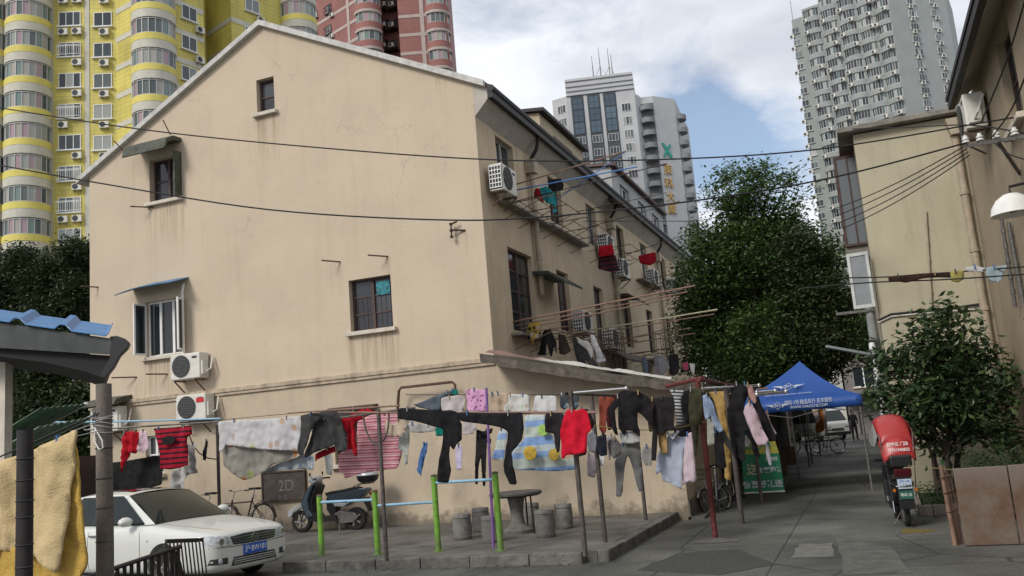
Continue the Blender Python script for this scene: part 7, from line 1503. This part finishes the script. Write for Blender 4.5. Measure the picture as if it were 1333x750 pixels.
# ---------------- electric scooter with red rain canopy ----------------
redpl=mat('red_canopy_vinyl',(.36,.035,.035),rough=.35,nz=4,amt=.15); clearpl=mat('cloudy_clear_plastic',(.33,.34,.33),rough=.3)
def escooter():
    t=thing('electric_scooter','black electric scooter with a red rain canopy parked by the flowerbed','electric scooter')
    for x in(.60,-.58): wheel(t,x,0,.22,.10,1)
    def P(nm,poly,hw,m,bev=.025,par=None): h=MB(); plate3(h,poly,-hw,hw); return h.build(nm,m,par or t,bevel=bev,local=True)
    P('leg_shield',[(.48,.45),(.45,.75),(.32,1.0),(.24,.98),(.32,.7),(.3,.42),(.24,.3),(.4,.28)],.2,M_['blackp'],.04)
    P('floorboard',[(.34,.24),(.34,.3),(-.2,.32),(-.2,.22)],.16,M_['blackp'],.02)
    P('rear_body',[(-.08,.66),(-.12,.3),(-.35,.34),(-.55,.46),(-.86,.62),(-.92,.72),(-.5,.72)],.16,M_['blackp'],.04)
    P('seat',[(.0,.70),(.02,.78),(-.3,.80),(-.66,.84),(-.72,.76),(-.3,.70)],.15,mat('black_seat_cover',(.02,.02,.022),rough=.5),.04)
    P('tail_panel',[(-.80,.78),(-.96,.80),(-.98,.93),(-.85,.93)],.15,mat('dark_red_tail_panel',(.06,.008,.01),rough=.2),.02)
    P('rear_mudguard',[(-.84,.78),(-.90,.30),(-.95,.30),(-.955,.80)],.13,M_['blackp'],.01)
    h=MB(); h.tube([(-.70,-.19,.70),(-.98,-.15,.66),(-1.0,0,.665),(-.98,.15,.66),(-.70,.19,.70)],.012,8); h.build('grab_rail',cchrome,t,smooth=True,local=True)
    h=MB(); h.box(-.985,-.97,-.12,.12,.62,.77); h.build('number_plate',mat('pale_blue_white_plate',(.42,.50,.60),nz=30,amt=.2),t,local=True); pn=bpy.data.objects[-1] if False else t.children[-1]; W[pn]=V((0,0,0))
    MF=Matrix(((0,0,-1),(-1,0,0),(0,1,0)))
    text('plate_lettering','沪C 138',.05,(-.987,0,.735),MF,plateb,pn,.001); text('plate_lettering','6 4 2 8',.07,(-.987,0,.665),MF,M_['dark'],pn,.001)
    h=MB(); h.box(-.975,-.96,-.12,.12,.46,.59); h.build('lower_plate',mat('green_plate',(.02,.10,.07),nz=30,amt=.25),t,local=True); pn=t.children[-1]; W[pn]=V((0,0,0)); text('plate_lettering','电动 25',.06,(-.977,0,.525),MF,platew,pn,.001)
    for s in(-1,1):
        h=MB(); h.tube([(.26,s*.08,1.02),(.18,s*.33,1.03)],.018,8); h.build('grip',M_['blackp'],t,local=True)
        h=MB(); h.tube([(.45,s*.07,.6),(.60,s*.07,.22)],.02,8); h.build('fork_leg',M_['steel'],t,local=True)
        h=MB(); h.tube([(-.45,s*.17,.38),(-.60,s*.19,.22)],.022,8); h.build('shock_absorber',cchrome,t,local=True)
        h=MB(); h.lathe([(0,0),(.028,0),(.028,.03),(0,.03)],(-.93,s*.19,.6),10,0,Matrix.Rotation(R(-90),3,'Y')); h.build('indicator',mat('orange_indicator',(.4,.12,.02),rough=.2),t,local=True)
    h=MB(); h.tube([(-.3,.05,.2),(-.35,.2,0)],.012,6);h.tube([(-.3,-.05,.2),(-.35,-.2,0)],.012,6); h.build('stand',M_['steel'],t,local=True)
    # canopy: red hood bowed side to side, drooping at the back, on two thin struts
    h=MB(); n_=12; k=9; vs=[]
    for j in range(k+1):
        tj=j/k; x=.55-1.28*tj; zc=1.50+.28*math.sin(math.pi*min(1,.18+tj*.62)) ; 
        if tj>.55: zc-= (tj-.55)**1.5*.9
        for i in range(n_+1):
            a=(i/n_-.5)*2; y=.31*a; z=zc-.10*abs(a)**2.5-(.05 if abs(a)>.95 else 0); vs.append((x,y,z))
    h.add(vs,[(j*(n_+1)+i,j*(n_+1)+i+1,(j+1)*(n_+1)+i+1,(j+1)*(n_+1)+i) for j in range(k) for i in range(n_)]); cn=h.build('canopy',redpl,t,smooth=True,local=True,solid=.008)
    # rear apron hanging from the hood with the white lettering
    zb=vs[k*(n_+1)+n_//2][2]
    h=MB(); vs2=[]
    for j in range(5):
        for i in range(n_+1): a=(i/n_-.5)*2; vs2.append((-.73-.035*j-.0+.05*abs(a)**2,.31*a*(1-.02*j),zb-.0-(.0+.072*j)-.1*abs(a)**2.5+.02))
    h.add(vs2,[(j*(n_+1)+i,j*(n_+1)+i+1,(j+1)*(n_+1)+i+1,(j+1)*(n_+1)+i) for j in range(4) for i in range(n_)]); ap=h.build('rear_apron',redpl,cn,smooth=True,local=True,solid=.006); W[ap]=V((0,0,0))
    tl=Matrix.Rotation(R(28),3,'Y')@MF
    text('canopy_lettering','加中区 门店',.075,(-.80,0,zb-.085),tl,platew,ap,.001,sx=.95); text('canopy_lettering','13701940825',.075,(-.845,0,zb-.175),tl,platew,ap,.001,sx=.95)
    for s in(-1,1):
        h=MB(); h.add([(.5,s*.30,1.55),(-.2,s*.315,1.66),(-.68,s*.315,1.45),(-.55,s*.38,1.28),(.0,s*.37,1.3),(.45,s*.35,1.36)],[(0,1,2,3,4,5)]); h.build('side_flap',clearpl if s>0 else redpl,cn,local=True,solid=.004)
        h=MB(); h.tube([(-.72,s*.2,.45),(-.78,s*.25,1.0),(-.72,s*.3,1.5)],.011,6); h.build('canopy_strut',cchrome,t,local=True); h=MB(); h.tube([(.34,s*.12,1.0),(.42,s*.25,1.55)],.01,6); h.build('canopy_strut',cchrome,t,local=True)
    h=MB(); h.box(-.95,-.5,-.19,.19,.95,1.14); h.build('rear_box',M_['blackp'],t,local=True,bevel=.03)
    return t
es=escooter(); es.location=(.28,15.35,0); es.rotation_euler=(0,R(0),R(96)); es.scale=(.86,.80,.93)
# ---------------- van far down the lane, person ----------------
vn=thing('minivan','white minivan seen end on far down the lane beyond the tent','van')
vw=mat('dusty_white_van_paint',(.42,.42,.41),rough=.4)
h=MB(); prof=[(-2.0,.35),(-2.0,1.0),(-1.86,1.82),(-1.6,1.9),(1.1,1.9),(1.45,1.78),(1.95,1.15),(2.12,1.0),(2.15,.4),(1.9,.3),(-1.9,.3)]
plate3(h,prof,-.82,.82); h.build('body',vw,vn,bevel=.07,local=True)
h=MB(); h.add([(1.46,-.7,1.76),(1.46,.7,1.76),(1.97,.74,1.17),(1.97,-.74,1.17)],[(0,1,2,3)]); o=h.build('windscreen',cglass,vn,local=True,solid=.03)
for s in(-1,1):
    for a,b_ in((1.3,.45),(.35,-.6),(-.7,-1.7)): h=MB(); h.box(b_,a,s*.825-.012,s*.825+.012,1.12,1.68); h.build('side_window',cglass,vn,local=True,bevel=.01)
    h=MB(); h.box(2.12,2.18,s*.62-.14,s*.62+.14,.78,.95); h.build('headlight',lampg,vn,local=True,bevel=.02)
    for x in(1.35,-1.3): wheel(vn,x,s*.74,.29,.17,s)
h=MB(); h.box(2.14,2.19,-.38,.38,.6,.72); h.build('grille',M_['grille'],vn,local=True); h=MB(); h.box(2.15,2.24,-.8,.8,.32,.5); h.build('bumper',M_['blackp'],vn,local=True,bevel=.03)
h=MB(); h.box(-2.02,-1.95,-.68,.68,1.15,1.7); h.build('rear_window',cglass,vn,local=True,bevel=.02)
vn.location=(-2.9,58.5,0); vn.rotation_euler=(0,0,R(-58))
def person(loc,rz):
    t=thing('person','person in dark clothes standing by the white van down the lane','person')
    J={'pel':(0,0,.92,.15),'wai':(0,0,1.08,.13),'che':(0,0,1.30,.16),'nek':(0,.01,1.46,.06),'hed':(0,-.02,1.56,.085),'top':(0,-.01,1.67,.07),'shL':(-.17,0,1.38,.07),'elL':(-.23,.02,1.12,.045),'haL':(-.22,-.06,.88,.035),'shR':(.17,0,1.38,.07),'elR':(.24,.02,1.12,.045),'haR':(.18,-.12,.92,.035),'hpL':(-.09,0,.88,.1),'knL':(-.10,-.02,.48,.065),'anL':(-.11,.0,.09,.045),'toL':(-.12,-.14,.04,.04),'hpR':(.09,0,.88,.1),'knR':(.11,-.03,.48,.065),'anR':(.12,0,.09,.045),'toR':(.13,-.14,.04,.04)}
    E=[('pel','wai'),('wai','che'),('che','nek'),('nek','hed'),('hed','top'),('che','shL'),('shL','elL'),('elL','haL'),('che','shR'),('shR','elR'),('elR','haR'),('pel','hpL'),('hpL','knL'),('knL','anL'),('anL','toL'),('pel','hpR'),('hpR','knR'),('knR','anR'),('anR','toR')]
    ks=list(J); me=bpy.data.meshes.new('body'); me.from_pydata([J[k][:3] for k in ks],[(ks.index(a),ks.index(b_)) for a,b_ in E],[]); o=bpy.data.objects.new('body',me); COL.objects.link(o)
    m=o.modifiers.new('s','SKIN'); sv=me.skin_vertices[0].data
    for i,k in enumerate(ks): sv[i].radius=(J[k][3],J[k][3]); sv[i].use_root=(k=='pel')
    o.modifiers.new('b','SUBSURF').levels=2; applied(o)
    skin=mat('skin',(.35,.22,.16)); cloth_=mat('dark_person_clothes',(.02,.02,.025)); me=o.data; me.materials.clear(); me.materials.append(cloth_); me.materials.append(skin)
    for p in me.polygons: p.use_smooth=True; c=p.center; p.material_index=1 if (c.z>1.47 or (abs(c.x)>.14 and c.z<.93 and c.z>.8 and abs(c.x)>.155)) else 0
    o.parent=t
    h=MB(); h.lathe([(0,.13),(.06,.115),(.092,.06),(.095,0),(.08,-.03)],(0,.012,1.58),14); h.build('hair',mat('black_hair',(.01,.01,.01)),t,smooth=True,local=True)
    t.location=loc; t.rotation_euler=(0,0,rz)
person(oZ(1114,574,0),R(20))
# ================= blue tent =================
tb=mat('blue_tent_fabric',(.018,.075,.30),rough=.55,nz=2,amt=.12,bump=.15,bs=12)
TT=thing('canopy_tent','blue pop up tent with white winged emblems standing across the lane','tent',(-1.6,22.55,0))
tx0,tx1,ty0,ty1=-3.12,-.08,21.05,24.05; zl_=2.10; za=3.02; cx_,cy_=(tx0+tx1)/2+.25,(ty0+ty1)/2
h=MB(); k=10; cs=[(tx0,ty0),(tx1,ty0),(tx1,ty1),(tx0,ty1)]
for q in range(4):
    a=cs[q];b_=cs[(q+1)%4]; vs=[]
    for j in range(k+1):
        t=j/k; z=zl_+(za-zl_)*(t**1.75*.75+t*.25)
        for i in range(k+1):
            s=i/k; px=a[0]+(b_[0]-a[0])*s; py=a[1]+(b_[1]-a[1])*s; vs.append((px+(cx_-px)*t,py+(cy_-py)*t,z-.10*math.sin(math.pi*s)*(1-t)*t*2))
    h.add(vs,[(j*(k+1)+i,j*(k+1)+i+1,(j+1)*(k+1)+i+1,(j+1)*(k+1)+i) for j in range(k) for i in range(k)])
h.build('roof',tb,TT,smooth=True)
h=MB(); n_=24
for q in range(4):
    a=cs[q];b_=cs[(q+1)%4]; vs=[]
    for i in range(n_+1):
        s=i/n_; o_=.015*math.sin(i*1.3); nx,ny=(b_[1]-a[1])/3,-(b_[0]-a[0])/3; px=a[0]+(b_[0]-a[0])*s;py=a[1]+(b_[1]-a[1])*s; vs+=[(px,py,zl_+.002),(px+nx*(o_+.01),py+ny*(o_+.01),zl_-.25+.008*math.sin(i*2.1))]
    h.add(vs,[(2*i,2*i+1,2*i+3,2*i+2) for i in range(n_)])
h.build('valance',tb,TT,smooth=True,solid=.004)
for x,y in cs:
    sx=.05 if x==tx0 else -.05; sy=.05 if y==ty0 else -.05; h=MB(); h.box(x+sx-.018,x+sx+.018,y+sy-.018,y+sy+.018,0,zl_+.02); h.box(x+sx-.05,x+sx+.05,y+sy-.05,y+sy+.05,0,.01); h.build('leg',M_['steel'],TT)
for (a,b_) in zip(cs,cs[1:]+cs[:1]):
    a=V((*a,0));b_=V((*b_,0)); m_=(a+b_)/2; inn=(V((cx_,cy_,0))-m_).normalized()*.06
    for p,q in((a+ZU*2.0,m_+ZU*1.7),(a+ZU*1.7,m_+ZU*2.0),(m_+ZU*1.7,b_+ZU*2.0),(m_+ZU*2.0,b_+ZU*1.7)): h=MB(); h.bar(p+inn,q+inn,.02,.012); h.build('truss_bar',M_['steel'],TT)
tw=mat('white_print',(.55,.58,.62))
def emblem(c,M,s):
    h=MB(); P=lambda pts: [V(c)+M@V((x*s,y*s,0)) for x,y in pts]; nn=M@V((0,0,.004))
    h.prism(P([(0,.5),(.55,0),(0,-.5),(-.55,0),(-.42,0),(0,-.38),(.42,0),(0,.38),(-.42,0),(-.55,0)]),nn) if False else None
    for a,b_ in(((0,.5),(.55,0)),((.55,0),(0,-.5)),((0,-.5),(-.55,0)),((-.55,0),(0,.5))): p,q=P([a,b_]); h.bar(p,q,.06*s,.006)
    for sg in(-1,1): h.prism(P([(sg*.6,.13),(sg*1.6,.18),(sg*.95,-.02),(sg*.62,-.12)]),nn); h.prism(P([(sg*.60,-.15),(sg*.85,-.1),(sg*.55,-.3)]),nn)
    o=h.build('emblem',tw,TT); text('emblem_lettering','BST',.42*s,V(c)+M@V((0,0,.006)),M,tw,o,.002)
pt=oY(1024,530,ty0-.03); emblem((oY(1012,527,ty0-.04).x,ty0-.045,zl_-.11),FACE,.17)
text('valance_lettering','国际 1号·精品车行 名车服务',.115,(oY(1052,521,ty0).x,ty0-.045,zl_-.075),FACE,tw,TT,.002,sx=.72)
text('valance_lettering','WWW.1HAOCHE.COM',.085,(oY(1052,521,ty0).x,ty0-.045,zl_-.175),FACE,tw,TT,.002,sx=.9)
# emblem on the sloping face, lying on the fabric
sl_=math.atan2((za-zl_)*.62,(cy_-ty0)); Ms=Matrix.Rotation(sl_,3,'X'); t_=.42
zz=zl_+(za-zl_)*(t_**1.75*.75+t_*.25)+.03
emblem((-1.62,ty0+(cy_-ty0)*t_,zz+.035),Ms@Matrix.Diagonal((1,2.1,1)),.23); t_=.22; zz=zl_+(za-zl_)*(t_**1.75*.75+t_*.25)
text('roof_lettering','BST SHANGHAI CHINA',.11,(-1.62,ty0+(cy_-ty0)*t_,zz+.035),Matrix.Rotation(sl_*.62,3,'X'),tw,TT,.002,sx=.9)
# ================= banner =================
bn=thing('banner','green and yellow promotional banner with white characters propped beside the lane wall','banner',(-2.4,19.9,0))
Yb=20.0; c00=oY(969,641,Yb);c10=oY(1022,641,Yb);c11=oY(1014,590,Yb);c01=oY(965,592,Yb);c12=oY(1008,572,Yb);c02=oY(962,573,Yb)
h=MB(); h.prism([c00,c10,c11,c01],(0,.02,0)); h.build('green_panel',mat('banner_green',(.015,.19,.09),rough=.45,nz=4,amt=.2),bn)
h=MB(); h.prism([c01+V((0,.001,.002)),c11+V((0,.001,.002)),c12,c02],(0,.02,0)); h.build('yellow_panel',mat('banner_yellow',(.38,.36,.06),rough=.45,nz=9,amt=.5),bn)
h=MB(); h.box(c00.x,c10.x,Yb-.02,Yb+.04,c00.z-.03,c00.z-.002); h.build('hem',M_['white'],bn)
def btx(s,u,v,sz,m=None): q=oY(u,v,Yb-.004); text('banner_lettering',s,sz,q,FACE,m or tw,bn,.002,bold=.003)
btx('惊喜好礼送',993,631,.165); btx('送',980,612,.26,mat('cream_print',(.5,.46,.3))); btx('本案购房',1002,612,.13); btx('凡到访',1004,598,.09); btx('活动 大促',985,582,.14,bpy.data.materials['banner_green'])
# ================= exercise bars =================
EBs=thing('exercise_bars','lime green posts joined by pale blue exercise bars at three heights','exercise bars',(-7,12.6,.15))
GP=[(oZ(419,723,.15),oY(415,646,12.7).z),(oZ(492,722,.15),oY(488,640,12.57).z),(oZ(571,718,.15),oY(564,620,12.68).z),(oZ(652,717,.15),oY(646,616,12.54).z)]
for p,zt_ in GP:
    h=MB(); h.tube([p,(p.x,p.y,zt_)],.046,14); h.lathe([(0,0),(.085,0),(.085,.012),(.05,.014)],p,14); po=h.build('post',M_['green'],EBs,smooth=True)
    h=MB(); h.lathe([(0,.03),(.045,.02),(.054,0),(0,0)],(p.x,p.y,zt_+.001),14); h.build('cap',M_['rust'],po,smooth=True)
for i,dz in((0,.10),(1,.40),(2,.09)):
    a,za_=GP[i];b_,zb_=GP[i+1]; z=min(za_,zb_)-dz if i!=1 else za_-.22; h=MB(); h.tube([(a.x,a.y,z),(b_.x,b_.y,z)],.022,10); h.build('bar',M_['paleblue'],EBs,smooth=True)
# ================= stone table and drum stools =================
stone=mat('grey_stone',(.17,.165,.15),nz=9,amt=.35,bump=.4,bs=30)
tb_=thing('stone_table','round grey stone table on a turned pedestal behind the green posts','table',(-5.85,14.7,.15))
h=MB(); c=(-5.85,14.7,.15); h.lathe([(0,0),(.25,0),(.26,.06),(.20,.10),(.13,.16),(.11,.3),(.12,.42),(.15,.58),(.16,.62)],c,24); h.build('pedestal',stone,tb_,smooth=True)
h=MB(); h.lathe([(0,.62),(.40,.62),(.46,.65),(.46,.68),(.44,.70),(0,.70)],c,32); h.build('table_top',mat('dark_stone_top',(.075,.07,.065),nz=8,amt=.3),tb_,smooth=True)
for a in(205,330,80): x=c[0]+.38*math.cos(R(a));y=c[1]+.3*math.sin(R(a)); h=MB(); h.tube([(x,y,.77),(x+.02*math.cos(R(a)),y,.15)],.016,8); h.build('leg',M_['dark'],tb_)
def stool(label):
    t=thing('drum_stool',label,'stool',(0,0,0),'stone drum stools round the table'); h=MB(); h.lathe([(0,0),(.14,0),(.155,.02),(.158,.05),(.150,.06),(.165,.2),(.150,.36),(.158,.37),(.155,.40),(.145,.42),(0,.42)],(0,0,0),24); h.build('drum',stone,t,smooth=True,local=True)
    for z in(.055,.365): h=MB(); h.lathe([(.157,z-.006),(.164,z),(.157,z+.006)],(0,0,0),24); h.build('rim_band',stone,t,smooth=True,local=True)
    return t
s0=stool('grey drum stool leftmost, in front of the table'); ps=[oZ(*q,.15) for q in((603,702),(627,692),(640,706),(711,699),(735,688),(693,684))]; s0.location=ps[0]
for p,lb,sc in zip(ps[1:],('grey drum stool behind the leftmost one','grey drum stool beside the second tall green post','grey drum stool right of the table nearest the camera','grey drum stool farthest right near the wall','grey drum stool behind the table by the wall'),(1.0,.98,1.03,1.0,.97)): copy_tree(s0,p,R(random.randint(0,90)),lb,scale=(sc,sc,sc*1.0))
# ================= left foreground =================
Ysh=6.9
bs_=thing('blue_shed','blue corrugated shed roof with dark fascia jutting in from the left edge','shed',(-8.6,7.6,0))
Pq=lambda u,v,Y=Ysh: oY(u,v,Y)
h=MB(); h.prism([Pq(-60,412),Pq(0,420),Pq(145,441),Pq(143,462),Pq(0,453),Pq(-60,448)],(0,.04,0)); h.build('fascia',mat('dark_grey_fascia',(.045,.05,.05),nz=4,amt=.4,rough=.6,streak=.9,dirt=(.02,.02,.02)),bs_)
a=Pq(-60,410);b_=Pq(146,440); d_=(b_-a); nrib=3.4; vs=[]; m_=60
for i in range(m_+1):
    t=i/m_; ph=(t*nrib+.35)%1; rise=0 if ph<.72 else (.055 if .78<ph<.94 else .03); q=a+d_*t+ZU*(rise+.012); vs+=[q-V((0,.05,0)),q+V((-.95,.95,.31))]
h=MB(); h.add(vs,[(2*i,2*i+1,2*i+3,2*i+2) for i in range(m_)]); h.build('roof_sheet',mat('blue_corrugated_sheet',(.045,.17,.38),rough=.45,nz=5,amt=.25,streak=.5,dirt=(.16,.2,.24)),bs_,solid=.01)
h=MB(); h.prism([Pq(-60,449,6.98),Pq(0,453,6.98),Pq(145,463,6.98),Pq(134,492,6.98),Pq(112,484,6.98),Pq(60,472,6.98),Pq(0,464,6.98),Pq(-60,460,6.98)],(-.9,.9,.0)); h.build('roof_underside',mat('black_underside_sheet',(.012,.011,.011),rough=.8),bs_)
h=MB(); h.prism([Pq(143,438),Pq(152,437),Pq(163,441),Pq(169,446),Pq(166,453),Pq(156,463),Pq(148,478),Pq(136,493),Pq(130,489),Pq(143,466)],(-.2,.22,.02)); h.build('end_flap',mat('black_rubber_flap',(.015,.014,.014),rough=.5),bs_,bevel=.01)
h=MB(); q0=Pq(-2,470,7.4);q1=Pq(7,470,7.4); h.box(q0.x,q1.x,7.4,7.5,0,q0.z); h.build('post',M_['trim'],bs_); h=MB(); h.box(q0.x-1.6,q0.x-1.5,7.4,7.5,0,q0.z); h.build('post',M_['trim'],bs_)
# timber pole with wire
p=oY(135,500,6.5); lnp=[V((p.x,6.5,0)),V((p.x+.005,6.5,1.2)),V((p.x,6.5,p.z))]
tp_=thing('timber_pole','weathered grey timber pole with coils of wire standing before the white car','pole',(p.x,6.5,0))
h=MB(); h.tube(lnp,[.082,.076,.07],16); h.build('shaft',M_['wood'],tp_,smooth=True)
wirem=mat('pale_tie_wire',(.38,.38,.38),rough=.4); 
for i,z in enumerate((2.30,2.27,2.25,2.22,2.2,2.16)):
    h=MB(); pts=[(p.x+.082*math.cos(a),6.5+.082*math.sin(a),z+.02*math.sin(a+i)) for a in [R(15*j) for j in range(25)]]; h.tube(pts,.004,5); h.build('wire_coil',wirem,tp_,smooth=True)
for z in(2.0,1.72,1.45,1.15): h=MB(); h.lathe([(.077,-.005),(.083,0),(.077,.005)],(p.x,6.5,z),16); h.build('band',M_['dark'],tp_,smooth=True)
h=MB(); q=V((p.x-.02,6.42,2.2)); h.tube([q,q+V((.0,-.02,-.12)),q+V((.06,-.02,-.21)),q+V((.11,-.02,-.20)),q+V((.10,-.02,-.13)),q+V((.02,-.02,-.02))],.006,6); h.build('wire_loop',M_['white'],tp_,smooth=True)
p2=oY(33,560,5.0); dp=thing('bamboo_pole','nearly black bamboo pole at the left edge before the yellow blanket','pole',(p2.x,5.0,0))
h=MB(); h.tube([(p2.x,5,0),(p2.x,5,p2.z)],[.062,.058],16); h.build('shaft',mat('blackened_bamboo',(.018,.015,.014),nz=8,amt=.5,rough=.55),dp,smooth=True)
for z in(1.93,1.77,1.62,1.5,1.3,1.14,.98): h=MB(); h.lathe([(.061,-.006),(.067,0),(.061,.006)],(p2.x,5,z),16); h.build('node_ring',M_['dark'],dp,smooth=True)
# yellow blanket over a line
yb=mat('yellow_embossed_blanket',(.52,.40,.22),nz=5,amt=.14,bump=.45,bs=60,rough=.95,spec=.1); yb2=mat('golden_inner_blanket',(.46,.30,.075),nz=5,amt=.22,bump=.5,bs=60,rough=.95,spec=.1)
for mm in(yb,yb2):
    bp=[n_ for n_ in mm.node_tree.nodes if n_.type=='BUMP'][0]; bp.inputs['Distance'].default_value=.03
o=cloth('blanket','pale yellow embossed blanket hung over a line at the lower left','blanket',[(-60,622),(0,600),(50,582),(97,558),(92,590),(84,640),(82,700),(76,746),(66,738),(50,726),(20,720),(-10,716),(-60,712)],5.75,yb,.04,4,thick=.02)
cloth('blanket_lining','golden yellow inner fold of the embossed blanket','blanket',[(76,620),(90,585),(95,560),(98,590),(100,640),(105,700),(107,738),(90,765),(-60,775),(-60,705),(50,715),(70,735)],5.82,yb2,.03,4,thick=.02)
rail(oY(-60,621,5.78),oY(133,536,6.45),.008,M_['wire'],'line from the left edge to the timber pole carrying the blanket',name='clothes_line',cat='line')
rail(oY(92,562,5.8),oY(133,548,6.42),.005,wirem,'thin pale wire just under the blanket line',name='tie_wire',cat='wire')
rail(oY(95,569,5.8),oY(133,560,6.42),.004,wirem,'lowest thin wire beside the timber pole',name='tie_wire',cat='wire')
# dark picket fence
pf=thing('picket_fence','dark wooden picket fence with a leaning slatted panel at the bottom left','fence',(-9.4,7.6,0))
fa=oY(100,756,7.2); fb=oY(236,711,8.3); fm=mat('blackish_brown_slat',(.028,.022,.020),nz=8,amt=.4,rough=.6)
h=MB(); h.tube([fa,fb],.025,8); h.build('top_rail',fm,pf); 
h=MB(); h.tube([fa-ZU*.8,fb-ZU*.8],.02,8); h.build('lower_rail',fm,pf)
k=15
for i in range(k):
    t=(i+.5)/k; q=fa.lerp(fb,t); h=MB(); h.bar(q-ZU*.02,(q.x,q.y,.02),.045,.015); h.build('picket',fm,pf)
ga=oY(216,706,8.2); gb_=oY(264,704,8.6); 
for i in range(11):
    q=ga.lerp(gb_,i/10); h=MB(); h.bar(q,(q.x+.06,q.y+.05,.02),.068,.016); h.build('slat',fm,pf)
h=MB(); h.bar(ga+ZU*.01,gb_+ZU*.01,.06,.045); h.build('panel_rail',fm,pf)
h=MB(); h.bar(ga-ZU*.6,gb_-ZU*.6,.05,.03); h.build('panel_rail',fm,pf)
# low green corrugated roofs behind the blanket
gs=thing('green_lean_to','mossy green corrugated lean-to roofs sloping up behind the yellow blanket','shed',(-17,13.5,0))
gmat=mat('mossy_green_sheet',(.10,.16,.11),nz=5,amt=.5,rough=.6,streak=.7,dirt=(.04,.06,.03))
for (q,Yq) in (([(-30,602),(112,527),(120,533),(-10,612)],13.0),([(20,592),(118,545),(122,556),(60,590)],12.4)):
    a,b_,c_,d_=[oY(u,v,Yq) for u,v in q]; h=MB(); vs=[]; m_=16
    for i in range(m_+1):
        t=i/m_; w_=.035*(i%2); vs+=[(a.lerp(d_,t)+ZU*w_+V((0,-1.2*t,0))),(b_.lerp(c_,t)+ZU*w_+V((0,-1.2*t,0)))]
    h.add(vs,[(2*i,2*i+1,2*i+3,2*i+2) for i in range(m_)]); h.build('roof_sheet',gmat,gs,solid=.012)
    h=MB(); h.bar(a+V((0,.02,.03)),b_+V((0,.02,.03)),.06,.05); h.build('edge_trim',M_['white'],gs)
h=MB(); a=oY(-30,610,13.2); b_=oY(25,540,13.2); h.box(a.x,b_.x,13.2,15.2,0,oY(50,590,13.2).z-.1); h.build('wall',M_['darkwood'],gs)
# ================= overhead wires =================
def wire(pts,r_,label,m=None):
    P=[oY(u,v,Y) for u,v,Y in pts]; out=[]
    for i in range(len(P)-1):
        p0=P[max(0,i-1)];p1=P[i];p2_=P[i+1];p3=P[min(len(P)-1,i+2)]
        for k in range(6):
            t=k/6; out.append(.5*((2*p1)+(p2_-p0)*t+(2*p0-5*p1+4*p2_-p3)*t*t+(3*p1-p0-3*p2_+p3)*t**3))
    out.append(P[-1]); h=MB(); h.tube(out,r_,6); return h.build('overhead_wire',m or M_['wire'],label=label,cat='wire',group='overhead wires across the yard',smooth=True)
wire([(-40,134,11),(180,168,11.5),(400,191,12),(640,208,12.5),(850,208,13),(1060,195,13.3),(1290,158,13.6),(1400,140,13.6)],.011,'upper black cable crossing the gable and the white tower')
wire([(-40,208,11),(150,242,11.5),(350,273,12),(560,286,12.5),(700,283,12.8),(900,262,13.2),(1080,232,13.6),(1258,186,14.1)],.0125,'lower black cable crossing the gable to the insulator arm')
for i,(u0,v0,lb) in enumerate(((1085,272,'topmost'),(1088,281,'second'),(1092,290,'third'),(1098,297,'lowest'))):
    q=INS[min(i,3)] ; P=[oY(u0-20,v0+12,26),oY(u0+60,v0-20-5*i,21)]; 
    h=MB(); a=oY(u0,v0,18.9); b_=oY(1256+2*i,190+4*i,14.3); pts=[a.lerp(b_,t/10)-ZU*.25*4*(t/10)*(1-t/10)*.3 for t in range(11)]; h.tube(pts,.009,6); h.build('overhead_wire',M_['wire'],label=lb+' of the four slanting cables before the pale yellow wall',cat='wire',group='overhead wires across the yard',smooth=True)
wire([(1110,168,19),(1180,166,18),(1262,163,15),(1345,176,13.5)],.011,'thin cable along the top of the pale yellow wall')
wire([(1340,-20,11),(1310,80,12),(1277,160,14)],.011,'steep cable dropping to the insulator arm from the top right')
wire([(1345,70,11.5),(1318,140,12.5),(1290,180,13.8)],.011,'second steep cable at the right edge')
wire([(1290,182,13.8),(1312,200,13.4),(1350,212,13)],.009,'short cable leaving the insulator arm to the right')
wire([(1040,376,16),(1130,368,15.5),(1230,364,15),(1350,356,14)],.011,'long thin washing line with the shower cap bags, lower strand')
wire([(1090,362,15.9),(1170,360,15.4),(1260,353,15),(1350,346,14)],.011,'long thin washing line with the brown cloth, upper strand')
wire([(700,270,22),(760,240,22.5),(868,214,23)],.008,'thin wire from the lane wall toward the white tower')
wire([(1100,270,40),(1115,300,38),(1112,340,36)],.02,'sagging cable before the grey tower'); wire([(1060,522,45),(1100,512,42),(1160,520,38)],.02,'cable over the lane behind the tent')
cloth('cloth','dark brown cloth stretched along the washing line on the right','cloth',[(1156,360),(1200,356),(1238,354),(1239,362),(1215,361),(1200,363),(1180,368),(1157,366)],15.1,cl('dark_brown_cotton',(.035,.022,.016)),.02,8,grid=.04)
cloth('cloth','small mustard cloth on the washing line on the right','cloth',[(1237,353),(1255,352),(1255,363),(1247,368),(1238,366)],15.0,cl('mustard_cloth',(.30,.27,.09)),.02,8,grid=.04)
cloth('plastic_bag','white plastic bag on the washing line','bag',[(1255,349),(1270,346),(1283,349),(1281,354),(1262,354)],14.8,wht,.02,8,grid=.03)
cloth('plastic_bag','pale blue plastic bag on the washing line','bag',[(1284,348),(1311,345),(1308,352),(1303,366),(1290,368),(1283,356)],14.6,cl('pale_blue_bag',(.30,.38,.42)),.02,8,grid=.03)
# concrete mould: bundle of cables at right
